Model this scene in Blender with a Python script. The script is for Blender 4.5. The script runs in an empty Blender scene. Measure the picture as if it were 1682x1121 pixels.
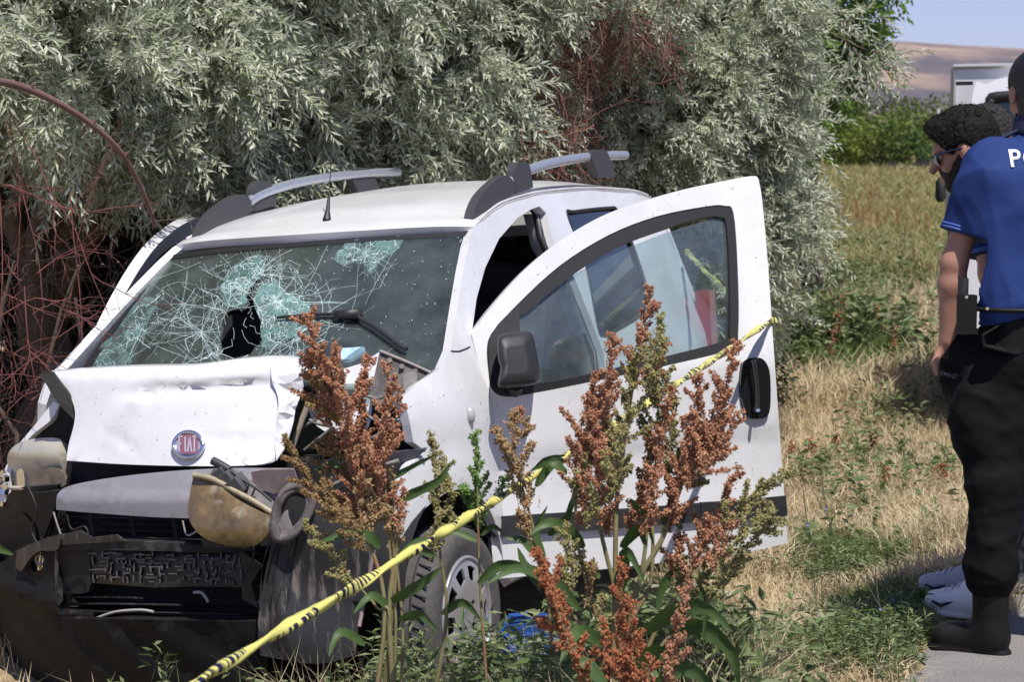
import bpy, bmesh, math, random
import numpy as np
import openvdb
from mathutils import Vector, Matrix
from mathutils.geometry import delaunay_2d_cdt

scene = bpy.context.scene
COL = scene.collection
rng = np.random.default_rng(7)
random.seed(7)

# ------------------------------------------------------------------ camera
CAM = np.array([0.0, 0.0, 1.52])
FPX, PW, PH, HORIZ = 3300.0, 1682.0, 1121.0, 255.0
PITCH = math.atan((PH / 2 - HORIZ) / FPX)
cam_data = bpy.data.cameras.new('camera')
cam = bpy.data.objects.new('camera', cam_data)
COL.objects.link(cam)
cam.location = CAM
cam.rotation_euler = (math.pi / 2 - PITCH, 0, 0)
cam_data.sensor_width = 36
cam_data.lens = FPX / PW * 36
cam_data.clip_start = 0.1
cam_data.clip_end = 20000
cam_data.dof.use_dof = True
cam_data.dof.focus_distance = 6.7
cam_data.dof.aperture_fstop = 8.0
scene.camera = cam

# ------------------------------------------------------------------ sky, sun, exposure
SUN_L = Vector((-0.164, 0.406, -0.899)).normalized()          # the way the sunlight travels
world = bpy.data.worlds.new('World')
scene.world = world
world.use_nodes = True
wn = world.node_tree.nodes
wl = world.node_tree.links
wn.clear()
sky = wn.new('ShaderNodeTexSky')
sky.sky_type = 'NISHITA'
sky.sun_disc = False
sky.sun_elevation = math.asin(-SUN_L.z)
sky.sun_rotation = math.atan2(-SUN_L.x, -SUN_L.y)
sky.altitude = 1000
sky.air_density = 1.0
sky.dust_density = .6
sky.ozone_density = 3.5
bg = wn.new('ShaderNodeBackground')
bg.inputs['Strength'].default_value = 0.105
wo = wn.new('ShaderNodeOutputWorld')
tint = wn.new('ShaderNodeMix'); tint.data_type = 'RGBA'; tint.blend_type = 'MULTIPLY'      # the photograph's cooler white balance
tint.inputs[0].default_value = 1; tint.inputs[7].default_value = (.92, .80, .98, 1)
wl.new(sky.outputs[0], tint.inputs[6])
wl.new(tint.outputs[2], bg.inputs[0])
wl.new(bg.outputs[0], wo.inputs[0])
sun_data = bpy.data.lights.new('sun', 'SUN')
sun_data.energy = 4.4
sun_data.angle = math.radians(0.5)
sun_data.color = (1.0, 0.955, 0.89)
sun = bpy.data.objects.new('sun', sun_data)
COL.objects.link(sun)
sun.rotation_euler = SUN_L.to_track_quat('-Z', 'Y').to_euler()
sun.location = (3, -4, 12)
scene.view_settings.view_transform = 'Standard'
scene.view_settings.look = 'None'
scene.view_settings.gamma = 1
scene.view_settings.use_curve_mapping = False
scene.view_settings.exposure = 0.4
scene.cycles.use_denoising = True
scene.cycles.max_bounces = 8
scene.cycles.diffuse_bounces = 3
scene.cycles.glossy_bounces = 3
scene.cycles.transmission_bounces = 4
scene.cycles.transparent_max_bounces = 16
scene.cycles.volume_bounces = 0

# ------------------------------------------------------------------ small helpers
def tag(o, label=None, cat=None, group=None, kind=None):
    if label: o['label'] = label
    if cat: o['category'] = cat
    if group: o['group'] = group
    if kind: o['kind'] = kind
    return o

def empty(name, loc=(0, 0, 0), rot=(0, 0, 0), **kw):
    o = bpy.data.objects.new(name, None)
    COL.objects.link(o)
    o.location = loc
    o.rotation_euler = rot
    o.empty_display_size = 0.1
    return tag(o, **kw)

def link_mesh(name, me, mat, parent=None, **kw):
    o = bpy.data.objects.new(name, me)
    COL.objects.link(o)
    if mat is not None and not me.materials:
        for m in (mat if isinstance(mat, (list, tuple)) else [mat]):
            me.materials.append(m)
    if parent is not None: o.parent = parent
    return tag(o, **kw)

def np_mesh(name, V, F, smooth=True, mat_idx=None):
    """V (n,3); F list of arrays of shape (m,k) with equal k, or one array."""
    me = bpy.data.meshes.new(name)
    Fs = F if isinstance(F, list) else [F]
    Fs = [np.asarray(f, np.int32) for f in Fs if len(f)]
    V = np.asarray(V, np.float32)
    me.vertices.add(len(V))
    me.vertices.foreach_set('co', V.ravel())
    tot = np.concatenate([np.full(len(f), f.shape[1], np.int32) for f in Fs])
    loops = np.concatenate([f.ravel() for f in Fs])
    me.loops.add(len(loops))
    me.loops.foreach_set('vertex_index', loops)
    me.polygons.add(len(tot))
    st = np.concatenate([[0], np.cumsum(tot)[:-1]]).astype(np.int32)
    me.polygons.foreach_set('loop_start', st)
    me.polygons.foreach_set('use_smooth', np.full(len(tot), smooth, bool))
    if mat_idx is not None: me.polygons.foreach_set('material_index', np.asarray(mat_idx, np.int32))
    me.update(calc_edges=True)
    return me

class MB:
    """collects shapes into one mesh"""
    def __init__(s): s.V = []; s.F3 = []; s.F4 = []; s.n = 0; s.m3 = []; s.m4 = []; s.mi = 0
    def add(s, V, F):
        V = np.asarray(V, float); F = np.asarray(F, int)
        if len(F) == 0: return
        s.V.append(V)
        if F.shape[1] == 3: s.F3.append(F + s.n); s.m3 += [s.mi] * len(F)
        else: s.F4.append(F + s.n); s.m4 += [s.mi] * len(F)
        s.n += len(V)
    def box(s, c, size, R=None, taper=1.0):
        x, y, z = [d / 2 for d in size]
        P = np.array([[-x, -y, -z], [x, -y, -z], [x, y, -z], [-x, y, -z], [-x * taper, -y * taper, z], [x * taper, -y * taper, z], [x * taper, y * taper, z], [-x * taper, y * taper, z]])
        if R is not None: P = P @ np.asarray(R).T
        s.add(P + np.asarray(c), [[0, 3, 2, 1], [4, 5, 6, 7], [0, 1, 5, 4], [1, 2, 6, 5], [2, 3, 7, 6], [3, 0, 4, 7]])
    def tube(s, pts, r, n=8, cap=True, flat=None):
        pts = np.asarray(pts, float); m = len(pts)
        r = np.broadcast_to(np.asarray(r, float), (m,))
        T = np.gradient(pts, axis=0); T /= np.linalg.norm(T, axis=1)[:, None] + 1e-9
        up = np.array([0, 0, 1.]) if abs(T[0][2]) < .9 else np.array([1., 0, 0])
        A = np.cross(T[0], up); A /= np.linalg.norm(A)
        Vs = []
        a = np.arange(n) * 2 * np.pi / n
        for i in range(m):
            A = A - T[i] * (A @ T[i]); A /= np.linalg.norm(A) + 1e-9
            B = np.cross(T[i], A)
            f = 1 if flat is None else flat
            Vs.append(pts[i] + r[i] * (np.cos(a)[:, None] * A + f * np.sin(a)[:, None] * B))
        V = np.concatenate(Vs)
        i = np.arange(m - 1)[:, None] * n; j = np.arange(n)[None]; k = (j + 1) % n
        F = np.stack([i + j, i + k, i + n + k, i + n + j], -1).reshape(-1, 4)
        s.add(V, F)
        if cap:
            for e, o in ((0, 1), (m - 1, -1)):
                c = np.vstack([V[e * n:(e + 1) * n], pts[e]])
                f = np.stack([np.full(n, n), (np.arange(n) + 1) % n, np.arange(n)], 1)
                s.add(c, f[:, ::o])
    def build(s, name, mat, parent=None, smooth=True, **kw):
        Fs = []; mi = []
        if s.F3: Fs.append(np.concatenate(s.F3)); mi += s.m3
        if s.F4: Fs.append(np.concatenate(s.F4)); mi += s.m4
        me = np_mesh(name, np.concatenate(s.V), Fs, smooth, mi if max(mi) else None)
        if smooth == 'auto': pass
        return link_mesh(name, me, mat, parent, **kw)

def rotz(a): c, s = math.cos(a), math.sin(a); return np.array([[c, -s, 0], [s, c, 0], [0, 0, 1.]])
def rotx(a): c, s = math.cos(a), math.sin(a); return np.array([[1., 0, 0], [0, c, -s], [0, s, c]])
def roty(a): c, s = math.cos(a), math.sin(a); return np.array([[c, 0, s], [0, 1., 0], [-s, 0, c]])

def catmull(P, n=6, closed=False):
    """smooth line through points; a third/extra value 1 marks a corner (2-D only)"""
    P = [tuple(p) for p in P]
    pts = np.array([p[:2] if len(p) == 3 and p[2] in ('c',) else p for p in P], float)
    corner = [len(p) == 3 and p[2] in ('c',) for p in P]
    N = len(pts); out = []
    rngi = range(N) if closed else range(N - 1)
    for i in rngi:
        p1, p2 = pts[i], pts[(i + 1) % N]
        p0 = pts[(i - 1) % N] if (closed or i > 0) else p1
        p3 = pts[(i + 2) % N] if (closed or i + 2 < N) else p2
        m1 = (p2 - p0) / 2; m2 = (p3 - p1) / 2
        if corner[i]: m1 = (p2 - p1)
        if corner[(i + 1) % N]: m2 = (p2 - p1)
        for k in range(n):
            t = k / n
            out.append((2 * t**3 - 3 * t**2 + 1) * p1 + (t**3 - 2 * t**2 + t) * m1 + (-2 * t**3 + 3 * t**2) * p2 + (t**3 - t**2) * m2)
    if not closed: out.append(pts[-1])
    return np.array(out)

def in_poly(P, poly):
    x, y = P[:, 0], P[:, 1]; r = np.zeros(len(P), bool); n = len(poly)
    for i in range(n):
        x1, y1 = poly[i]; x2, y2 = poly[(i + 1) % n]
        c = ((y1 > y) != (y2 > y)) & (x < (x2 - x1) * (y - y1) / (y2 - y1 + 1e-12) + x1)
        r ^= c
    return r

def triangulate(outline, holes=(), step=None, jitter=0.25, seed=1):
    """triangles of a 2-D outline with holes, with inner points every step"""
    loops = [np.asarray(outline, float)] + [np.asarray(h, float) for h in holes]
    V = np.concatenate(loops); E = []; n = 0
    for l in loops:
        E += [(n + i, n + (i + 1) % len(l)) for i in range(len(l))]; n += len(l)
    if step:
        lo, hi = loops[0].min(0), loops[0].max(0)
        gx, gy = np.meshgrid(np.arange(lo[0], hi[0], step), np.arange(lo[1], hi[1], step))
        G = np.stack([gx.ravel(), gy.ravel()], 1)
        G += np.random.default_rng(seed).uniform(-jitter, jitter, G.shape) * step
        k = in_poly(G, loops[0])
        for h in loops[1:]: k &= ~in_poly(G, h)
        G = G[k]
        if len(G):
            D = np.min(np.linalg.norm(G[:, None] - V[None], axis=2), axis=1)
            G = G[D > step * .45]
            V = np.concatenate([V, G])
    r = delaunay_2d_cdt([Vector(v) for v in V], E, [], 0, 1e-9)
    P = np.array([tuple(v) for v in r[0]]); F = np.array([f for f in r[2] if len(f) == 3])
    c = P[F].mean(1); k = in_poly(c, loops[0])
    for h in loops[1:]: k &= ~in_poly(c, h)
    F = F[k]
    a = P[F]; cr = (a[:, 1, 0] - a[:, 0, 0]) * (a[:, 2, 1] - a[:, 0, 1]) - (a[:, 1, 1] - a[:, 0, 1]) * (a[:, 2, 0] - a[:, 0, 0])
    F[cr < 0] = F[cr < 0][:, ::-1]
    return P, F

def boundary(F):
    e = {}
    for t in F:
        for i in range(len(t)):
            a, b = int(t[i]), int(t[(i + 1) % len(t)])
            if (b, a) in e: del e[(b, a)]
            else: e[(a, b)] = 1
    return np.array(list(e.keys()))

def vnormals(V, F):
    N = np.zeros_like(V); a = V[F]
    n = np.cross(a[:, 1] - a[:, 0], a[:, 2] - a[:, 0])
    for i in range(3): np.add.at(N, F[:, i], n)
    return N / (np.linalg.norm(N, axis=1)[:, None] + 1e-12)

def sheet(name, V, F, thick, mat, parent=None, flip=False, **kw):
    """a thin solid: front face as given, back face thick behind it, crisp rim"""
    V = np.asarray(V, float); F = np.asarray(F, int)
    if flip: F = F[:, ::-1]
    N = vnormals(V, F); n = len(V)
    B = V - N * thick
    be = boundary(F)
    m = MB()
    m.add(V, F); m.add(B, F[:, ::-1])
    if len(be):
        a, b = be[:, 0], be[:, 1]; k = len(be)
        Q = np.concatenate([V[a], V[b], B[b], B[a]])
        i = np.arange(k)
        m.add(Q, np.stack([i + k, i, i + 3 * k, i + 2 * k], 1))
    return m.build(name, mat, parent, **kw)

# ------------------------------------------------------------------ materials
def new_mat(name):
    m = bpy.data.materials.new(name); m.use_nodes = True
    nt = m.node_tree; b = nt.nodes['Principled BSDF']
    return m, nt, b
def N_(nt, t, **kw):
    n = nt.nodes.new(t)
    for k, v in kw.items(): setattr(n, k, v)
    return n
def ramp(nt, stops, src):
    r = N_(nt, 'ShaderNodeValToRGB')
    e = r.color_ramp.elements
    while len(e) < len(stops): e.new(.5)
    for i, (p, c) in enumerate(stops):
        e[i].position = p; e[i].color = (*c, 1) if len(c) == 3 else c
    nt.links.new(src, r.inputs[0]); return r
def noise(nt, scale, detail=4, rough=.6, coord='Object', dist=0.0):
    tc = N_(nt, 'ShaderNodeTexCoord'); n = N_(nt, 'ShaderNodeTexNoise')
    n.inputs['Scale'].default_value = scale; n.inputs['Detail'].default_value = detail; n.inputs['Roughness'].default_value = rough
    n.inputs['Distortion'].default_value = dist
    nt.links.new(tc.outputs[coord], n.inputs['Vector']); return n
def mixc(nt, fac, a, b, mode='MIX'):
    m = N_(nt, 'ShaderNodeMix', data_type='RGBA', blend_type=mode)
    for s, v in ((0, fac), (6, a), (7, b)):
        if hasattr(v, 'is_linked') or hasattr(v, 'links'): nt.links.new(v, m.inputs[s])
        elif s == 0: m.inputs[s].default_value = v
        else: m.inputs[s].default_value = (*v, 1)
    return m.outputs[2]
def simple(name, col, rough=.6, metal=0.0, spec=.5, var=0.0, scale=30, bump=0.0, bscale=80, dirt=None, dscale=4, dlo=.5, dhi=.7, coat=0):
    m, nt, b = new_mat(name)
    b.inputs['Roughness'].default_value = rough; b.inputs['Metallic'].default_value = metal
    b.inputs['Specular IOR Level'].default_value = spec
    b.inputs['Coat Weight'].default_value = coat
    b.inputs['Coat Roughness'].default_value = .06
    c = None
    if var:
        n = noise(nt, scale)
        r = ramp(nt, [(.25, [x * (1 - var) for x in col]), (.75, [min(1, x * (1 + var)) for x in col])], n.outputs[0]); c = r.outputs[0]
    if dirt:
        n2 = noise(nt, dscale, 8, .7)
        r2 = ramp(nt, [(dlo, (0, 0, 0)), (dhi, (1, 1, 1))], n2.outputs[0])
        c = mixc(nt, r2.outputs[0], c if c is not None else col, dirt)
        rr = N_(nt, 'ShaderNodeMapRange'); rr.inputs[3].default_value = rough; rr.inputs[4].default_value = .9
        nt.links.new(r2.outputs[0], rr.inputs[0]); nt.links.new(rr.outputs[0], b.inputs['Roughness'])
    if c is not None: nt.links.new(c, b.inputs['Base Color'])
    else: b.inputs['Base Color'].default_value = (*col, 1)
    if bump:
        n3 = noise(nt, bscale, 6, .65); bp = N_(nt, 'ShaderNodeBump'); bp.inputs['Strength'].default_value = bump; bp.inputs['Distance'].default_value = .004
        nt.links.new(n3.outputs[0], bp.inputs['Height']); nt.links.new(bp.outputs[0], b.inputs['Normal'])
    return m
def leafy(name, cols, trans=.25, rough=.5, spec=.3):
    """leaf material: each leaf takes its own tone, light passes through"""
    m, nt, b = new_mat(name)
    g = N_(nt, 'ShaderNodeNewGeometry')
    n = len(cols)
    r = ramp(nt, [(i / max(1, n - 1), c) for i, c in enumerate(cols)], g.outputs['Random Per Island'])
    b.inputs['Roughness'].default_value = rough; b.inputs['Specular IOR Level'].default_value = spec
    nt.links.new(r.outputs[0], b.inputs['Base Color'])
    if trans:
        t = N_(nt, 'ShaderNodeBsdfTranslucent'); mx = N_(nt, 'ShaderNodeMixShader'); mx.inputs[0].default_value = trans
        nt.links.new(r.outputs[0], t.inputs[0]); nt.links.new(b.outputs[0], mx.inputs[1]); nt.links.new(t.outputs[0], mx.inputs[2])
        nt.links.new(mx.outputs[0], nt.nodes['Material Output'].inputs[0])
    return m

# a point of the place seen at photograph pixel (x, y), at distance d along the view axis
_fw = np.array([0, math.cos(PITCH), -math.sin(PITCH)]); _up = np.array([0, math.sin(PITCH), math.cos(PITCH)]); _rt = np.array([1., 0, 0])
def at(x, y, d):
    return CAM + d * (_fw + _rt * (x - PW / 2) / FPX - _up * (y - PH / 2) / FPX)
# ------------------------------------------------------------------ terrain
_fr = np.random.default_rng(3)
_fq = [(_fr.uniform(.2, 2.2), _fr.uniform(0, 6.28), _fr.uniform(0, 6.28)) for _ in range(14)]
def wob(x, y):
    s = 0
    for i, (k, a, p) in enumerate(_fq): s = s + np.sin(k * (x * math.cos(a) + y * math.sin(a)) + p) / (1 + k)
    return s / 5
def road_s(x, y):
    """distance left of the road's edge"""
    return -((x - 1.19 - (y - 5.8) * .57) * .869)
def sm(t): t = np.clip(t, 0, 1); return t * t * (3 - 2 * t)
def terrain(x, y):
    x = np.asarray(x, float); y = np.asarray(y, float)
    s = road_s(x, y) + .06 * wob(x * 5, y * 5)
    z = -0.31 * sm((s - .05) / 1.2)
    rise = np.where(y < 14, 0, np.where(y < 95, (y - 14) * .0145, 1.175))
    z = z + rise * sm(s / 3)
    z = z + (.025 * wob(x * 2.5, y * 2.5) + .03 * wob(x, y)) * sm((s - .1) / .8)
    return z
def ground(px, py):
    for d in np.geomspace(3, 300, 1500):
        p = at(px, py, d)
        if p[2] <= terrain(p[0], p[1]): return p
    return p
def axis(c0, c1, step, far, g=1.17):
    a = list(np.arange(c0, c1, step)); s = step
    lo, hi = [], []
    v = c0
    while v > -far: s *= g; v -= s; lo.append(v)
    v = a[-1]; s = step
    while v < far: s *= g; v += s; hi.append(v)
    return np.array(lo[::-1] + a + hi)
gx, gy = axis(-4, 6, .12, 9000), axis(2, 16, .12, 9000)
GX, GY = np.meshgrid(gx, gy)
V = np.stack([GX.ravel(), GY.ravel(), terrain(GX, GY).ravel()], 1)
i = (np.arange(len(gy) - 1)[:, None] * len(gx) + np.arange(len(gx) - 1)[None]).ravel()
F = np.stack([i, i + 1, i + 1 + len(gx), i + len(gx)], 1)
m, nt, b = new_mat('dry_soil')
n1 = noise(nt, 1.1, 5); n2 = noise(nt, 26, 6, .7)
r1 = ramp(nt, [(.3, (.36, .27, .165)), (.55, (.46, .36, .22)), (.75, (.30, .25, .14))], n1.outputs[0])
r2 = ramp(nt, [(.3, (.55, .5, .45)), (.7, (1.1, 1.08, 1.0))], n2.outputs[0])
nt.links.new(mixc(nt, 1.0, r1.outputs[0], r2.outputs[0], 'MULTIPLY'), b.inputs['Base Color'])
b.inputs['Roughness'].default_value = .95; b.inputs['Specular IOR Level'].default_value = .1
bp = N_(nt, 'ShaderNodeBump'); bp.inputs['Strength'].default_value = .7; bp.inputs['Distance'].default_value = .03
nt.links.new(n2.outputs[0], bp.inputs['Height']); nt.links.new(bp.outputs[0], b.inputs['Normal'])
link_mesh('ground', np_mesh('ground', V, F), m, kind='structure')

# asphalt: a sheet with a frayed edge
ys = np.concatenate([np.arange(-12, 14, .06), np.geomspace(14, 120, 60)])
rows = []
for y in ys:
    xe = 1.19 + (y - 5.8) * .57
    fray = (.04 * math.sin(y * 9.1) + .02 * math.sin(y * 23.7 + 1) + .01 * random.uniform(-1, 1)) * (1 if y < 14 else 0) + .02 * math.sin(y * 1.9)
    rows.append([(xe + fray, y, .005), (xe + fray + .1, y, .012), (xe + 1.0, y, .014), (xe + 3, y, .03), (xe + 7.5, y, .014)])
V = np.array(rows).reshape(-1, 3); k = 5
i = (np.arange(len(ys) - 1)[:, None] * k + np.arange(k - 1)[None]).ravel()
m, nt, b = new_mat('asphalt')
n1 = noise(nt, 160, 3, .8); n2 = noise(nt, 3, 5)
r1 = ramp(nt, [(.3, (.10, .098, .095)), (.5, (.21, .205, .20)), (.72, (.34, .33, .32))], n1.outputs[0])
r2 = ramp(nt, [(.35, (.8, .78, .75)), (.7, (1.1, 1.05, 1.0))], n2.outputs[0])
nt.links.new(mixc(nt, 1.0, r1.outputs[0], r2.outputs[0], 'MULTIPLY'), b.inputs['Base Color'])
b.inputs['Roughness'].default_value = .9
bp = N_(nt, 'ShaderNodeBump'); bp.inputs['Strength'].default_value = .6; bp.inputs['Distance'].default_value = .006
nt.links.new(n1.outputs[0], bp.inputs['Height']); nt.links.new(bp.outputs[0], b.inputs['Normal'])
link_mesh('road', np_mesh('road', V, np.stack([i, i + 1, i + 1 + k, i + k], 1)), m, kind='structure')

# ------------------------------------------------------------------ hills
hx = np.linspace(-4200, 5200, 260); hy = np.linspace(2500, 6200, 120)
HX, HY = np.meshgrid(hx, hy)
def fbm(x, y, seed, octs=6, ridge=True):
    r = np.random.default_rng(seed); s = 0; a = 1.0; f = 1.0
    for o in range(octs):
        v = 0
        for k in range(4):
            t = r.uniform(0, 6.28); v = v + np.sin(f * (x * math.cos(t) + y * math.sin(t)) + r.uniform(0, 6.28))
        v = v / 2.4
        s = s + a * ((1 - np.abs(v)) * 1.4 - .7 if ridge else v); a *= .52; f *= 2.03
    return s
base = sm((HY - 2500) / 2100)
crest = 218 + 26 * np.sin(HX / 1500 + 2.2) - .006 * (HX - 500)
Z = base * (crest + 24 * fbm(HX / 420, HY / 420, 5)) + 48 * base * (1 - base) * 4 * fbm(HX / 330, HY / 420, 9) * .55
V = np.stack([HX.ravel(), HY.ravel(), Z.ravel() + .3], 1)
i = (np.arange(119)[:, None] * 260 + np.arange(259)[None]).ravel()
m, nt, b = new_mat('bare_hillside')
n1 = noise(nt, .0022, 7, .62, dist=1.2); n2 = noise(nt, .008, 6, .7)
r1 = ramp(nt, [(.34, (.10, .085, .09)), (.48, (.25, .18, .145)), (.60, (.36, .265, .18)), (.75, (.16, .125, .12))], n1.outputs[0])
r2 = ramp(nt, [(.3, (.75, .75, .8)), (.7, (1.15, 1.1, 1.05))], n2.outputs[0])
nt.links.new(mixc(nt, 1.0, r1.outputs[0], r2.outputs[0], 'MULTIPLY'), b.inputs['Base Color'])
b.inputs['Roughness'].default_value = 1; b.inputs['Specular IOR Level'].default_value = 0
link_mesh('hills', np_mesh('hills', V, np.stack([i, i + 1, i + 261, i + 260], 1)), m, kind='structure')

# ------------------------------------------------------------------ air
hz, nt, b = new_mat('haze_air')
nt.nodes.remove(b)
pv = N_(nt, 'ShaderNodeVolumePrincipled')
pv.inputs['Color'].default_value = (.80, .86, 1.0, 1); pv.inputs['Density'].default_value = 0.00006; pv.inputs['Anisotropy'].default_value = .2
nt.links.new(pv.outputs[0], nt.nodes['Material Output'].inputs['Volume'])
HB = MB(); HB.box((0, 0, 199), (22000, 22000, 401)); HB.build('haze', hz, smooth=False, kind='stuff')

# ------------------------------------------------------------------ leaves and blades
def unit(v): return v / (np.linalg.norm(v, axis=-1, keepdims=True) + 1e-9)
def leaf_arrays(P, D, U, L, W, fold=.25, mid=.45):
    """folded lance-shaped leaves: base P, direction D, face normal U"""
    n = len(P); D = unit(D); S = unit(np.cross(D, U)); U = np.cross(S, D)
    L = np.broadcast_to(L, n)[:, None]; W = np.broadcast_to(W, n)[:, None]
    c = P + D * L * mid
    A = c + S * W * .5 + U * W * fold; B = c - S * W * .5 + U * W * fold
    T = P + D * L - U * L * .08
    V = np.stack([P, A, T, B], 1).reshape(-1, 3)
    i = np.arange(n)[:, None] * 4
    return V, np.concatenate([i + [[0, 1, 2]], i + [[0, 2, 3]]], 0)
def rand_dirs(n, r=rng):
    v = r.normal(size=(n, 3)); return unit(v)
def blade_arrays(P, H, W, lean, r=rng, seg=2):
    """bent tapering grass blades standing on P"""
    n = len(P); a = r.uniform(0, 6.28, n); b = r.uniform(0, 6.28, n)
    d = np.stack([np.cos(a), np.sin(a), np.zeros(n)], 1); s = np.stack([np.cos(b), np.sin(b), np.zeros(n)], 1)
    H = np.broadcast_to(H, n)[:, None]; W = np.broadcast_to(W, n)[:, None]; lean = np.broadcast_to(lean, n)[:, None]
    z = np.array([[0, 0, 1.]])
    mid = P + z * H * .6 + d * H * lean * .35; tip = P + z * H * (1 - .25 * lean) + d * H * lean
    V = np.stack([P - s * W / 2, P + s * W / 2, mid + s * W * .4, mid - s * W * .4, tip], 1).reshape(-1, 3)
    i = np.arange(n)[:, None] * 5
    return V, i + [[0, 1, 2, 3]], i + [[3, 2, 4]]
def merge(parts):
    """parts of (V, F...) -> V, list of faces"""
    Vs, F3, F4, n = [], [], [], 0
    for p in parts:
        Vs.append(p[0])
        for f in p[1:]:
            (F3 if f.shape[1] == 3 else F4).append(f + n)
        n += len(p[0])
    out = []
    if F3: out.append(np.concatenate(F3))
    if F4: out.append(np.concatenate(F4))
    return np.concatenate(Vs), out
# ------------------------------------------------------------------ the wrecked van
VM = rotz(-1.94936) @ roty(-0.00923) @ rotx(0.07022)
VT = np.array([-0.92245, 6.83127, -0.31222])
van = empty('wrecked_van', VT, (0.07022, -0.00923, -1.94936),
            label='white wrecked van with crushed front, shattered windscreen and open driver door', cat='van')
_o = VM.T @ (CAM - VT)
def hit(P, S, t0=4.5, t1=13.0, n=420):
    """points of the van surface S(x,y,z)=0 in van axes"""
    P = np.asarray(P, float)
    D = (np.array([at(p[0], p[1], 1.0) for p in P]) - CAM) @ VM
    ts = np.linspace(t0, t1, n)
    Q = _o + ts[None, :, None] * D[:, None, :]
    g = S(Q[..., 0], Q[..., 1], Q[..., 2])
    ch = np.sign(g[:, :-1]) != np.sign(g[:, 1:])
    k = np.where(ch.any(1), ch.argmax(1), np.abs(g).argmin(1).clip(0, n - 2))
    r = np.arange(len(P)); a, b = ts[k].copy(), ts[k + 1].copy()
    ga = g[r, k]
    for _ in range(22):
        mid = (a + b) / 2; q = _o + mid[:, None] * D
        gm = S(q[:, 0], q[:, 1], q[:, 2])
        same = np.sign(gm) == np.sign(ga)
        a = np.where(same, mid, a); b = np.where(same, b, mid)
    return _o + ((a + b) / 2)[:, None] * D

def facing(V, F):
    N = np.cross(V[F[:, 1]] - V[F[:, 0]], V[F[:, 2]] - V[F[:, 0]]); c = V[F].mean(1)
    return F if (N * (_o - c)).sum() > 0 else F[:, ::-1]
def skin(name, outline, S, thick, mat, holes=(), step=16, parent=None, n=4, smooth_line=True, post=None, seed=1, frame=None, **kw):
    ol = catmull(outline, n, True) if smooth_line else np.array([p[:2] for p in outline], float)
    hs = [catmull(h, n, True) if smooth_line else np.array(h, float) for h in holes]
    P, F = triangulate(ol, hs, step, seed=seed)
    V = hit(P, S); F = facing(V, F)
    if post is not None: V = post(V)
    if frame is not None: V = frame(V)
    return sheet(name, V, F, thick, mat, parent if parent is not None else van, **kw)
def line(name, P, S, r, mat, n=6, nn=8, parent=None, frame=None, flat=None):
    V = hit(catmull(P, nn), S)
    if frame is not None: V = frame(V)
    m = MB(); m.tube(V, r, n, flat=flat); return m.build(name, mat, parent if parent is not None else van)

# materials
def car_paint():
    m, nt, b = new_mat('white_car_paint')
    n1 = noise(nt, 55, 3, .6); n2 = noise(nt, 2.2, 7, .72)
    r1 = ramp(nt, [(.67, (0, 0, 0)), (.70, (1, 1, 1))], n1.outputs[0])
    r2 = ramp(nt, [(.42, (.69, .695, .705)), (.80, (.56, .55, .525))], n2.outputs[0])
    c = mixc(nt, r1.outputs[0], r2.outputs[0], (.42, .34, .25))
    nt.links.new(c, b.inputs['Base Color'])
    b.inputs['Roughness'].default_value = .32; b.inputs['Coat Weight'].default_value = .5; b.inputs['Coat Roughness'].default_value = .08
    return m
M_white = car_paint()
M_whiterust = simple('scraped_white_paint', (.74, .74, .73), .45, dirt=(.48, .33, .22), dscale=9, dlo=.54, dhi=.64)
M_inner = simple('primer_grey_inner_panel', (.30, .31, .32), .6, var=.15, scale=12)
M_seal = simple('black_rubber_seal', (.012, .012, .013), .55)
M_trim = simple('black_plastic_trim', (.022, .022, .023), .5, var=.3, scale=25, bump=.15, bscale=400)
M_dusty = simple('dusty_black_plastic', (.020, .0195, .019), .65, spec=.22, bump=.3, bscale=60, dirt=(.088, .088, .090), dscale=14, dlo=.52, dhi=.74)
M_scuffed = simple('scuffed_black_plastic', (.024, .024, .025), .45, bump=.35, bscale=45, dirt=(.20, .165, .145), dscale=24, dlo=.52, dhi=.70)
def streaked(m):
    # scratches and caked mud run down the plastic
    nt = m.node_tree
    for n in [n for n in nt.nodes if n.type == 'TEX_NOISE']:
        if n.inputs['Scale'].default_value == 24:
            mp = N_(nt, 'ShaderNodeMapping'); mp.inputs['Scale'].default_value = (1.4, 1.4, .22); src = n.inputs['Vector'].links[0].from_socket
            nt.links.new(src, mp.inputs[0]); nt.links.new(mp.outputs[0], n.inputs['Vector'])
    return m
streaked(M_scuffed)
M_greytrim = simple('grey_plastic_trim', (.235, .228, .25), .5, var=.12, scale=6, dirt=(.33, .30, .28), dscale=14, dlo=.55, dhi=.8)
M_silver = simple('satin_aluminium', (.55, .58, .64), .38, metal=.75, var=.06)
M_chrome = simple('chrome', (.75, .76, .78), .16, metal=1)
M_void = simple('void_shade_black', (.008, .008, .009), .9, var=.4, scale=20)  # near black colour stands in for shade inside hollows and gaps
M_metal = simple('dirty_bare_metal', (.26, .235, .21), .5, metal=.4, var=.3, scale=18)
M_fabric = simple('dark_grey_seat_fabric', (.028, .030, .036), .9, var=.3, scale=120)
M_dash = simple('dark_dashboard', (.035, .036, .040), .65, var=.2, scale=40)
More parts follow.
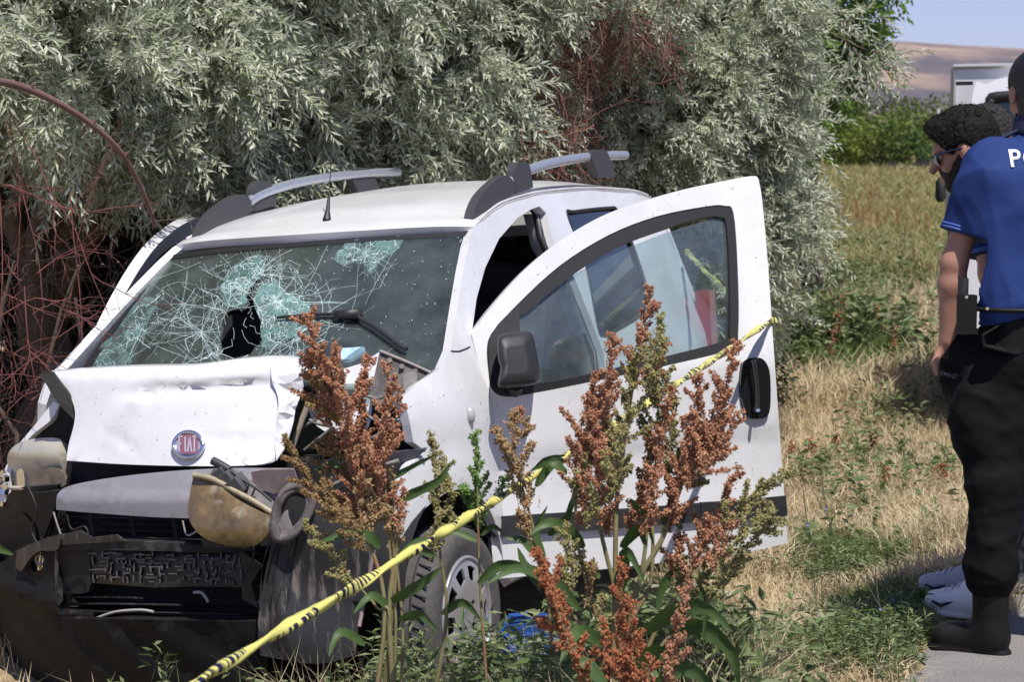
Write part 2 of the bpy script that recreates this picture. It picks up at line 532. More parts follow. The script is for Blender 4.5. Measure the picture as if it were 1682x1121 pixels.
def glass(name, tint, refl=1.0, rough=.02, dust=0.0, dustcol=(.55, .62, .6)):
    m, nt, b = new_mat(name); nt.nodes.remove(b)
    t = N_(nt, 'ShaderNodeBsdfTransparent'); t.inputs[0].default_value = (*tint, 1)
    g = N_(nt, 'ShaderNodeBsdfGlossy'); g.inputs['Roughness'].default_value = rough
    f = N_(nt, 'ShaderNodeFresnel'); f.inputs[0].default_value = 1.5
    mm = N_(nt, 'ShaderNodeMath', operation='MULTIPLY'); mm.inputs[1].default_value = refl
    nt.links.new(f.outputs[0], mm.inputs[0])
    mx = N_(nt, 'ShaderNodeMixShader'); nt.links.new(mm.outputs[0], mx.inputs[0]); nt.links.new(t.outputs[0], mx.inputs[1]); nt.links.new(g.outputs[0], mx.inputs[2])
    out = mx.outputs[0]
    if dust:
        d = N_(nt, 'ShaderNodeBsdfDiffuse'); d.inputs[0].default_value = (*dustcol, 1)
        n1 = noise(nt, 5, 6, .7); r1 = ramp(nt, [(.35, (dust * .35,) * 3), (.8, (dust * 1.4,) * 3)], n1.outputs[0])
        mx2 = N_(nt, 'ShaderNodeMixShader'); nt.links.new(r1.outputs[0], mx2.inputs[0]); nt.links.new(out, mx2.inputs[1]); nt.links.new(d.outputs[0], mx2.inputs[2]); out = mx2.outputs[0]
    nt.links.new(out, nt.nodes['Material Output'].inputs[0]); return m
M_glass = glass('door_window_glass', (.74, .83, .83), 1.3, dust=.10, dustcol=(.60, .72, .74))
M_wsglass = glass('windscreen_glass', (.62, .70, .69), 1.2, dust=.07)
M_dglass = glass('dark_rear_side_glass', (.10, .12, .14), 1.6)
M_crack = glass('cracked_glass_edges', (.75, .88, .86), 1.0, rough=.3, dust=.80, dustcol=(.60, .76, .74))
M_crackw = simple('bright_crushed_glass', (.72, .85, .83), .3)
M_craze = glass('crazed_glass', (.60, .78, .76), 1.3, rough=.25, dust=.24, dustcol=(.44, .68, .65))

# surfaces (van axes: x forward from front axle, y left, z up)
def side_y(x, z):
    y = .845 - np.maximum(0, z - .95) * .36 - .03 * np.maximum(0, .7 - z)
    y = y - .33 * np.maximum(0, x + .25) ** 2 - .12 * np.maximum(0, -2.6 - x) ** 2
    return y
S_side = lambda x, y, z: y - side_y(x, z)
def S_ws_off(o=0.0): return lambda x, y, z: x - o * .8 - (-.08 - (z - 1.03) / .54 * .77 + .10 * (1 - (y / .65) ** 2))
S_ws = S_ws_off()
def S_x(x0, kz=0.0, z0=.6, ky=.35): return lambda x, y, z: x - (x0 + kz * (z - z0) - ky * y * y)
def S_y(y0): return lambda x, y, z: y - y0

# --- left side panel
def L(pts): return [tuple(p) for p in hit(pts, S_side)[:, [0, 2]]]
def arc(cx, cz, r, a0, a1, n=14): return [(cx + r * math.cos(a), cz + r * math.sin(a)) for a in np.radians(np.linspace(a0, a1, n))]
apil = L([(712, 612), (728, 600), (741, 570), (752, 500), (762, 440), (770, 400), (777, 376)])
gut = [(-.86, 1.555), (-1.0, 1.59), (-1.2, 1.625), (-1.6, 1.657), (-2.2, 1.67), (-2.8, 1.655), (-3.08, 1.63)]
rear = [(-3.16, 1.5), (-3.2, 1.25), (-3.22, .9), (-3.2, .42)]
low = [(-2.9, .33)] + arc(-2.513, .31, .365, 5, 175)[::-1][::-1]
rear_arch = arc(-2.513, .31, .365, 175, 5)
front_arch = arc(0, .31, .365, 178, 25)
fend = L([(645, 905), (650, 850), (657, 797), (672, 765), (700, 742), (679, 727), (674, 698), (668, 672), (657, 657), (684, 630)])
outl = apil + gut + rear + [(-2.9, .33)] + rear_arch + [(-2.1, .29), (-1.2, .285), (-.42, .29)] + front_arch + fend
opening = L([(775, 548), (783, 490), (797, 440), (820, 392), (850, 358), (872, 344), (886, 339), (897, 350), (911, 405)]) + [(-1.6, 1.3), (-1.585, 1.0), (-1.56, .55), (-1.5, .42), (-1.3, .38), (-.6, .37), (-.46, .42), (-.42, .6), (-.415, .95)]
rwin = [tuple(p) for p in catmull(L([(932, 354), (945, 348), (1000, 342), (1015, 347), (1037, 395), (1062, 470), (1064, 500), (1052, 519), (1000, 550), (990, 551), (982, 540), (960, 428)]), 4, True)]
P, F = triangulate(outl, [opening, rwin], .07, seed=4)
SV = np.stack([P[:, 0], side_y(P[:, 0], P[:, 1]), P[:, 1]], 1)
SV[:, 1] += .014 * np.exp(-((np.hypot(P[:, 0], P[:, 1] - .31) - .40) / .05) ** 2) + .012 * np.exp(-((np.hypot(P[:, 0] + 2.513, P[:, 1] - .31) - .40) / .05) ** 2)
SF = F[:, ::-1]
SF = facing(SV, SF)
side_obj = sheet('side_panel', SV, SF, .035, M_white, van)
mir = np.array([1, -1, 1])
# far side: the front of the wing is torn off there
keep = SV[SF].mean(1)[:, 0] < -.08
sheet('side_panel', SV * mir, SF[keep][:, ::-1], .035, M_white, van)
def rear_glass(sg):
    P2, F2 = triangulate(rwin, (), .09)
    v = np.stack([P2[:, 0], side_y(P2[:, 0], P2[:, 1]) - .012, P2[:, 1]], 1)
    if sg > 0: return sheet('rear_side_window', v, facing(v, F2), .005, M_dglass, van)
    v[:, 1] *= -1; return sheet('rear_side_window', v, F2, .005, M_dglass, van)
for sg in (1, -1): rear_glass(sg)
# seals round openings
def ring_tube(name, loop, r, mat, dy=-.012, sg=1, parent=van):
    lp = np.array(loop + loop[:1]); v = np.stack([lp[:, 0], (side_y(lp[:, 0], lp[:, 1]) + dy) * sg, lp[:, 1]], 1)
    m = MB(); m.tube(v, r, 6, cap=False); return m.build(name, mat, parent)
for sg in (1, -1):
    ring_tube('door_seal', [tuple(p) for p in catmull(opening, 3, True)], .016, M_seal, -.045, sg)
    ring_tube('window_seal', rwin, .009, M_seal, -.004, sg)
# B pillar inner frame, white, set behind the opening edge
bp_ = L([(897, 350), (911, 405)]) + [(-1.6, 1.3), (-1.585, 1.0), (-1.56, .55)]
for sg in (1, -1):
    v = []
    for x, z in bp_:
        y = side_y(np.array(x), np.array(z))
        v += [(x + .015, sg * (y - .03), z), (x + .0, sg * (y - .10), z), (x - .10, sg * (y - .13), z)]
    v = np.array(v); k = np.arange(len(bp_) - 1)[:, None] * 3 + np.arange(2)[None]
    k = k.ravel(); me = np_mesh('pillar_trim', v, np.stack([k, k + 1, k + 4, k + 3], 1))
    link_mesh('pillar_trim', me, simple('pale_grey_pillar_trim', (.42, .43, .45), .7) if sg > 0 else M_inner, van)

# --- roof
gx_ = np.array([g[0] for g in gut][::-1]); gz_ = np.array([g[1] for g in gut][::-1])
cx_ = np.array([-3.2, -3.0, -2.5, -1.9, -1.4, -1.0, -.68]); cz_ = np.array([1.64, 1.69, 1.725, 1.725, 1.69, 1.625, 1.536])
def roof_z(x, t):
    ze = np.interp(x, gx_, gz_); zc = np.interp(x, cx_, cz_)
    return ze + (zc - ze) * (1 - np.abs(t) ** 2.2)
nu, nv = 44, 25
T = np.linspace(-1, 1, nv); rowsV = []
for u in np.linspace(0, 1, nu):
    yw = .62
    xf = -.79 + .10 * (1 - (T * .98) ** 2); x = xf + (-3.14 - xf) * u
    ze = np.interp(x, gx_, gz_); yw = side_y(x, ze) + .004
    z = roof_z(x, T) - .0
    z = np.where(u < .02, 1.537, z)
    rowsV.append(np.stack([x, T * yw, z + .012 * (1 - np.abs(T) ** 6)], 1))
V = np.concatenate(rowsV); i = (np.arange(nu - 1)[:, None] * nv + np.arange(nv - 1)[None]).ravel()
F = np.stack([i, i + 1, i + 1 + nv, i + nv], 1); F3 = np.concatenate([F[:, [0, 1, 2]], F[:, [0, 2, 3]]])
def topface(V, F):
    N = np.cross(V[F[:, 1]] - V[F[:, 0]], V[F[:, 2]] - V[F[:, 0]]); return F if N[:, 2].sum() > 0 else F[:, ::-1]
roof = sheet('roof', V, topface(V, F3), .03, M_white, van)
def S_roof(x, y, z):
    ze = np.interp(x, gx_, gz_); return z - roof_z(x, np.clip(y / side_y(x, ze), -1, 1)) - .012
# dark drip line of the roof edge
for sg in (1, -1):
    v = np.array([(x, sg * (side_y(np.array(x), np.array(z)) - .002), z + .006) for x, z in catmull(gut, 5)])
    m = MB(); m.tube(v, .005, 6); m.build('roof_gutter', M_white, van)

# --- rear end, floor, bulkhead
def block(name, boxes, mat, parent=van, **kw):
    m = MB()
    for c, s in boxes: m.box(c, s)
    return m.build(name, mat, parent, smooth=False, **kw)
ol = [(-.80, .42), (.80, .42), (.80, .95), (.58, 1.60), (-.58, 1.60), (-.80, .95)]
hl_ = [(-.60, 1.05), (.60, 1.05), (.48, 1.48), (-.48, 1.48)]
P, F = triangulate(ol, [hl_], .2); v = np.stack([np.full(len(P), -3.19) + .0 * P[:, 0], P[:, 0], P[:, 1]], 1)
sheet('rear_door', v, F, .03, M_white, van)
P, F = triangulate(hl_, (), .3); v = np.stack([np.full(len(P), -3.18), P[:, 0], P[:, 1]], 1)
sheet('rear_window', v, F, .006, M_dglass, van)
block('floor', [((-1.65, 0, .34), (3.0, 1.58, .06))], M_dash)
block('tail_light', [((-3.16, .80, .96), (.10, .07, .42))], simple('red_tail_light', (.35, .02, .02), .2, coat=.5))
block('tail_light', [((-3.16, -.80, .96), (.10, .07, .42))], bpy.data.materials['red_tail_light'])
block('rear_bumper', [((-3.24, 0, .52), (.14, 1.6, .24))], M_dusty)
block('bulkhead', [((-.16, 0, .70), (.06, 1.44, .72)), ((-.05, .62, .62), (.3, .10, .3))], M_void)
eb = MB()
for c, s in [((.02, -.28, .68), (.34, .34, .42)), ((.05, .18, .60), (.30, .42, .40)), ((-.02, .48, .62), (.26, .20, .34)), ((.10, .0, .38), (.3, 1.1, .10))]: eb.box(c, s, taper=.85)
eb.build('engine_block', M_void, van, smooth=False)

# --- interior
seat = simple('seat_cover', (.014, .015, .018), .9, var=.3, scale=90)
seat_c = {1: .36, -1: float(hit([(394, 545)], S_x(-1.5, 0, 1, 0))[0][1])}; print('seat', seat_c, hit([(394, 500), (394, 590)], S_x(-1.5, 0, 1, 0)))
for sg in (1, -1):
    m = MB()
    prof = np.array([(-.95, .62), (-1.3, .58), (-1.42, .66), (-1.50, .95), (-1.58, 1.20)])
    pts = catmull(prof, 5)
    for off, w in ((0, .23),):
        v = np.stack([pts[:, 0], np.full(len(pts), seat_c[sg]), pts[:, 1]], 1)
        A = []
        for q in v:
            for t in np.linspace(0, 2 * np.pi, 14, endpoint=False): A.append((0, w * np.sign(np.cos(t)) * abs(np.cos(t)) ** .5, .075 * np.sign(np.sin(t)) * abs(np.sin(t)) ** .6))
        Tn = np.gradient(v, axis=0); Tn = unit(Tn); Nn = np.stack([-Tn[:, 2], 0 * Tn[:, 0], Tn[:, 0]], 1)
        A = np.array(A).reshape(len(v), 14, 3)
        VV = v[:, None, :] + A[..., 1:2] * np.array([0, 1, 0]) + A[..., 2:3] * Nn[:, None, :]
        j = np.arange(14); ii = np.arange(len(v) - 1)[:, None] * 14
        m.add(VV.reshape(-1, 3), np.stack([ii + j, ii + (j + 1) % 14, ii + 14 + (j + 1) % 14, ii + 14 + j], -1).reshape(-1, 4))
        m.add(np.vstack([VV[-1], v[-1]]), [[14, k, (k + 1) % 14] for k in range(14)])
    s_ = m.build('seat', seat, van)
    m = MB(); c = np.array([-1.60, seat_c[sg], 1.30]); lat = []
    for th in np.linspace(-1, 1, 7):
        for ph in np.linspace(0, 2 * np.pi, 12, endpoint=False):
            r = math.sqrt(max(0, 1 - abs(th) ** 4)); lat.append(c + np.array([.05 * r * math.cos(ph), .14 * r * math.sin(ph), .10 * th]))
    j = np.arange(12); ii = np.arange(6)[:, None] * 12
    m.add(lat, np.stack([ii + j, ii + (j + 1) % 12, ii + 12 + (j + 1) % 12, ii + 12 + j], -1).reshape(-1, 4))
    m.tube([(-1.57, seat_c[sg] + .06, 1.15), (-1.59, seat_c[sg] + .06, 1.27)], .008); m.tube([(-1.57, seat_c[sg] - .06, 1.15), (-1.59, seat_c[sg] - .06, 1.27)], .008)
    m.build('headrest', seat, s_)
block('rear_bench', [((-2.35, 0, .62), (.5, 1.2, .2)), ((-2.62, 0, .95), (.14, 1.2, .55))], seat)
m = MB()
dp = [(-.20, 1.02), (-.34, 1.04), (-.55, 1.02), (-.66, .95), (-.66, .70), (-.5, .55)]
v = [(x, y, z + .02 * (1 - (y / .7) ** 2)) for x, z in catmull(dp, 4) for y in np.linspace(-.70, .70, 9)]
i = (np.arange(len(catmull(dp, 4)) - 1)[:, None] * 9 + np.arange(8)[None]).ravel()
m.add(v, np.stack([i, i + 1, i + 10, i + 9], 1)); m.box((-.66, .36, 1.03), (.16, .34, .08)); m.build('dashboard', M_dash, van)
m = MB(); a = np.linspace(0, 2 * np.pi, 25); C = np.array([-.86, .36, .98])
m.tube([C + np.array([.08 * math.sin(t), .185 * math.cos(t), .165 * math.sin(t)]) for t in a], .014, 8, cap=False)
for t in (0, 2.4, 3.9): m.tube([C, C + np.array([.08 * math.sin(t), .185 * math.cos(t), .165 * math.sin(t)])], .02, 6)
m.tube([C, C + np.array([.25, 0, -.08])], .035, 8); m.build('steering_wheel', M_trim, van)
for sg in (1, -1): block('sun_visor', [((-.93, sg * .33, 1.52), (.16, .40, .02))], simple('pale_sun_visor', (.45, .46, .44), .8))
m = MB(); m.box((-.80, 0, 1.47), (.03, .22, .065)); m.tube([(-.78, 0, 1.50), (-.76, 0, 1.53)], .01); m.build('rear_view_mirror', M_trim, van)

# --- windscreen
ws_out = [(140, 608), (153, 580), (200, 516), (272, 421), (340, 411), (430, 403), (520, 395), (650, 386), (776, 379), (768, 420), (757, 490), (743, 570), (735, 596), (722, 608), (700, 640), (560, 650), (420, 640), (280, 640), (170, 640)]
hole = [(433, 455), (425, 465), (417, 474), (413, 488), (419, 500), (421, 514), (429, 526), (427, 545), (431, 560), (418, 571), (412, 582), (396, 585), (384, 588), (367, 586), (365, 571), (362, 556), (367, 540), (366, 525), (374, 511), (389, 507), (401, 508), (407, 500), (405, 487), (409, 472), (418, 461)]
wsc = skin('windscreen', [(p[0], p[1], 'c') for p in ws_out], S_ws, .006, M_wsglass, holes=[hole], step=26, n=2)
def ribbon(mb, P, w, off=.003):
    P = np.asarray(P, float); w = np.asarray(w, float) * (.42 if mb in (cracks, bright) else 1)
    if len(P) < 2: return
    T = np.gradient(P, axis=0); T /= np.linalg.norm(T, axis=1)[:, None] + 1e-9
    Nn = np.stack([-T[:, 1], T[:, 0]], 1); w = np.broadcast_to(w, len(P))[:, None]
    V = hit(np.concatenate([P + Nn * w, P - Nn * w]), S_ws_off(off), n=120); k = len(P); i = np.arange(k - 1)
    mb.add(V, np.stack([i, i + 1, i + 1 + k, i + k], 1))
cracks, bright, band = MB(), MB(), MB()
def frame_band(P, w): ribbon(band, catmull(P, 5), w, .006)
frame_band([(272, 424), (340, 414), (430, 406), (520, 399), (650, 390), (774, 383)], 3.6)
frame_band([(772, 380), (763, 430), (752, 500), (738, 575), (728, 600), (712, 616)], 7)
frame_band([(276, 420), (230, 478), (190, 532), (145, 600), (138, 612)], 5)
band.build('windscreen_seal', M_seal, wsc)
wp = np.array(ws_out[:15], float)
glass_poly = catmull([(p[0], p[1], 'c') for p in ws_out], 2, True)
cr = np.random.default_rng(21)
def crack(p, ang, length, w=.8, kink=.18, branch=.12, depth=0, mb=None):
    pts = [np.array(p, float)]; a = ang; n = max(2, int(length / 9)); a += cr.normal(0, .05)
    for k in range(n):
        a += cr.normal(0, kink) * .9; q = pts[-1] + 9 * np.array([math.cos(a), math.sin(a)])
        if not in_poly(q[None], glass_poly)[0] or in_poly(q[None], np.array(hole, float))[0]: break
        pts.append(q)
        if depth < 2 and cr.random() < branch: crack(q, a + cr.choice([-1, 1]) * cr.uniform(.3, .9), length * cr.uniform(.15, .4), w * .75, kink, branch * .8, depth + 1, mb)
    if len(pts) > 1: ribbon(mb or cracks, pts, np.linspace(w, w * .45, len(pts)))
def web(c, rad, nrad, rings, w=.75, squash=.8, mb=None):
    c = np.array(c, float); ang = np.sort(cr.uniform(0, 2 * np.pi, nrad))
    for a in ang: crack(c + cr.normal(0, 2, 2), a, rad * cr.uniform(.5, 1.2), w, .10, .10, 0, mb)
    for r in rings:
        a0 = cr.uniform(0, 6.28); seg = int(cr.integers(nrad // 2, nrad))
        for k in range(seg):
            if cr.random() < .35: continue
            t0, t1 = a0 + k * 2 * np.pi / seg, a0 + (k + 1) * 2 * np.pi / seg
            q = [c + r * cr.uniform(.9, 1.1) * np.array([math.cos(t), squash * math.sin(t)]) for t in (t0, (t0 + t1) / 2, t1)]
            if all(in_poly(np.array(q), glass_poly)): ribbon(mb or cracks, q, w * .7)
def craze(poly, n, w=.5):
    poly = catmull(poly, 4, True); lo, hi = poly.min(0), poly.max(0)
    G = cr.uniform(lo, hi, (n * 3, 2)); G = G[in_poly(G, poly)][:n]
    G = G[~in_poly(G, np.array(hole, float))]
    r = delaunay_2d_cdt([Vector(g) for g in G], [], [], 0, 1e-6)
    for e in r[1]:
        a, b_ = np.array(r[0][e[0]]), np.array(r[0][e[1]])
        if np.linalg.norm(a - b_) < 34 and cr.random() < .62: ribbon(cracks if cr.random() < .75 else bright, [a, (a + b_) / 2 + cr.normal(0, 1.2, 2), b_], w * cr.uniform(.6, 1.5))
    return poly
web((455, 495), 120, 30, [12, 22, 34, 50, 68, 90]); web((400, 470), 85, 20, [12, 26, 44, 60]); web((330, 545), 90, 16, [14, 30, 55])
web((600, 415), 60, 18, [10, 24, 40], .6); web((425, 450), 70, 22, [10, 22, 38, 55], .6); web((300, 500), 80, 14, [20, 45], .6); web((240, 545), 60, 14, [15, 30], .6)
p_a = craze([(372, 500), (362, 470), (380, 440), (410, 422), (430, 420), (436, 440), (425, 460), (408, 478), (404, 500), (385, 505)], 130)
p_b = craze([(432, 470), (455, 462), (470, 480), (505, 500), (520, 525), (500, 545), (470, 560), (440, 575), (428, 560), (432, 530), (416, 498)], 150)
p_c = craze([(550, 420), (575, 397), (620, 390), (660, 390), (652, 412), (625, 430), (610, 450), (590, 430), (560, 436)], 100)
p_d = craze([(150, 600), (200, 530), (235, 490), (260, 500), (225, 560), (210, 604)], 60, .45)
craze([(230, 500), (330, 470), (380, 510), (365, 590), (300, 600), (230, 590)], 55, .45)
craze([(405, 590), (450, 565), (520, 540), (540, 560), (470, 600), (520, 640), (430, 640)], 50, .45)
craze([(340, 520), (372, 470), (400, 430), (440, 415), (520, 470), (540, 540), (460, 600), (350, 600)], 210, .4)
for (x, y, a, l) in [(520, 640, -.75, 170), (440, 590, -.62, 200), (480, 545, -.55, 170), (420, 590, -.5, 220), (560, 540, -.9, 160), (600, 500, -1.0, 110),
                     (300, 600, -.5, 230), (210, 590, -.55, 170), (160, 585, -.3, 150), (260, 520, .4, 180), (240, 560, .35, 160), (300, 470, .55, 120), (540, 400, 2.3, 150), (480, 410, 2.5, 130), (430, 420, 2.4, 110), (330, 430, 2.6, 90)]:
    crack((x, y), a, l, .7, .07, .09)
cracks.build('crack_lines', M_crack, wsc, smooth=False, kind='stuff')
bright.build('crack_lines', M_crackw, wsc, smooth=False, kind='stuff')
for k, poly in enumerate((p_a, p_b, p_c, p_d)):
    P, F = triangulate(poly, [], 10, seed=k); kk = ~in_poly(P[F].mean(1), np.array(hole, float)); F = F[kk]
    V = hit(P, S_ws_off(.001)); V = V + cr.normal(0, .0018, V.shape)
    link_mesh('crazed_patch', np_mesh('crazed_patch', V, facing(V, F), smooth=False), M_craze, wsc)
# glass splinters and dust spots on the glass
sp = MB()
for k in range(260):
    q = cr.uniform((150, 390), (760, 620)); 
    if in_poly(q[None], glass_poly)[0] and not in_poly(q[None], np.array(hole, float))[0]:
        s_ = cr.uniform(.3, .7); ribbon(sp, [q, q + np.array([s_ * 1.5, s_ * .6])], s_, .004)
sp.build('dust_specks', M_crackw, wsc, smooth=False, kind='stuff')
# wiper
m = MB(); m.tube(hit(catmull([(455, 522), (500, 518), (545, 516), (585, 517)], 5), S_ws_off(.03)), [.006] * 16, 6)
m.tube(hit(catmull([(470, 524), (540, 521), (590, 522)], 4), S_ws_off(.02)), .005, 6)
wpr = m.build('wiper_blade', M_seal, van)
m = MB(); m.tube(hit(catmull([(558, 512), (580, 511), (590, 522), (620, 540), (655, 566), (668, 574)], 5), S_ws_off(.045)), [.007] * 12 + [.009] * 14, 6); m.box(hit([(572, 516)], S_ws_off(.04))[0], (.05, .09, .03)); m.build('wiper_arm', M_trim, wpr)

# --- bonnet, folded up
def bonnet_x(y, z):
    x = .31 - .46 * (z - .86) - .35 * y * y * .6
    zc = 1.055 + .03 * y
    x = x - .013 * np.exp(-((z - zc) / .018) ** 2) * sm((y + .36) / .15) * sm((.42 - y) / .2)
    x = x + .010 * np.exp(-((z - zc - .035) / .022) ** 2) * sm((y + .3) / .3)
    x = x + .016 * np.exp(-((y + .215 - .35 * (z - 1.0)) / .016) ** 2) * np.exp(-((z - 1.02) / .045) ** 2)
    x = x - .02 * np.exp(-((y - .38 - .4 * (z - 1)) / .018) ** 2) * sm((z - .84) / .08) - .035 * sm((y - .40) / .06)
    x = x + .007 * np.sin(7 * y + 9 * z) + .003 * np.sin(19 * y - 13 * z + 1)
    for (ya, za, yb, zb_, amp, wd) in ((-.20, 1.06, -.15, 1.035, .016, .006), (-.215, 1.05, -.225, .985, .010, .009), (-.26, 1.085, .05, 1.05, .006, .007), (.30, 1.10, .40, .95, .013, .006), (.40, 1.08, .33, .98, .011, .005), (.36, .99, .44, .90, .010, .006), (.44, 1.02, .37, .93, .010, .005), (-.10, 1.045, .30, 1.065, .007, .008), (.05, .90, .40, .87, .005, .008), (-.33, .93, -.18, .86, .005, .008)):
        ly, lz = yb - ya, zb_ - za; tt = np.clip(((y - ya) * ly + (z - za) * lz) / (ly * ly + lz * lz), 0, 1); dd = np.hypot(y - ya - tt * ly, z - za - tt * lz); x = x - 1.9 * amp * np.exp(-np.abs(dd) / wd) * (.4 + .6 * np.sin(tt * 3.14))
    x = x - .5 * np.maximum(0, z - 1.105) ** 1.2 - .05 * sm((z - 1.10) / .05)
    return x
S_bon = lambda x, y, z: x - bonnet_x(y, z)
bon_o = [(86, 611, 'c'), (150, 606), (230, 602), (320, 600), (395, 590), (450, 587), (482, 591), (499, 610, 'c'), (496, 640), (484, 675), (477, 705), (468, 735), (452, 757), (432, 764, 'c'), (380, 766), (300, 766), (200, 763), (109, 757, 'c'), (113, 730), (121, 700), (123, 675), (114, 648), (99, 627)]
bonnet = skin('bonnet', bon_o, S_bon, .006, M_white, step=9, n=5)
top = hit(catmull([(86, 611), (150, 606), (230, 602), (320, 600), (395, 590), (450, 587), (482, 591), (499, 610)], 5), S_bon)
rowsV = []
for t in (0, .25, .6, 1.0):
    b_ = top.copy(); b_[:, 0] = top[:, 0] * (1 - t) + t * (-.02); b_[:, 2] = top[:, 2] + .012 * math.sin(t * 3.14) - .085 * t * t; b_[:, 1] *= (1 + .12 * t)
    rowsV.append(b_)
V = np.concatenate(rowsV); k = len(top); i = (np.arange(3)[:, None] * k + np.arange(k - 1)[None]).ravel()
F = np.stack([i, i + 1, i + 1 + k, i + k], 1); F3 = np.concatenate([F[:, [0, 1, 2]], F[:, [0, 2, 3]]])
sheet('bonnet_fold', V, topface(V, F3), .006, M_white, bonnet)
skin('bonnet_underside', [(62, 617, 'c'), (86, 611, 'c'), (100, 630), (115, 652), (122, 690, 'c'), (104, 672), (86, 650), (76, 632)], S_x(.18, 0, 1, 0), .01, simple('dark_underside', (.045, .043, .04), .7, var=.4, scale=25), parent=bonnet, step=12)
skin('bonnet_corner', [(545, 612, 'c'), (592, 598, 'c'), (624, 578, 'c'), (612, 640, 'c'), (606, 700), (575, 720), (520, 700), (500, 650, 'c')], S_x(-.0, -.35, 1.05, .2), .008, M_white, parent=bonnet, step=18)
cowl = skin('cowl_panel', [(624, 577, 'c'), (708, 613, 'c'), (672, 634), (648, 662, 'c'), (622, 665), (606, 655, 'c'), (612, 630)], S_x(.06, -.55, 1.05, .15), .012, simple('dark_grey_cowl', (.075, .07, .068), .6, var=.4, scale=14, dirt=(.2, .17, .14), dscale=12), step=14)
line('cowl_edge', [(624, 577), (668, 595), (708, 613)], S_x(.068, -.55, 1.05, .15), .006, M_metal, parent=cowl)
for q in ((640, 592), (660, 602), (682, 610), (650, 615)):
    m = MB(); m.tube([hit([q], S_x(.08, -.55, 1.05, .15))[0], hit([q], S_x(.055, -.55, 1.05, .15))[0]], .009, 8); m.build('bolt', M_metal, cowl)
skin('hinge_bracket', [(664, 615), (684, 612), (682, 636), (660, 655), (648, 660), (662, 636)], S_x(.10, -.4, 1.05, .15), .01, M_metal, step=10)
line('bonnet_flange', [(512, 652), (500, 680), (487, 715), (477, 745)], S_x(.14, -.1, .9, .2), .011, simple('tan_scraped_edge', (.34, .27, .21), .7, var=.3, scale=30), parent=bonnet)
skin('paint_scrape', [(400, 752), (418, 742), (440, 738), (453, 748), (446, 758), (430, 763), (405, 764)], lambda x, y, z: S_bon(x - .003, y, z), .002, M_whiterust, parent=bonnet, step=8)
def crumple(V):
    r_ = np.random.default_rng(8); s_ = 0
    for k in range(5): a_ = rand_dirs(1, r_)[0]; s_ = s_ + np.abs(np.sin(V @ a_ * r_.uniform(25, 60) + r_.uniform(0, 6)))
    return V + np.outer(.007 * (s_ - 2.2), np.array([1, .2, 0]))
bf_ = skin('bonnet_edge_fold', [(446, 592), (482, 592), (500, 611, 'c'), (497, 640), (486, 675), (478, 705), (469, 735), (455, 757, 'c'), (452, 715), (460, 665), (448, 622)], lambda x, y, z: S_bon(x - .008, y, z), .004, M_white, parent=bonnet, step=13, post=crumple)
bf_.data.polygons.foreach_set('use_smooth', np.zeros(len(bf_.data.polygons), bool))
# badge: chrome ring, faded red square, four upright letters
E_ = hit([(312, 733)], S_bon)[0]; ex = hit([(342, 733)], S_bon)[0] - E_; ez = hit([(312, 703)], S_bon)[0] - E_
ex = np.array([ex[0], ex[1], ex[2]]); en = unit(np.cross(ex, ez)); en = en if en @ (_o - E_) > 0 else -en
m = MB(); m.tube([E_ + en * .012 + ex * .82 * math.cos(t) * (1 - .06 * abs(math.sin(2 * t))) + ez * .70 * math.sin(t) for t in np.linspace(0, 2 * np.pi, 33)], .0075, 8, cap=False)
bd = m.build('badge', M_chrome, bonnet)
m = MB(); pts = np.array([E_ + en * .011 + ex * .78 * math.cos(t) + ez * .66 * math.sin(t) for t in np.linspace(0, 2 * np.pi, 24, endpoint=False)])
m.add(np.vstack([pts, E_ + en * .014]), [[24, k, (k + 1) % 24] for k in range(24)]); m.build('badge_field', simple('silver_lilac_field', (.40, .36, .44), .35, metal=.3), bd)
m = MB(); sq = [(-.55, -.55), (.55, -.55), (.55, .55), (-.55, .55)]
m.add([E_ + en * .0165 + ex * a * .98 + ez * b_ * .95 for a, b_ in sq], [[0, 1, 2, 3]]); m.build('badge_plate', simple('faded_maroon', (.22, .09, .13), .4), bd, smooth=False)
m = MB()
def stroke(cx, a0, b0, a1, b1, w=.045):
    p0 = np.array([cx + a0, b0]); p1 = np.array([cx + a1, b1]); d = unit(p1 - p0); n_ = np.array([-d[1], d[0]]) * w
    m.add([E_ + en * .0185 + ex * q[0] + ez * q[1] for q in (p0 - n_, p1 - n_, p1 + n_, p0 + n_)], [[0, 1, 2, 3]])
sgn = 1
for cx, strokes in zip((-.39, -.13, .11, .37), ([(-.08, -.42, -.08, .42), (-.08, .42, .10, .42), (-.08, .02, .06, .02)], [(0, -.42, 0, .42)], [(-.11, -.42, 0, .42), (.11, -.42, 0, .42), (-.06, -.1, .06, -.1)], [(0, -.42, 0, .42), (-.10, .42, .10, .42)])):
    for s_ in strokes: stroke(cx, *s_)
m.build('badge_lettering', simple('pale_worn_silver', (.55, .50, .55), .4, metal=.4), bd, smooth=False)

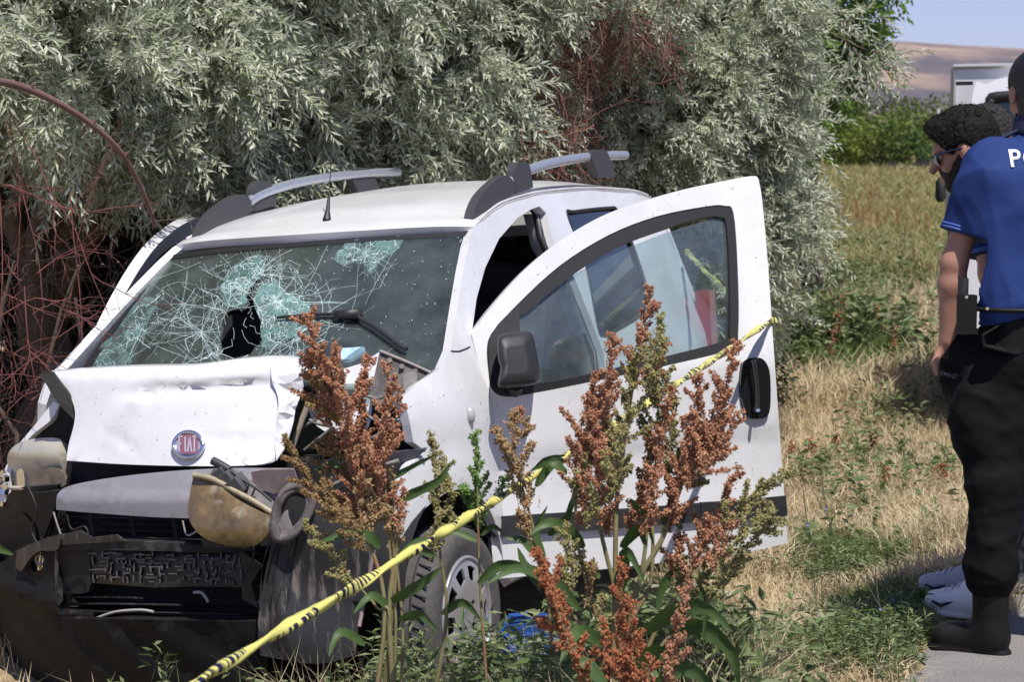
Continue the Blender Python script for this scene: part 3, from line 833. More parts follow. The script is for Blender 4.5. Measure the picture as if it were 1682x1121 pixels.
# --- front wing and lamp on the far side
M_lens = simple('milky_lamp_lens', (.47, .445, .36), .22, var=.15, scale=9, coat=.6, dirt=(.33, .29, .21), dscale=9, dlo=.56, dhi=.75)
skin('wing_edge', [(-30, 830, 'c'), (4, 778), (22, 742), (56, 700), (88, 660, 'c'), (98, 665, 'c'), (84, 690), (52, 716), (30, 744), (16, 780), (8, 825, 'c')], S_x(.14, -.3, .8, .15), .02, M_white, step=12)
lamp = skin('headlight', [(20, 775), (26, 745), (42, 726), (70, 719), (102, 719), (111, 730), (108, 782), (96, 790), (60, 798), (30, 802)], S_x(.20, -.15, .8, .25), .05, M_lens, step=10, post=lambda V: V + np.array([1, 0, 0]) * (.05 * np.exp(-((V[:, 2] - .835) / .07) ** 2))[:, None])
skin('reflector', [(40, 786), (70, 772), (80, 769), (98, 772), (106, 782), (104, 800), (42, 803)], S_x(.262, -.1, .8, .25), .01, simple('broken_lamp_inside', (.14, .115, .085), .3, var=.5, scale=20), parent=lamp, step=9)
skin('chrome_strip', [(28, 775), (38, 773), (40, 802), (30, 804)], S_x(.275, -.1, .8, .25), .01, M_chrome, parent=lamp, step=9)
line('lamp_rim', [(18, 802), (50, 803), (72, 800), (96, 800)], S_x(.285, -.1, .8, .25), .008, simple('dirty_cream_plastic', (.42, .38, .31), .6), parent=lamp)
skin('lamp_housing', [(108, 757, 'c'), (150, 762), (190, 770), (150, 785), (118, 800), (104, 800), (110, 780)], S_x(.14, 0, .8, .2), .02, simple('dim_lamp_housing', (.10, .085, .065), .5, var=.4, scale=15), step=14)
skin('wheel_well_void', [(64, 700), (92, 664), (118, 680), (121, 704), (112, 730), (60, 722), (36, 738)], S_x(.10, 0, .8, .2), .02, M_void, step=14)  # black sheet painting the shade inside the wheel well
m = MB()
for k in range(14):
    q = (cr.uniform(-8, 10), cr.uniform(775, 830)); c = hit([q], S_x(.22, 0, .8, .2))[0]; m.box(c, cr.uniform(.01, .03, 3), rotz(cr.uniform(0, 3)) @ rotx(cr.uniform(0, 3)))
m.build('broken_chrome', M_chrome, van, smooth=False, kind='stuff')
skin('wing_mirror', [(72, 610), (84, 600), (104, 596), (124, 598), (133, 606), (128, 640), (90, 640)], S_x(-.28, 0, 1, 0), .06, M_trim, step=14)

# --- bumper and grille
S_b = S_x(.47, .0, .6, .45)
back = skin('radiator_void', [(88, 748), (488, 748), (470, 900), (440, 1100), (60, 1100), (80, 900)], S_x(.23, 0, .6, .3), .05, M_void, smooth_line=False, step=40)  # black backing sheet, its colour stands for the shade behind the grille
fins = MB()
for k in range(22):
    y = 850 + k * 10.5
    if y < 1090: fins.tube(hit([(100, y), (250, y + 3), (430, y + 8)], S_x(.25, 0, .6, .3)), .004, 4)
fins.build('radiator_fin', M_trim, back, smooth=False)
grey = skin('grille_surround', [(92, 838, 'c'), (95, 812), (120, 797), (200, 783), (300, 773), (400, 769), (484, 771, 'c'), (474, 800), (440, 830), (340, 853, 'c'), (250, 850), (150, 843)], lambda x, y, z: x - (.40 + .55 * np.minimum(.0, .74 - z) - .38 * y * y + .02 * sm((.735 - z) / .02)), .012, M_greytrim, step=10)
sl = []
for x in (152, 219, 288, 358):
    m = MB(); v = hit([(x - 3, 846), (x, 870), (x + 4, 896)], S_x(.36, 0, .6, .4)); m.tube(v, .010, 6, flat=.5); m.build('grille_bar', M_dusty, van)
skin('bumper_shelf', [(90, 898, 'c'), (150, 892), (200, 890), (275, 893), (340, 897), (412, 899, 'c'), (414, 906, 'c'), (340, 909), (250, 905), (150, 904), (92, 906, 'c')], S_x(.475, .0, .6, .45), .05, M_dusty, step=12)
blockp = skin('plate_holder', [(148, 904, 'c'), (404, 908, 'c'), (398, 966, 'c'), (330, 964), (250, 966), (148, 958, 'c')], S_x(.445, 0, .6, .42), .012, M_trim, smooth_line=False, step=20)
rel = MB()
for cx in np.arange(153, 398, 7.5):
    for cy in np.arange(911, 960, 6.2):
        if cr.random() < .42 or (262 < cx < 300 and cr.random() < .5): continue
        cx, cy = cx + cr.normal(0, 1.6), cy + cr.normal(0, 1.0)
        h = cr.random() < (.6 if 225 < cx < 330 else .35); w_, h_ = (cr.uniform(3, 9), 1.1) if h else (1.3, cr.uniform(2, 5))
        q = np.array([(cx - w_, cy + .012 * (cx - 150) - h_), (cx + w_, cy + .012 * (cx - 150) - h_), (cx + w_, cy + .012 * (cx - 150) + h_), (cx - w_, cy + .012 * (cx - 150) + h_)])
        f_ = hit(q, S_x(.455, 0, .6, .42), n=120); g_ = hit(q, S_x(.444, 0, .6, .42), n=120); rel.add(np.concatenate([f_, g_]), [[0, 1, 2, 3], [0, 4, 5, 1], [1, 5, 6, 2], [2, 6, 7, 3], [3, 7, 4, 0]])
rel.build('broken_ribs', simple('grey_scratched_ribs', (.095, .09, .087), .5, var=.4, scale=30), blockp, smooth=False, kind='stuff')
skin('bumper_panel', [(92, 898, 'c'), (148, 903, 'c'), (148, 962, 'c'), (140, 975), (98, 976, 'c'), (90, 930)], S_x(.45, 0, .6, .42), .02, M_dusty, step=12)
for (ya, yb, x1) in ((981, 984, 235), (992, 995, 300), (1004, 1010, 395), (1016, 1016, 400)):
    line('lower_grille_bar', [(94, ya), (200, (ya * 2 + yb) / 3), (x1, yb)], S_x(.43, 0, .6, .42), .006, M_dusty, parent=back, flat=.6)
skin('number_block', [(98, 1000), (152, 1003), (152, 1014), (98, 1012)], S_x(.44, 0, .6, .42), .02, M_dusty, step=12, smooth_line=False)
line('loose_cable', [(160, 1016), (190, 1006), (230, 1003), (252, 1006)], S_x(.44, 0, .6, .42), .005, simple('pale_cable', (.35, .33, .31), .6), parent=back)
line('loose_clip', [(318, 974), (330, 974), (338, 982), (342, 990)], S_x(.45, 0, .6, .42), .005, bpy.data.materials['pale_cable'], parent=back)
M_bump = simple('shade_dark_bumper_plastic', (.010, .010, .0105), .65, spec=.15, bump=.35, bscale=50, dirt=(.045, .042, .039), dscale=12, dlo=.54, dhi=.74)  # darker than the other plastic, colour carries the shade on the lower bumper
bump = skin('bumper', [(-90, 905, 'c'), (-40, 915), (0, 925), (22, 905), (40, 897), (92, 900, 'c'), (94, 960), (97, 1005), (110, 1016), (200, 1018), (300, 1020), (430, 1022, 'c'), (436, 1060), (445, 1130, 'c'), (200, 1135), (0, 1130), (-80, 1110, 'c')],
            lambda x, y, z: x - (.47 - .45 * y * y - .22 * np.maximum(0, .345 - z) + .03 * np.exp(-((z - .35) / .018) ** 2) + .006 * np.sin(23 * y + 31 * z) + .025 * np.exp(-((z - .38) / .03) ** 2) * sm((-.3 - y) / .05)), .02, M_bump, holes=[[(52, 918), (60, 908), (72, 914), (70, 932), (56, 940), (50, 930)]], step=12)
m = MB(); c = hit([(66, 920)], S_x(.46, 0, .6, .45))[0]; m.tube([c + np.array([0, .017 * math.cos(t), .017 * math.sin(t)]) for t in np.linspace(0, 6.283, 17)], .005, 6, cap=False); m.build('mounting_ring', M_metal, bump)
skin('bumper_bracket', [(28, 905, 'c'), (60, 890), (98, 878, 'c'), (100, 886, 'c'), (92, 905), (60, 908), (34, 940, 'c'), (26, 930)], S_x(.49, 0, .6, .45), .02, M_scuffed, parent=bump, step=9)
line('bumper_crease', [(94, 905), (93, 940), (95, 985), (101, 1010)], S_x(.478, 0, .6, .45), .008, M_scuffed, parent=bump)
for P_, x0 in (([(2, 838, 'c'), (20, 806), (50, 800), (95, 797, 'c'), (92, 838), (80, 880, 'c'), (70, 884), (58, 860), (40, 842)], .34), ([(45, 812, 'c'), (96, 806, 'c'), (88, 840), (72, 885, 'c'), (62, 850)], .37), ([(-90, 800, 'c'), (0, 826), (40, 845), (60, 880), (56, 925, 'c'), (20, 935), (-90, 940, 'c')], .27), ([(-50, 780), (8, 800), (20, 835), (0, 850), (-50, 850)], .22)):
    skin('wheel_arch_liner', P_, S_x(x0, .25, .65, .35), .012, M_dusty, step=12)
line('bent_wire', [(88, 842), (96, 868), (103, 887)], S_x(.42, 0, .6, .4), .004, M_metal)

# torn right-hand corner of the bumper
def S_c(o=0.0): return lambda x, y, z: x - (.47 + o - 1.25 * np.maximum(0, y - .34) ** 2 + .018 * np.sin(y * 40 + z * 9) * sm((.50 - y) / .1) + .012 * np.sin(z * 16 + y * 8))
corner = skin('bumper_corner', [(428, 1078, 'c'), (424, 1020), (436, 940), (448, 890), (462, 830), (478, 790, 'c'), (520, 796), (545, 828), (580, 872), (614, 905, 'c'), (606, 950), (592, 1010), (584, 1078, 'c'), (520, 1092)], S_c(), .02, M_scuffed, step=9)
S_f = S_c(.03)
m = MB(); fp = [(450, 862), (454, 830), (468, 806), (488, 797), (506, 801), (513, 820), (508, 846), (494, 868), (474, 884), (456, 882)]
m.tube(hit(catmull(fp + fp[:1], 4), S_f), [.010 + .010 * math.sin(k_ / 40 * 6.28 + 2.2) ** 2 for k_ in range(41)], 8, cap=False); m.tube(hit(catmull([(p[0] * .86 + 482 * .14, p[1] * .86 + 842 * .14) for p in fp + fp[:1]], 4), S_c(.022)), .014, 8, cap=False)
fog = m.build('fog_lamp_bezel', simple('grey_brown_bezel', (.105, .09, .086), .6, var=.35, scale=26, bump=.3, dirt=(.24, .20, .18), dscale=14, dlo=.5, dhi=.7), corner)
skin('fog_lamp_cone', [(p[0] * .95 + 482 * .05, p[1] * .95 + 841 * .05) for p in fp], S_c(.010), .01, bpy.data.materials['grey_brown_bezel'], parent=fog, step=8)
skin('fog_lamp_dark_disc', [(p[0] * .58 + 489 * .42, p[1] * .66 + 838 * .34) for p in fp], S_c(.024), .01, M_void, parent=fog, step=8)  # black disc painting the dark inside the lamp opening
skin('fog_lamp_lip', [(458, 872), (462, 850), (472, 838), (474, 850), (480, 866), (476, 880), (462, 884)], S_c(.026), .008, simple('pale_dusty_lip', (.27, .24, .23), .6), parent=fog, step=8)
line('bumper_tear', [(614, 905), (606, 950), (596, 1000), (590, 1030)], S_c(-.0), .007, simple('torn_pink_plastic', (.28, .21, .20), .7, var=.3, scale=40), parent=corner)
for k in range(7):
    x_ = 432 + k * 7 + cr.normal(0, 5); line('bumper_crease', [(x_ + 18 - k + cr.normal(0, 4), 850 + 5 * k + cr.uniform(0, 40)), (x_ + 6 + cr.normal(0, 5), 930), (x_ - 4 + cr.normal(0, 6), 985 + cr.uniform(0, 20))], S_c(.0), cr.uniform(.0015, .004), M_dusty, parent=corner)
skin('torn_bumper_top', [(412, 776, 'c'), (440, 772), (482, 772, 'c'), (490, 800), (470, 806), (450, 812, 'c'), (420, 800)], S_x(.44, .2, .75, .35), .015, simple('pink_brown_scraped_plastic', (.20, .155, .15), .6, var=.25, scale=18, bump=.3), step=9)
skin('inner_wing_plate', [(545, 764, 'c'), (600, 750), (660, 742), (702, 737, 'c'), (672, 764), (630, 786), (575, 800), (540, 800)], S_x(.28, .2, .75, .2), .012, simple('blue_grey_liner', (.055, .058, .07), .45, var=.3, scale=16), step=12)
line('inner_wing_rod', [(540, 800), (600, 775), (655, 757)], S_x(.30, .2, .75, .2), .008, M_metal)
skin('splash_guard', [(530, 800), (600, 800), (660, 880), (650, 960), (600, 1090), (500, 1100), (480, 950)], S_x(.10, 0, .6, .15), .02, M_void, step=30)
m = MB()
for P_ in ([(508, 690), (520, 696), (545, 701)], [(500, 740), (520, 724), (545, 704)], [(600, 650), (620, 655), (636, 650)], [(590, 670), (615, 690), (660, 690)], [(480, 715), (500, 700), (520, 690)], [(610, 720), (640, 705), (668, 688)], [(500, 660), (540, 672), (600, 668)]):
    m.tube(hit(catmull(P_, 5), S_x(.10, 0, .9, .1)), .006, 6)
m.build('engine_hose', simple('grey_hose', (.16, .16, .155), .6, var=.4, scale=20), van)

# headlight hanging by its wires
S_h = lambda x, y, z: x - (.55 - .35 * y * y - .30 * (z - .62))
hlp = [(318, 781, 'c'), (312, 810), (311, 838, 'c'), (320, 858), (345, 880), (385, 893), (418, 898, 'c'), (436, 884), (447, 866), (452, 846, 'c'), (425, 828), (385, 806), (350, 787)]
c_h = hit([(380, 845)], S_h)[0]
def puff(V):
    d = np.linalg.norm((V - c_h) / np.array([1, .13, .09]) * np.array([0, 1, 1]), axis=1)
    return V + np.outer(.055 * np.maximum(0, 1 - d * d * .6), unit(np.array([1, .1, -.25])))
hang = skin('hanging_headlight', hlp, S_h, .03, simple('dirty_amber_lens', (.145, .098, .042), .28, var=.6, scale=17, coat=.5, dirt=(.30, .27, .20), dscale=10, dlo=.55, dhi=.72, bump=.3, bscale=40), step=8, post=puff)
line('lens_rim', [(318, 781), (350, 788), (385, 807), (425, 829), (452, 847)], lambda x, y, z: S_h(x - .012, y, z), .010, simple('worn_lens_rim', (.30, .25, .16), .5, var=.3, scale=30), parent=hang)
S_h2 = lambda x, y, z: S_h(x + .04, y, z)
skin('lamp_back', [(340, 784, 'c'), (348, 772), (372, 768), (395, 776), (420, 800), (446, 824), (452, 846, 'c'), (420, 830), (380, 808)], S_h2, .05, simple('grey_lamp_back', (.22, .21, .21), .55, var=.35, scale=18, dirt=(.3, .22, .16), dscale=9), parent=hang, step=8)
m = MB(); 
for q, s_ in (((372, 786), (.05, .05, .04)), ((388, 797), (.06, .055, .05)), ((362, 776), (.04, .04, .03))): m.box(hit([q], lambda x, y, z: S_h(x + .01, y, z))[0], s_, rotx(.5) @ roty(.3))
m.build('connector', simple('grey_connector', (.085, .085, .09), .5, var=.2), hang, smooth=False)
line('lamp_plug', [(349, 757), (362, 764), (377, 773)], lambda x, y, z: S_h(x + .005, y, z), .0135, simple('black_plug', (.03, .03, .031), .45), parent=hang, n=10)
line('lamp_wire', [(378, 774), (400, 790), (425, 806), (446, 824)], lambda x, y, z: S_h(x - .0, y, z), .004, M_seal, parent=hang)

# torn edges, splinters and loose wires about the nose of the van
for P_, x0 in (([(96, 880, 'c'), (130, 872, 'c'), (150, 884, 'c'), (190, 879, 'c'), (205, 890, 'c'), (98, 896, 'c')], .485), ([(330, 888, 'c'), (372, 880, 'c'), (392, 892, 'c'), (412, 886, 'c'), (410, 902, 'c'), (335, 900, 'c')], .485), ([(395, 905, 'c'), (430, 930, 'c'), (412, 960, 'c'), (424, 1000, 'c'), (398, 985, 'c')], .46), ([(28, 940, 'c'), (52, 946, 'c'), (40, 990, 'c'), (30, 1010, 'c'), (20, 970, 'c')], .44), ([(96, 960, 'c'), (120, 968, 'c'), (110, 1004, 'c'), (97, 996, 'c')], .47)):
    skin('torn_plastic', P_, S_x(x0, .1, .6, .44), .008, M_scuffed, parent=bump, step=8, n=2)
for P_ in ([(420, 800), (404, 850), (418, 905), (400, 950)], [(300, 856), (308, 880), (330, 872), (352, 890)], [(110, 846), (118, 870), (140, 866), (148, 890)], [(455, 890), (440, 930), (448, 975), (430, 1010)], [(46, 800), (60, 836), (52, 872), (66, 900)]):
    line('loose_wire', P_, S_x(.50, .05, .6, .44), .0032, M_seal if P_[0][0] != 300 else bpy.data.materials['pale_cable'], parent=bump)
# --- side repeater on the left wing
m = MB(); v = hit([(772, 683)], S_side)[0]; lat = []
for th in np.linspace(0, 1, 5):
    for ph in np.linspace(0, 2 * np.pi, 16, endpoint=False): lat.append(v + np.array([.019 * math.cos(ph) * math.cos(th * 1.57), .018 * math.sin(th * 1.57), .031 * math.sin(ph) * math.cos(th * 1.57)]))
j = np.arange(16); ii = np.arange(4)[:, None] * 16
m.add(lat, np.stack([ii + j, ii + (j + 1) % 16, ii + 16 + (j + 1) % 16, ii + 16 + j], -1).reshape(-1, 4)); m.build('side_repeater', simple('clear_grey_repeater', (.42, .41, .40), .2, coat=.6), van)
line('panel_gap', [(741, 577), (755, 577), (772, 570)], lambda x, y, z: S_side(x, y - .001, z), .0025, M_seal)

# --- doors (built in the frame of their hinge)
TH = math.radians(42); HX_, HY_ = -.36, .85
du = np.array([-math.cos(TH), math.sin(TH), 0]); dn = np.array([math.sin(TH), math.cos(TH), 0])
def S_d(o=0.0): return lambda x, y, z: (x - HX_) * dn[0] + (y - HY_) * dn[1] - o + np.maximum(0, z - .98) * .30 + .02 * np.maximum(0, (.62 - z)) + .012 * sm((.74 - z) / .05) * sm((z - .40) / .2)
def to_door(V): return (V - np.array([HX_, HY_, 0])) @ rotz(TH).T
d_out = [(775, 549, 'c'), (800, 513), (850, 455), (900, 410), (950, 376), (1000, 350), (1060, 329), (1120, 312), (1180, 299), (1236, 289), (1246, 294, 'c'), (1252, 330), (1261, 430), (1270, 560), (1280, 700), (1288, 810), (1294, 893, 'c'), (1240, 905), (1150, 918), (1000, 935), (880, 946), (812, 952, 'c'), (806, 880), (800, 800), (798, 700), (797, 650), (786, 598)]
w_out = [(802, 610), (800, 570), (810, 545), (850, 500), (920, 436), (1000, 386), (1080, 355), (1160, 339), (1190, 338), (1205, 350), (1212, 440), (1213, 545), (1200, 574), (1100, 600), (1000, 622), (880, 646), (830, 652), (808, 640)]
w_in = [(852, 620), (850, 530), (870, 510), (930, 460), (1010, 408), (1085, 378), (1155, 357), (1183, 357), (1193, 367), (1198, 440), (1199, 540), (1188, 560), (1100, 584), (1000, 607), (900, 628)]
door = skin('driver_door', d_out, S_d(), .045, M_white, holes=[w_out], step=16, frame=to_door, label='open driver door with black mirror and handle')
door.location = (HX_, HY_, 0); door.rotation_euler = (0, 0, 0)
def dsk(name, o, S, th, mat, **kw): return skin(name, o, S, th, mat, parent=door, frame=to_door, **kw)
dparts = [dsk('window_frame', w_out, S_d(-.004), .03, M_seal, holes=[w_in], step=12)]
w_in_s = [(p[0] * 1.0 + (-3 if p[0] < 1000 else 3), p[1]) for p in w_in]
dparts.append(dsk('window_glass', [(848, 632), (846, 512), (870, 494), (930, 458), (1010, 417), (1085, 386), (1155, 365), (1196, 360), (1203, 440), (1203, 550), (1190, 570), (1100, 592), (1000, 615), (900, 636)], S_d(-.018), .005, M_glass, step=30))
dparts.append(dsk('quarter_panel', [(804, 600), (806, 550), (850, 502), (853, 512), (853, 636), (830, 650), (810, 640)], S_d(.002), .02, M_trim, step=14, n=3))
dparts.append(dsk('bump_strip', [(1152, 826, 'c'), (1220, 822), (1291, 815, 'c'), (1294, 848, 'c'), (1220, 855), (1150, 858, 'c')], S_d(.018), .022, M_trim, step=14))
dparts.append(dsk('bump_strip', [(806, 850, 'c'), (1000, 838), (1150, 827, 'c'), (1150, 858, 'c'), (1000, 870), (806, 884, 'c')], S_d(.018), .022, M_trim, step=18))
hb = dsk('handle', [(1219, 606), (1224, 592), (1240, 588), (1254, 591), (1264, 610), (1266, 650), (1263, 680), (1250, 688), (1230, 686), (1222, 668), (1217, 640)], S_d(.016), .018, simple('gloss_black_handle', (.012, .012, .013), .18, coat=.6), step=6)
dparts.append(hb)
m = MB(); m.tube(to_door(hit(catmull([(1237, 592), (1240, 610), (1243, 640), (1243, 672)], 5), S_d(.05))), [.012] * 16, 8, flat=.6); g1 = m.build('handle_grip', bpy.data.materials['gloss_black_handle'], hb)
m = MB(); a_, b_ = to_door(hit([(1245, 674)], S_d(.013)))[0], to_door(hit([(1245, 674)], S_d(.03)))[0]; m.tube([a_, b_], .008, 12); g2 = m.build('key_lock', M_chrome, hb)
# door mirror: rounded housing standing off the door
mo = [(817, 566), (819, 554), (830, 548), (862, 545), (874, 549), (880, 570), (885, 600), (885, 622), (878, 632), (850, 636), (822, 637), (818, 628), (822, 606), (818, 590)]
mop = catmull(mo, 3, True); c0 = mop.mean(0)
lay = []
for o_, s_ in ((.035, .80), (.05, .93), (.08, 1.0), (.13, 1.0), (.16, .94), (.175, .80), (.18, .5)):
    lay.append(to_door(hit(c0 + (mop - c0) * s_, S_d(o_))))
VV = np.array(lay); kk = VV.shape[1]; m = MB(); j = np.arange(kk); ii = np.arange(len(lay) - 1)[:, None] * kk
m.add(VV.reshape(-1, 3), np.stack([ii + j, ii + (j + 1) % kk, ii + kk + (j + 1) % kk, ii + kk + j], -1).reshape(-1, 4))
m.add(np.vstack([VV[-1], VV[-1].mean(0)]), [[kk, k, (k + 1) % kk] for k in range(kk)]); m.add(np.vstack([VV[0], VV[0].mean(0)]), [[kk, (k + 1) % kk, k] for k in range(kk)])
mir_ = m.build('door_mirror', M_trim, door); dparts.append(mir_)
m = MB(); m.tube(to_door(np.array([hit([(845, 640)], S_d(.0))[0], hit([(848, 630)], S_d(.06))[0]])), .03, 8); m.build('mirror_arm', M_trim, mir_)
# passenger door: the same door mirrored, ajar
def mirrored(o, parent, name=None):
    me = o.data.copy(); n_ = len(me.vertices); co = np.empty(n_ * 3, np.float32); me.vertices.foreach_get('co', co); co = co.reshape(-1, 3); co[:, 1] *= -1; me.vertices.foreach_set('co', co.ravel())
    me.flip_normals(); c = bpy.data.objects.new(name or o.name.split('.')[0], me); COL.objects.link(c); c.parent = parent; return c
pdoor = mirrored(door, van, 'passenger_door')
pdoor.location = (HX_, -HY_, 0); pdoor.rotation_euler = (0, 0, math.radians(19))
for o in dparts:
    if o.name.startswith(('handle', 'door_mirror')): continue
    mirrored(o, pdoor)
door.rotation_euler = (0, 0, -TH)

# --- roof rails
for sg in (1, -1):
    S_r = S_y(.575)
    def fr(V, sg=sg): W_ = V.copy(); W_[:, 1] *= sg; return W_
    m = MB(); m.tube(fr(hit(catmull([(832, 303), (846, 291), (870, 279), (905, 268), (950, 260), (990, 256), (1027, 255)], 6), S_r)) , .021, 10); rail = m.build('roof_rail', M_silver, van)
    for o_, nm in (([(775, 374, 'c'), (778, 350), (790, 322), (815, 296), (832, 288), (842, 296), (850, 314, 'c'), (820, 335), (800, 352), (792, 372, 'c')], 'rail_fairing'), ([(846, 286), (850, 270), (858, 266), (870, 272), (876, 308, 'c'), (848, 318, 'c')], 'rail_foot'), ([(972, 256), (978, 247), (990, 246), (999, 252), (1012, 290, 'c'), (984, 292, 'c')], 'rail_foot')):
        P_, F_ = triangulate(catmull(o_, 4, True), [], 14); a_ = hit(P_, S_y(.60)); b_ = a_.copy(); b_[:, 1] -= .036
        mm = MB(); F_ = facing(a_, F_); mm.add(fr(a_), F_ if sg > 0 else F_[:, ::-1]); mm.add(fr(b_), F_[:, ::-1] if sg > 0 else F_)
        be = boundary(F_); q = np.concatenate([a_[be[:, 0]], a_[be[:, 1]], b_[be[:, 1]], b_[be[:, 0]]]); k_ = len(be); i_ = np.arange(k_)
        mm.add(fr(q), np.stack([i_ + k_, i_, i_ + 3 * k_, i_ + 2 * k_], 1)); mm.build(nm, simple('charcoal_rail_plastic', (.045, .045, .048), .5) if 'charcoal_rail_plastic' not in bpy.data.materials else bpy.data.materials['charcoal_rail_plastic'], rail)
# aerial
b0 = hit([(537, 362)], S_roof)[0]
m = MB(); m.tube([b0, b0 + np.array([-.012, 0, .035]), b0 + np.array([-.03, 0, .09])], [.018, .009, .005], 8); ant = m.build('aerial', M_trim, van)
m = MB(); m.tube([b0 + np.array([-.03, 0, .09]), b0 + np.array([-.10, .0, .33])], .0022, 5); m.build('aerial_mast', M_trim, ant)

# --- wheels
def wheel(x, sg, name='wheel'):
    m = MB(); prof = [(.20, -.085), (.24, -.098), (.275, -.096), (.292, -.080), (.300, -.05), (.303, 0), (.300, .05), (.292, .080), (.275, .096), (.24, .098), (.20, .085)]
    n_ = 64; pr = np.array(prof); a = np.arange(n_) * 2 * np.pi / n_
    V = np.stack([pr[None, :, 0] * np.cos(a)[:, None], np.broadcast_to(pr[None, :, 1], (n_, len(pr))), pr[None, :, 0] * np.sin(a)[:, None]], -1).reshape(-1, 3)
    k = len(pr); i = np.arange(n_)[:, None] * k; j = np.arange(k - 1)[None]; i2 = ((np.arange(n_) + 1) % n_)[:, None] * k
    m.add(V, np.stack([i + j, i + j + 1, i2 + j + 1, i2 + j], -1).reshape(-1, 4))
    w = m.build(name, simple('dusty_tyre_rubber', (.075, .07, .066), .85, var=.3, scale=40, bump=.3) if 'dusty_tyre_rubber' not in bpy.data.materials else bpy.data.materials['dusty_tyre_rubber'], van)
    w.location = (x, .775 * sg, .300)
    t = MB()
    for q in range(56):
        a_ = q * 2 * np.pi / 56; R_ = roty(-a_)
        for y0, y1, sk in ((-.075, -.03, .10), (.03, .075, -.10)):
            P_ = [np.array([.304 * math.cos(s_), y_, .304 * math.sin(s_)]) @ R_.T for s_, y_ in ((0, y0), (sk * .3, (y0 + y1) / 2), (sk * .5, y1))]
            t.tube(P_, .0035, 4, cap=False)
    for y_ in (-.022, .022): t.tube([(.303 * math.cos(s_), y_, .303 * math.sin(s_)) for s_ in np.linspace(0, 6.2832, 49)], .004, 4, cap=False)
    t.build('tread_groove', M_seal, w, smooth=False, kind='stuff')
    hubm = simple('scuffed_silver_hubcap', (.42, .42, .44), .35, metal=.55, var=.15, scale=12) if 'scuffed_silver_hubcap' not in bpy.data.materials else bpy.data.materials['scuffed_silver_hubcap']
    cir = lambda cx, cy, r, n=16, sx=1: [(cx + r * sx * math.cos(t_), cy + r * math.sin(t_)) for t_ in np.linspace(0, 6.2832, n, endpoint=False)]
    holes = [cir(.052 * math.cos(t_), .052 * math.sin(t_), .014, 10) for t_ in np.radians([45, 135, 225, 315])]
    for t_ in np.linspace(0, 6.2832, 10, endpoint=False):
        c_, s_ = math.cos(t_), math.sin(t_); e = [(.125, -.024), (.165, -.032), (.170, .0), (.165, .032), (.125, .024), (.118, 0)]
        holes.append([(p * c_ - q * s_, p * s_ + q * c_) for p, q in e])
    P_, F_ = triangulate(cir(0, 0, .192, 48), holes, .03)
    r_ = np.hypot(P_[:, 0], P_[:, 1]); yy = .088 + .014 * np.cos(np.clip((r_ - .10) / .09, -1, 1) * 1.5) - .02 * np.exp(-(r_ / .035) ** 2) * 0
    V = np.stack([P_[:, 0], yy, P_[:, 1]], 1)
    N0 = np.cross(V[F_[:, 1]] - V[F_[:, 0]], V[F_[:, 2]] - V[F_[:, 0]])[:, 1].sum()
    F_ = F_ if N0 > 0 else F_[:, ::-1]
    if sg < 0: V = V * mir; F_ = F_[:, ::-1]
    hc_ = sheet('hubcap', V, F_, .008, hubm, w)
    r0 = MB(); r0.tube([(.196 * math.cos(s_), .090 * sg, .196 * math.sin(s_)) for s_ in np.linspace(0, 6.2832, 49)], .007, 6, cap=False); r0.build('rim', hubm, w)
    d = MB(); d.tube([(0, .02 * sg, 0), (0, .055 * sg, 0)], [.19, .19], 24); d.build('brake_drum', M_void, w)
    return w
for x in (0, -2.513):
    for sg in (1, -1):
        w_ = wheel(x, sg)
        if x == 0 and sg > 0: w_.location = (.03, .775, .258)
        if x == 0 and sg < 0: w_.location = (-.22, -.62, .30)
# lining of the front wheel arch
m = MB(); v = []
for a in np.radians(np.linspace(10, 170, 16)):
    for y in (.30, .80): v.append((.37 * math.cos(a), y, .31 + .37 * math.sin(a)))
i = np.arange(15) * 2; m.add(v, np.stack([i, i + 1, i + 3, i + 2], 1)); m.build('arch_lining', M_void, van)
# things left on the dashboard shelf
pk = MB(); c = np.array(hit([(574, 592)], S_x(-.20, 0, 1, 0))[0]); pk.box(c, (.12, .13, .05), rotz(.5) @ roty(-.5), taper=.8)
o = pk.build('tissue_packet', simple('blue_white_packet', (.30, .46, .62), .4, var=.5, scale=14), None, smooth=False)
o.data.transform(Matrix(((VM[0][0], VM[0][1], VM[0][2], VT[0]), (VM[1][0], VM[1][1], VM[1][2], VT[1]), (VM[2][0], VM[2][1], VM[2][2], VT[2]), (0, 0, 0, 1))))
tag(o, 'small blue and white packet lying behind the broken windscreen', 'packet')
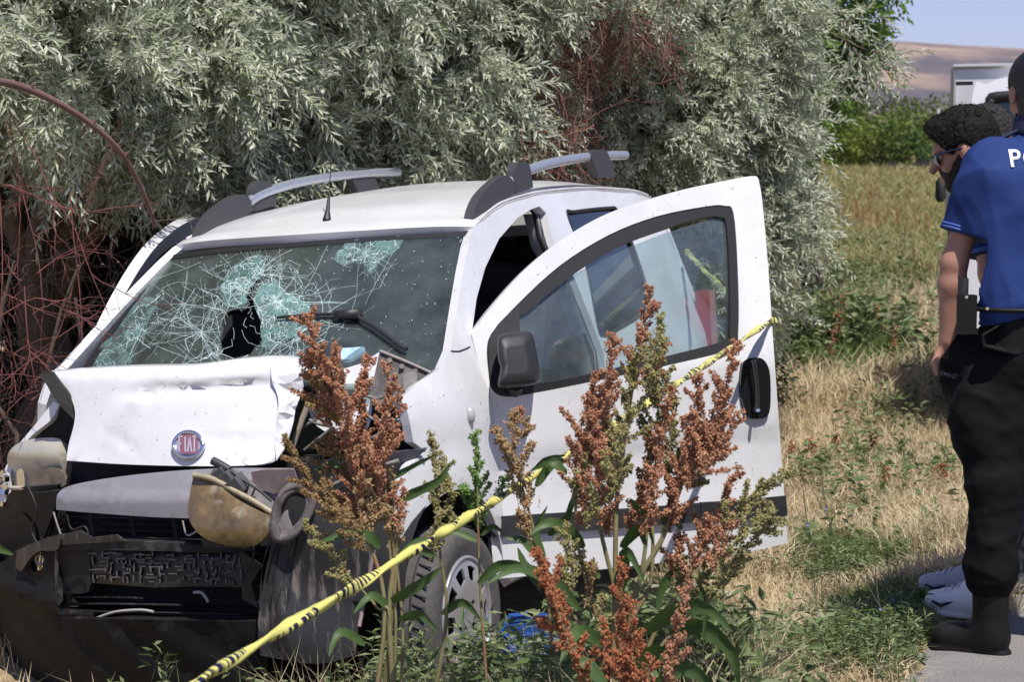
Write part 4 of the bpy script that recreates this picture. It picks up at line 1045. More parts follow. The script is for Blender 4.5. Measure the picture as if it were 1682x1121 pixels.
# ------------------------------------------------------------------ silver-leaved trees
def sprays(P, D, L, K, leafL, leafW, r=rng, droop=.25, spread=.85, twig_r=.0016):
    """leafy twigs: bases P, directions D, lengths L, K leaves each -> leaf arrays, twig arrays"""
    S = len(P); D = unit(D); L = np.broadcast_to(L, S)
    U0 = unit(np.cross(D, r.normal(size=(S, 3)))); V0 = np.cross(D, U0)
    t = np.linspace(.08, 1.0, K)[None, :, None]
    base = P[:, None] + D[:, None] * t * L[:, None, None] + np.array([0, 0, -1.]) * (droop * t ** 2) * L[:, None, None]
    tang = unit(D[:, None] + np.array([0, 0, -2.]) * droop * t)
    ph = (np.arange(K) * 2.4)[None] + r.uniform(0, 6.28, S)[:, None] + r.normal(0, .3, (S, K))
    side = U0[:, None] * np.cos(ph)[..., None] + V0[:, None] * np.sin(ph)[..., None]
    op = spread * r.uniform(.7, 1.25, (S, K, 1)) * (1.1 - .5 * t)
    ld = unit(tang + side * op + r.normal(0, .12, (S, K, 3)))
    nrm = unit(np.array([.15, -.55, .75]) * .95 + side * -.2 + r.normal(0, .55, (S, K, 3)))
    ll = leafL * r.uniform(.5, 1.3, (S, K)) * r.uniform(.75, 1.25, (S, 1)) * (1.05 - .35 * t[..., 0]); lw = leafW * r.uniform(.8, 1.25, (S, K))
    VL, FL = leaf_arrays(base.reshape(-1, 3), ld.reshape(-1, 3), nrm.reshape(-1, 3), ll.ravel(), lw.ravel(), fold=.22)
    # twig: three-sided prism over 3 stations
    st = [0, K // 2, K - 1]; c = np.stack([P] + [base[:, k] for k in st[1:]], 1)
    a = np.arange(3) * 2.094
    off = (U0[:, None] * np.cos(a)[None, :, None] + V0[:, None] * np.sin(a)[None, :, None]) * twig_r
    VT_ = (c[:, :, None] + off[:, None] * np.array([1.4, 1, .5])[None, :, None, None]).reshape(-1, 3)
    q = []
    for s_ in range(2):
        for k in range(3): q.append([s_ * 3 + k, s_ * 3 + (k + 1) % 3, s_ * 3 + 3 + (k + 1) % 3, s_ * 3 + 3 + k])
    FT = (np.arange(S)[:, None, None] * 9 + np.array(q)[None]).reshape(-1, 4)
    return (VL, FL), (VT_, FT)

M_silverleaf = leafy('silver_leaf', [(.35, .41, .24), (.46, .51, .345), (.56, .60, .46), (.72, .75, .64)], trans=.36, rough=.45, spec=.4)
M_greenleaf = leafy('deep_green_leaf', [(.08, .16, .02), (.14, .25, .04), (.21, .34, .07)], trans=.4)
M_bark = simple('grey_brown_bark', (.10, .075, .055), .9, var=.4, scale=25, bump=.5, bscale=50)
M_redtwig = simple('red_brown_twig', (.155, .052, .042), .8, var=.45, scale=9)
M_greytwig = simple('grey_dry_twig', (.17, .14, .11), .8, var=.4, scale=9)

def lobe_points(lobes, dens, r, shell=.45):
    P, D = [], []
    for (c, rad) in lobes:
        rad = np.array(rad if np.ndim(rad) else (rad, rad, rad), float); c = np.asarray(c, float)
        n = int(dens * (rad[0] * rad[1] + rad[0] * rad[2] + rad[1] * rad[2]) / 3)
        # boughs: clusters of sprays, so the crown breaks into clumps with gaps between
        nb = max(6, n // 24)
        bd = rand_dirs(nb, r); br = (1 - shell * r.random(nb) ** 1.4)
        bc = c + bd * rad * br[:, None]
        k = r.integers(0, nb, n)
        p = bc[k] + r.normal(0, .07, (n, 3)); d = unit(bd[k] * .8 + rand_dirs(n, r) * .7 + np.array([0, -.1, .12]))
        P.append(p); D.append(d)
    return np.concatenate(P), np.concatenate(D)

def limb(p0, p1, r0, r1, n=9, sag=.12, r=random):
    p0, p1 = np.asarray(p0, float), np.asarray(p1, float); L = np.linalg.norm(p1 - p0)
    t = np.linspace(0, 1, n)[:, None]
    k1 = np.array([r.uniform(-1, 1) for _ in range(3)]) * L * .07; k2 = np.array([r.uniform(-1, 1) for _ in range(3)]) * L * .04
    pts = p0 + (p1 - p0) * t + np.array([0, 0, L * sag]) * (4 * t * (1 - t)) + k1 * np.sin(t * 3.14) + k2 * np.sin(t * 9)
    return pts, np.linspace(r0, r1, n)

def tree(name, label, foot, lobes, dens, leafmat, leafL, leafW, K, L, seed, droop=.25, height=3.0, group=None, spread=1.05, extra=None, low=None):
    r = np.random.default_rng(seed)
    root = empty(name, (foot[0], foot[1], float(terrain(foot[0], foot[1]))), label=label, cat='tree', group=group)
    off = np.array(root.location)
    f = np.zeros(3)
    tp = np.array([(np.mean([l[0][0] for l in lobes]) - off[0]) * .35, (np.mean([l[0][1] for l in lobes]) - off[1]) * .35, height * .45])
    m = MB(); pts, rr = limb(f - [0, 0, .1], tp, .13, .085, 8, .0); m.tube(pts, rr, 10); m.build('trunk', M_bark, root)
    for (c, rad) in lobes:
        m = MB(); c = np.asarray(c) - off
        pts, rr = limb(tp * random.uniform(.55, 1.0), c, .055, .014, 10, .10); m.tube(pts, rr, 7)
        for q in range(7):
            e = c + rand_dirs(1, r)[0] * np.mean(rad) * .85; p2, r2 = limb(pts[r.integers(4, 9)], e, .014, .003, 7, .06); m.tube(p2, r2, 5)
        m.build('branch', M_bark, root)
    P, D = lobe_points(lobes, dens, r)
    if extra is not None:
        for Q in reach_paths: m = MB(); m.tube(Q - off, np.linspace(.009, .003, len(Q)), 5); m.build('branch', M_bark, root)
        P = np.concatenate([P, extra[0]]); D = np.concatenate([D, extra[1]])
    keep = P[:, 2] > terrain(P[:, 0], P[:, 1]) + .1
    if low is not None: keep &= ~((P[:, 0] < low[0]) & (P[:, 2] < low[1]))
    P, D = P[keep] - off, D[keep]
    A, B = sprays(P, D, L * r.uniform(.7, 1.25, len(P)), K, leafL, leafW, r, droop, spread)
    link_mesh('crown', np_mesh('crown', A[0], A[1], smooth=False), leafmat, root)
    link_mesh('twigs', np_mesh('twigs', B[0], B[1]), M_greytwig, root, kind='stuff')
    return root
def lob(lst): return [(at(x, y, d), r) for x, y, d, r in lst]
# a spray-laden branch reaching into the sky on the right
reach_paths = []
def reach(pathpx, n, r, length=.3):
    Q = catmull([at(*p) for p in pathpx], 8); reach_paths.append(Q); k = r.integers(0, len(Q) - 1, n)
    T = unit(np.gradient(Q, axis=0))[k]
    return Q[k] + r.normal(0, .03, (n, 3)), unit(T * .5 + rand_dirs(n, r) * .6 + np.array([0, 0, -.25]))
r5 = np.random.default_rng(55)
ex = [reach([(1290, 15, 12.2), (1340, 40, 12.2), (1380, 62, 12.2), (1430, 84, 12.2), (1470, 90, 12.2)], 20, r5), reach([(1400, 78, 12.2), (1420, 110, 12.2), (1424, 140, 12.2)], 6, r5), reach([(1380, 40, 12.2), (1415, 22, 12.2), (1428, 8, 12.2)], 6, r5),
      reach([(1340, 200, 12.2), (1375, 160, 12.2), (1400, 130, 12.2)], 8, r5), reach([(1250, 350, 12), (1310, 310, 12), (1345, 320, 12)], 10, r5), reach([(1260, 440, 12.2), (1330, 395, 12.2), (1362, 415, 12.2)], 12, r5)]
extra = (np.concatenate([e[0] for e in ex]), np.concatenate([e[1] for e in ex]))
tree('silver_tree', 'silver leaved tree overhanging the bare red twigs left of the van', (-2.6, 10.4),
     lob([(40, 0, 8.0, .40), (-70, 40, 7.8, .40), (150, 90, 8.2, .32), (60, 60, 8.9, .58), (230, 40, 8.9, .60), (140, 180, 9.0, .36), (300, 170, 9.1, .50), (300, 260, 9.2, .30), (390, 90, 9.3, .55), (60, -170, 9.2, .9), (280, -220, 9.4, 1.0), (430, -120, 9.6, .8), (20, 150, 9.1, .30), (160, -60, 10.2, 1.1), (380, 240, 9.6, .40)]),  # foremost lobes added well forward so they shade the hollow below
     1600, M_silverleaf, .072, .0122, 21, .24, 11, low=(-1.5, 1.42), group='silver leaved trees behind the van')
tree('silver_tree', 'silver leaved tree rising directly behind the roof aerial of the van', (-.9, 12.0),
     lob([(520, 130, 10.0, .55), (620, 30, 10.1, .62), (740, 90, 10.4, .62), (680, 220, 10.4, .48), (560, 270, 10.3, .42), (800, 190, 10.8, .50), (480, 250, 10.2, .40), (640, -170, 10.4, 1.0), (840, -150, 10.9, .95), (760, 250, 11, .5), (560, 60, 11.3, 1.1)]),
     1600, M_silverleaf, .072, .0122, 21, .24, 12, group='silver leaved trees behind the van')
tree('silver_tree', 'silver leaved tree with drooping boughs right of the roof rail', (1.2, 13.6),
     lob([(960, 60, 11.6, .6), (1060, 150, 11.7, .62), (1150, 90, 11.9, .58), (1190, 40, 12.0, .42), (1120, 260, 11.9, .55), (1150, 200, 12.0, .45), (1030, 270, 11.7, .5), (1190, 360, 12.0, .45), (1215, 290, 12.1, .30), (1245, 390, 12.2, .32), (1240, 470, 12.3, .28), (1170, 470, 12.3, .42), (1100, 400, 12.2, .6), (930, 230, 11.6, .5), (1100, -160, 12.2, 1.1), (1150, -160, 12.4, .7), (940, -150, 11.8, .9), (1060, 220, 13.2, 1.0), (1230, 120, 12.1, .25)]),
     1600, M_silverleaf, .070, .0120, 21, .24, 13, group='silver leaved trees behind the van', extra=extra)
tree('green_tree', 'deep green tree showing behind the silver boughs below the sky', (3.0, 20.0),
     lob([(1305, 60, 18, .62), (1325, 130, 18, .38), (1285, 190, 18.3, .5), (1345, 20, 18.2, .4), (1310, -120, 18.4, 1.0), (1320, 200, 18, .3), (1230, 100, 18.5, .9), (1090, 60, 19, 1.0), (1330, -60, 18, .7)]),
     700, M_greenleaf, .075, .034, 16, .34, 14)
# hedge with leaves darkened as shade, filling the depth behind the trees
def hedge(name, label, cells, dens, mat, seed, leafL=.075, leafW=.024):
    r = np.random.default_rng(seed); root = empty(name, (cells[0][0][0], cells[0][0][1], float(terrain(cells[0][0][0], cells[0][0][1]))), label=label, cat='bush')
    off = np.array(root.location); P, D = lobe_points(cells, dens, r, .9)
    k = P[:, 2] > terrain(P[:, 0], P[:, 1]) + .02; P, D = P[k] - off, D[k]
    A, B = sprays(P, D, .34 * r.uniform(.7, 1.3, len(P)), 14, leafL, leafW, r, .1, 1.0)
    link_mesh('crown', np_mesh('crown', A[0], A[1], smooth=False), mat, root)
    m = MB()
    for c, rad in cells:
        for q in range(5):
            g = np.array([c[0] + r.uniform(-.3, .3), c[1] + r.uniform(-.3, .3), 0]); g[2] = terrain(g[0], g[1]) - .05
            p2, r2 = limb(g - off, np.asarray(c) - off + r.normal(0, .2, 3), .02, .005, 7, .02); m.tube(p2, r2, 5)
    m.build('stems', M_bark, root, kind='stuff')
    return root
M_shadeleaf = leafy('shade_dark_olive_leaf', [(.022, .028, .014), (.04, .045, .022), (.07, .07, .04)], trans=.1)  # olive leaf darkened, the colour itself carries the deep shade under the trees
def gcell(x, y, r, h): return (np.array([x, y, float(terrain(x, y)) + h]), (r, r, h * 1.05))
hedge('dark_bush', 'bush with leaves darkened for the deep shade beneath the leftmost silver tree', [gcell(-3.4, 10.6, .9, .95), gcell(-2.6, 10.9, .9, 1.0), gcell(-1.9, 11.3, .8, .9), gcell(-4.2, 10.2, .9, 1.0), gcell(-3.0, 11.6, 1.0, 1.6)], 1300, M_shadeleaf, 31)
hedge('dark_bush', 'bush with leaves darkened for the shade directly behind the van', [gcell(-.9, 12.0, .9, 1.0), gcell(0.0, 12.8, .9, 1.1), gcell(.9, 13.8, .8, 1.0), gcell(-.3, 13.4, 1.0, 1.9), gcell(1.35, 14.2, .45, .6), gcell(-1.5, 12.4, 1.0, 1.8), gcell(.8, 14.6, 1.0, 2.0)], 1100, M_shadeleaf, 32)

# ------------------------------------------------------------------ bare red-twigged shrub at the left
def twig(mb, p, d, L, r, lev, rr, kink=.22, nsub=(3, 5), up=.0):
    n = 8; pts = [np.array(p, float)]; d = unit(np.array(d, float))
    for k in range(n):
        d = unit(d + rr.normal(0, kink, 3) * .6 + np.array([0, 0, up])); pts.append(pts[-1] + d * L / n)
    mb.tube(pts, np.linspace(r, r * .45, n + 1), 5 if lev > 1 else 4, cap=False)
    if lev > 0:
        for q in range(int(rr.integers(*nsub))):
            k = int(rr.integers(2, n)); dd = unit(pts[k] - pts[k - 1]) + rr.normal(0, .62, 3); twig(mb, pts[k], dd, L * rr.uniform(.35, .7), r * .55, lev - 1, rr, kink, nsub, up)
rt = np.random.default_rng(77)
shrub = empty('bare_shrub', (-1.95, 7.6, float(terrain(-1.95, 7.6))), label='bare shrub of thin red twigs left of the crumpled bonnet', cat='shrub')
so = np.array(shrub.location)
for pth, lv in (([(15, 190), (25, 260), (40, 330), (62, 420), (70, 500)], 2), ([(20, 195), (60, 260), (85, 320), (120, 370), (150, 450), (180, 520)], 2), ([(0, 520), (60, 490), (110, 510), (160, 535)], 1), ([(115, 320), (122, 400), (130, 470), (136, 560)], 2),
               ([(-20, 300), (30, 310), (100, 340), (180, 350)], 2), ([(40, 470), (46, 560), (60, 640)], 2), ([(0, 330), (4, 450), (-6, 600)], 2), ([(-10, 640), (40, 600), (90, 560), (120, 470)], 2), ([(5, 560), (20, 610), (10, 700)], 1), ([(0, 690), (40, 650), (80, 640)], 1), ([(60, 450), (100, 420), (140, 400)], 1)):
    d_ = rt.uniform(7.1, 7.8); Q = catmull([at(x, y, d_) for x, y in pth], 5); m = MB(); m.tube(Q - so, np.linspace(.0030, .0014, len(Q)), 6)
    for q in range(3):
        k = int(rt.integers(2, len(Q) - 1)); twig(m, Q[k] - so, unit(Q[k] - Q[k - 1]) + rt.normal(0, .6, 3), rt.uniform(.15, .42), .0022, 1, rt)
    m.build('stem', M_redtwig, shrub)
m = MB()
for q in range(22):
    p = at(rt.uniform(-60, 150), rt.uniform(330, 760), rt.uniform(7.2, 8.6)); twig(m, p - so, rt.normal(0, 1, 3) + np.array([0, 0, .3]), rt.uniform(.25, .7), .0021, 1, rt, .3)
m.build('twigs', M_redtwig, shrub, kind='stuff')
m = MB()
for q in range(80):
    p = at(rt.uniform(-60, 200), rt.uniform(300, 780), rt.uniform(8.4, 9.8)); twig(m, p - so, rt.normal(0, 1, 3) + np.array([0, 0, .5]), rt.uniform(.3, .8), .0022, 1, rt, .25)
m.build('dry_twigs', M_greytwig, shrub, kind='stuff')
# stem foot so that the shrub stands on the ground
m = MB()
for q in range(5): p2, r2 = limb((rt.normal(0, .06), rt.normal(0, .06), -.05), at(rt.uniform(-40, 160), rt.uniform(420, 640), 7.6) - so, .016, .006, 8, .05); m.tube(p2, r2, 6)
m.build('stem', M_bark, shrub)
# long arching bare branch
Q = catmull([at(x, y, d) for x, y, d in ((-260, 330, 4.3), (-160, 180, 4.6), (-60, 135, 4.9), (0, 134, 5.1), (60, 152, 5.2), (130, 190, 5.3), (190, 240, 5.4), (228, 300, 5.5), (256, 372, 5.6))], 6)
gb = np.array([Q[0][0] - .25, Q[0][1], float(terrain(Q[0][0] - .25, Q[0][1]))]); Q = np.vstack([catmull([gb - [0, 0, .05], gb + [.02, 0, .6], Q[0]], 6)[:-1], Q])
m = MB(); m.tube(Q, np.linspace(.015, .006, len(Q)), 8)
for k in (22, 28, 35, 44, 50, 58): 
    if k < len(Q): m.tube([Q[k], Q[k] + np.array([.012, -.004, .016])], [.007, .003], 5)
tag(m.build('arching_branch', simple('purplish_brown_bark', (.155, .085, .075), .7, var=.3, scale=14)), 'long bare brown branch arching down in front of the left tree', 'branch')
# reddish dead twigs hanging among the middle boughs
dead = empty('dead_thicket', (0.35, 12.2, float(terrain(.35, 12.2))), label='tangle of dead reddish twigs between the silver trees above the van', cat='shrub')
do = np.array(dead.location); m = MB()
for q in range(330):
    x, y = rt.normal(905, 42), rt.uniform(-30, 260)
    if q % 4 == 0: x, y = rt.uniform(940, 1110), rt.uniform(-20, 70)
    if q % 9 == 0: x, y = rt.normal(845, 15), rt.uniform(180, 260)
    twig(m, at(x, y, rt.uniform(10.2, 10.9)) - do, np.array([rt.normal(0, .35), rt.normal(0, .3), -1 + rt.normal(0, .5)]), rt.uniform(.18, .45), .0035, 1, rt, .25)
m.build('twigs', simple('dull_red_brown_twig', (.19, .085, .062), .75, var=.5, scale=7), dead, kind='stuff')
for q in range(6):
    m = MB(); p2, r2 = limb((rt.normal(0, .15), rt.normal(0, .15), -.1), at(870 + 40 * q, 60 + 20 * (q % 3), 11.3) - do, .022, .006, 10, .03); m.tube(p2, r2, 6); m.build('stem', M_bark, dead)

# ------------------------------------------------------------------ far bushes
rb = np.random.default_rng(91)
M_far = [leafy('field_bush_leaf', [(.05, .095, .02), (.09, .15, .035), (.16, .22, .05)], trans=.3), leafy('yellow_green_bush_leaf', [(.10, .15, .02), (.16, .22, .03), (.24, .29, .06)], trans=.3), leafy('olive_bush_leaf', [(.06, .09, .04), (.10, .13, .06), (.16, .18, .09)], trans=.3)]
def far_bush(px, d, w, h, mi, label):
    x, y = (px - PW / 2) / FPX * d, d; z0 = float(terrain(x, y)); root = empty('field_bush', (x, y, z0), label=label, cat='bush', group='bushes along the far edge of the field')
    n = int(1500 * w * h / 6); nl = 9
    cs = np.stack([rb.uniform(-w / 2, w / 2, nl), rb.uniform(-w / 3, w / 3, nl), rb.uniform(.25, .8, nl) * h], 1); rs = rb.uniform(.25, .42, nl) * min(w, h)
    k = rb.integers(0, nl, n); dd = rand_dirs(n, rb); P = cs[k] + dd * (rs[k] * rb.uniform(.6, 1.05, n))[:, None]; P[:, 2] = np.abs(P[:, 2])
    A = leaf_arrays(P, unit(dd + rand_dirs(n, rb)), rand_dirs(n, rb), rb.uniform(.16, .34, n), rb.uniform(.09, .17, n))
    link_mesh('crown', np_mesh('crown', A[0], A[1], smooth=False), M_far[mi], root)
    m = MB()
    for q in range(4): p2, r2 = limb((0, 0, -.1), cs[q], .05, .02, 6, 0); m.tube(p2, r2, 5)
    m.build('trunk', M_bark, root)
for px, d, w, h, mi, lb in ((1345, 92, 3.2, 2.9, 1, 'yellow green bush at the left end of the far bush row'), (1395, 96, 2.8, 3.1, 0, 'green bush in the far row beneath the tip of the silver bough'), (1440, 90, 2.4, 2.5, 1, 'bright green low bush in the middle of the far row'), (1470, 98, 3.4, 3.2, 2, 'tall olive bush in the middle of the far row'), (1500, 89, 2.0, 2.2, 0, 'dark low bush left of the bending man\'s hair'), (1530, 95, 3.0, 2.9, 1, 'yellowish bush just left of the bending man\'s forehead'), (1580, 96, 3.2, 2.8, 0, 'green bush hidden partly by the bending man\'s head'), (1650, 94, 3.4, 3.0, 2, 'olive bush behind the white truck'), (1290, 94, 3.2, 3.2, 2, 'olive bush behind the right hand silver tree'), (1720, 94, 3.2, 3.0, 0, 'green bush beyond the right edge of the white truck')):
    far_bush(px, d, w, h, mi, lb)
# ------------------------------------------------------------------ field grass
rg = np.random.default_rng(101)
def scatter(n, dmin, dmax, px0, px1, power=1.0):
    """ground points seen between two photograph columns, from dmin to dmax metres away"""
    u = rg.random(n); d = (dmin ** -power + u * (dmax ** -power - dmin ** -power)) ** (-1 / power)
    px = rg.uniform(px0, px1, n); x = (px - PW / 2) / FPX * d
    return np.stack([x, d, terrain(x, d)], 1)
def off_road(P, m=.0): return P[road_s(P[:, 0], P[:, 1]) + .08 * np.sin(P[:, 1] * 7) > m]
SHOE = at(1572, 985, 6.62)      # trodden spot where the trainers stand
def off_van(P, pad=.02):
    q = (P - VT) @ VM; k = (q[:, 0] > -3.3) & (q[:, 0] < .45) & (np.abs(q[:, 1]) < .80 + pad); k |= (np.hypot(P[:, 0] - SHOE[0], (P[:, 1] - SHOE[1]) * .8) < .19); return P[~k]
GP = [ground(1330, 560), ground(1400, 600), ground(1430, 470), ground(1300, 620), ground(1440, 950), ground(1400, 1010), ground(1360, 930), ground(1480, 1060), ground(1500, 1000), ground(1350, 1080)]
GR = [1.6, 1.4, 2.5, 1.0, .45, .45, .35, .4, .35, .4]
def green_at(P):
    g = .02 + .33 * wob(P[:, 0] * 2.2, P[:, 1] * 1.1) + .2 * wob(P[:, 0] * .35 + 3, P[:, 1] * .22)
    for c, r in zip(GP, GR): g = g + .75 * np.exp(-((P[:, 0] - c[0]) ** 2 / (.55 * r) ** 2 + (P[:, 1] - c[1]) ** 2 / r ** 2))
    return g
M_straw = leafy('dry_straw_grass', [(.50, .40, .235), (.61, .505, .325), (.69, .59, .40), (.43, .325, .18)], trans=.25, rough=.7, spec=.2)
M_green = leafy('fresh_green_grass', [(.07, .12, .025), (.11, .17, .04), (.17, .22, .07)], trans=.3, rough=.6, spec=.25)
M_fieldg = leafy('field_grass', [(.24, .22, .08), (.34, .29, .125), (.45, .37, .18), (.16, .20, .06), (.20, .24, .08)], trans=.25, rough=.7, spec=.2)
dryP, greenP = [], []
def pool(n, dmin, dmax, p0, p1, h, w, power=1.0, road=.02, lean=(.2, 1.0), gthr=.5):
    P = off_van(off_road(scatter(n, dmin, dmax, p0, p1, power), road)); g = green_at(P) + rg.normal(0, .12, len(P)); k = g > gthr
    dens = np.clip(.75 + .5 * wob(P[:, 0] * 4, P[:, 1] * 3), .25, 1); keep = rg.random(len(P)) < dens
    for m_, out, hs in ((k & keep, greenP, .95), (~k & keep, dryP, 1.0)):
        Q = P[m_]; n_ = len(Q); out.append(blade_arrays(Q, hs * h * rg.uniform(.4, 1.25, n_), w * rg.uniform(.6, 1.3, n_), rg.uniform(*lean, n_), rg))
pool(15000, 5.4, 7.6, 380, 1560, .085, .0034, lean=(.5, 1.5))
pool(34000, 6.3, 10.5, 1050, 1700, .11, .0040, lean=(.4, 1.5))
pool(36000, 8.5, 16, 1180, 1740, .17, .0052, lean=(.3, 1.2))
pool(24000, 14, 30, 1200, 1760, .30, .010, lean=(.2, 1.0), gthr=.62)
pool(8000, 6, 14, -150, 1200, .14, .004)
pool(5000, 4.8, 6.0, 420, 1280, .34, .0028, lean=(.1, .9))
A = merge(dryP); link_mesh('dry_grass', np_mesh('dry_grass', A[0], A[1], smooth=False), M_straw, kind='stuff')
A = merge(greenP); link_mesh('green_grass', np_mesh('green_grass', A[0], A[1], smooth=False), M_green, kind='stuff')
far = []
for n, d0, d1, h, w in ((26000, 26, 55, .42, .022), (22000, 50, 96, .5, .045)):
    P = scatter(n, d0, d1, 1180, 1760, .6); P = off_road(P, .0); far.append(blade_arrays(P, h * rg.uniform(.5, 1.2, len(P)), w * rg.uniform(.6, 1.3, len(P)), rg.uniform(.2, .9, len(P)), rg))
A = merge(far); link_mesh('field_grass', np_mesh('field_grass', A[0], A[1], smooth=False), M_fieldg, kind='stuff')
# broad-leaved weeds in the verge and the field
def weeds(P, h, nl, L, W, r=rg):
    n = len(P); st = unit(np.stack([r.normal(0, .35, n), r.normal(0, .35, n), np.ones(n)], 1)); H = h * r.uniform(.5, 1.2, n)
    t = r.uniform(.12, 1, (n, nl, 1)); b = P[:, None] + st[:, None] * t * H[:, None, None]
    d = unit(np.concatenate([r.normal(0, 1, (n, nl, 2)), r.uniform(-.1, .7, (n, nl, 1))], 2)); u = unit(r.normal(0, .5, (n, nl, 3)) + np.array([0, 0, 1.]))
    A = leaf_arrays(b.reshape(-1, 3), d.reshape(-1, 3), u.reshape(-1, 3), L * r.uniform(.5, 1.2, n * nl), W * r.uniform(.6, 1.2, n * nl), fold=.15)
    B = blade_arrays(P, H, .004, r.uniform(.0, .3, n), r)
    return A, B
M_weed = leafy('weed_leaf', [(.08, .125, .04), (.13, .185, .065), (.20, .25, .11), (.28, .30, .16)], trans=.3)
wp_ = []
def patch(c, r, n, h, nl, L, W):
    a = rg.normal(0, .5, (n, 2)) * r; P = np.stack([c[0] + a[:, 0] * .7, c[1] + a[:, 1], np.zeros(n)], 1); P[:, 2] = terrain(P[:, 0], P[:, 1]); P = off_van(off_road(P, .0)); wp_.extend(weeds(P, h, nl, L, W))
for px, py, r, n, h, nl, L, W in ((1330, 585, 1.1, 110, .55, 26, .12, .05), (1390, 575, 1.0, 80, .5, 24, .11, .05), (1300, 620, .5, 25, .3, 22, .09, .035), (1500, 540, 1.0, 50, .35, 18, .10, .05), (1350, 500, 1.5, 90, .55, 22, .12, .04), (1400, 440, 2.2, 50, .5, 20, .12, .045),
                                 (1400, 960, .38, 130, .16, 26, .038, .010), (1470, 940, .36, 110, .15, 26, .038, .010), (1350, 940, .3, 70, .12, 22, .036, .011), (1450, 1040, .42, 130, .13, 26, .036, .009), (1400, 1090, .4, 100, .12, 24, .036, .009), (1520, 1000, .25, 60, .10, 20, .034, .010), (1520, 1080, .25, 50, .08, 20, .034, .010), (1310, 900, .3, 40, .10, 18, .04, .012),
                                 (1460, 760, .4, 30, .10, 14, .06, .03), (1490, 780, .5, 30, .14, 14, .06, .035), (1320, 800, .5, 30, .25, 14, .06, .025)):
    patch(ground(px, py), r, n, h, nl, L, W)
for q in range(26):
    px, d = rg.uniform(1290, 1560), rg.uniform(9, 26); x = (px - PW / 2) / FPX * d; wp_.extend(weeds(off_road(np.stack([x + rg.normal(0, .15, 8), d + rg.normal(0, .25, 8), terrain(x, d) * np.ones(8)], 1)), .3, 14, .07, .028))
# undergrowth below the bumper and round the dock stems
for x0, x1, d, n, h, L, W in ((380, 640, 6.25, 150, .22, .035, .012), (600, 900, 5.6, 300, .42, .055, .014), (860, 1230, 5.4, 380, .40, .07, .018), (140, 300, 5.9, 14, .3, .05, .014), (1150, 1290, 6.3, 90, .16, .05, .016), (500, 1250, 5.0, 260, .25, .06, .018)):
    P = np.stack([(rg.uniform(x0, x1, n) - PW / 2) / FPX * d, d + rg.normal(0, .18, n), np.zeros(n)], 1); P[:, 2] = terrain(P[:, 0], P[:, 1]); P = off_van(off_road(P)); wp_.extend(weeds(P, h, 22, L, W))
for x0, x1, y0, y1, n in ((-1.9, .2, 4.3, 6.0, 900), (-.2, 1.0, 4.0, 5.2, 500)):      # unseen weeds added before the bumper, to cut light bounced off bare soil
    P = np.stack([rg.uniform(x0, x1, n), rg.uniform(y0, y1, n), np.zeros(n)], 1); P[:, 2] = terrain(P[:, 0], P[:, 1]); wp_.extend(weeds(P, .16, 14, .07, .025))
A = merge(wp_); link_mesh('weeds', np_mesh('weeds', A[0], A[1], smooth=False), M_weed, kind='stuff')
# rusty sorrel spikes scattered in the field, chicory flowers near the road
def seeds_arrays(C, R, r=rg):
    """small angular seeds"""
    n = len(C); D = rand_dirs(n, r); U = unit(np.cross(D, r.normal(size=(n, 3)))); W_ = np.cross(D, U); R = np.broadcast_to(R, n)[:, None]
    V = np.stack([C + D * R * 1.25, C - D * R * 1.1, C + U * R, C - U * R * .8, C + W_ * R * .5, C - W_ * R * .55], 1).reshape(-1, 3)
    F = np.array([[0, 2, 4], [0, 4, 3], [0, 3, 5], [0, 5, 2], [1, 4, 2], [1, 3, 4], [1, 5, 3], [1, 2, 5]])
    return V, (np.arange(n)[:, None, None] * 6 + F).reshape(-1, 3)
sp_ = []
for px, py, n in ((1410, 380, 26), (1455, 395, 22), (1425, 350, 14), (1290, 600, 10), (1300, 575, 8), (1415, 780, 6), (640, 1118, 0)):
    c = ground(px, py)
    for q in range(n):
        k = 40; b = np.array([c[0] + rg.normal(0, .5), c[1] + rg.normal(0, 1.0), 0]); b[2] = terrain(b[0], b[1]); h = .62 * rg.uniform(.6, 1.1) if py < 700 else .2
        sp_.append(seeds_arrays(b + np.stack([rg.normal(0, .015, k), rg.normal(0, .015, k), h * rg.uniform(.5, 1, k)], 1), .010))
A = merge(sp_); link_mesh('sorrel_spikes', np_mesh('sorrel_spikes', A[0], A[1], smooth=False), leafy('sorrel_rust', [(.22, .075, .035), (.34, .13, .06)], trans=.1), kind='stuff')
M_blue = simple('chicory_blue', (.24, .27, .62), .7); M_stalk = simple('wiry_grey_green_stalk', (.13, .15, .08), .8)
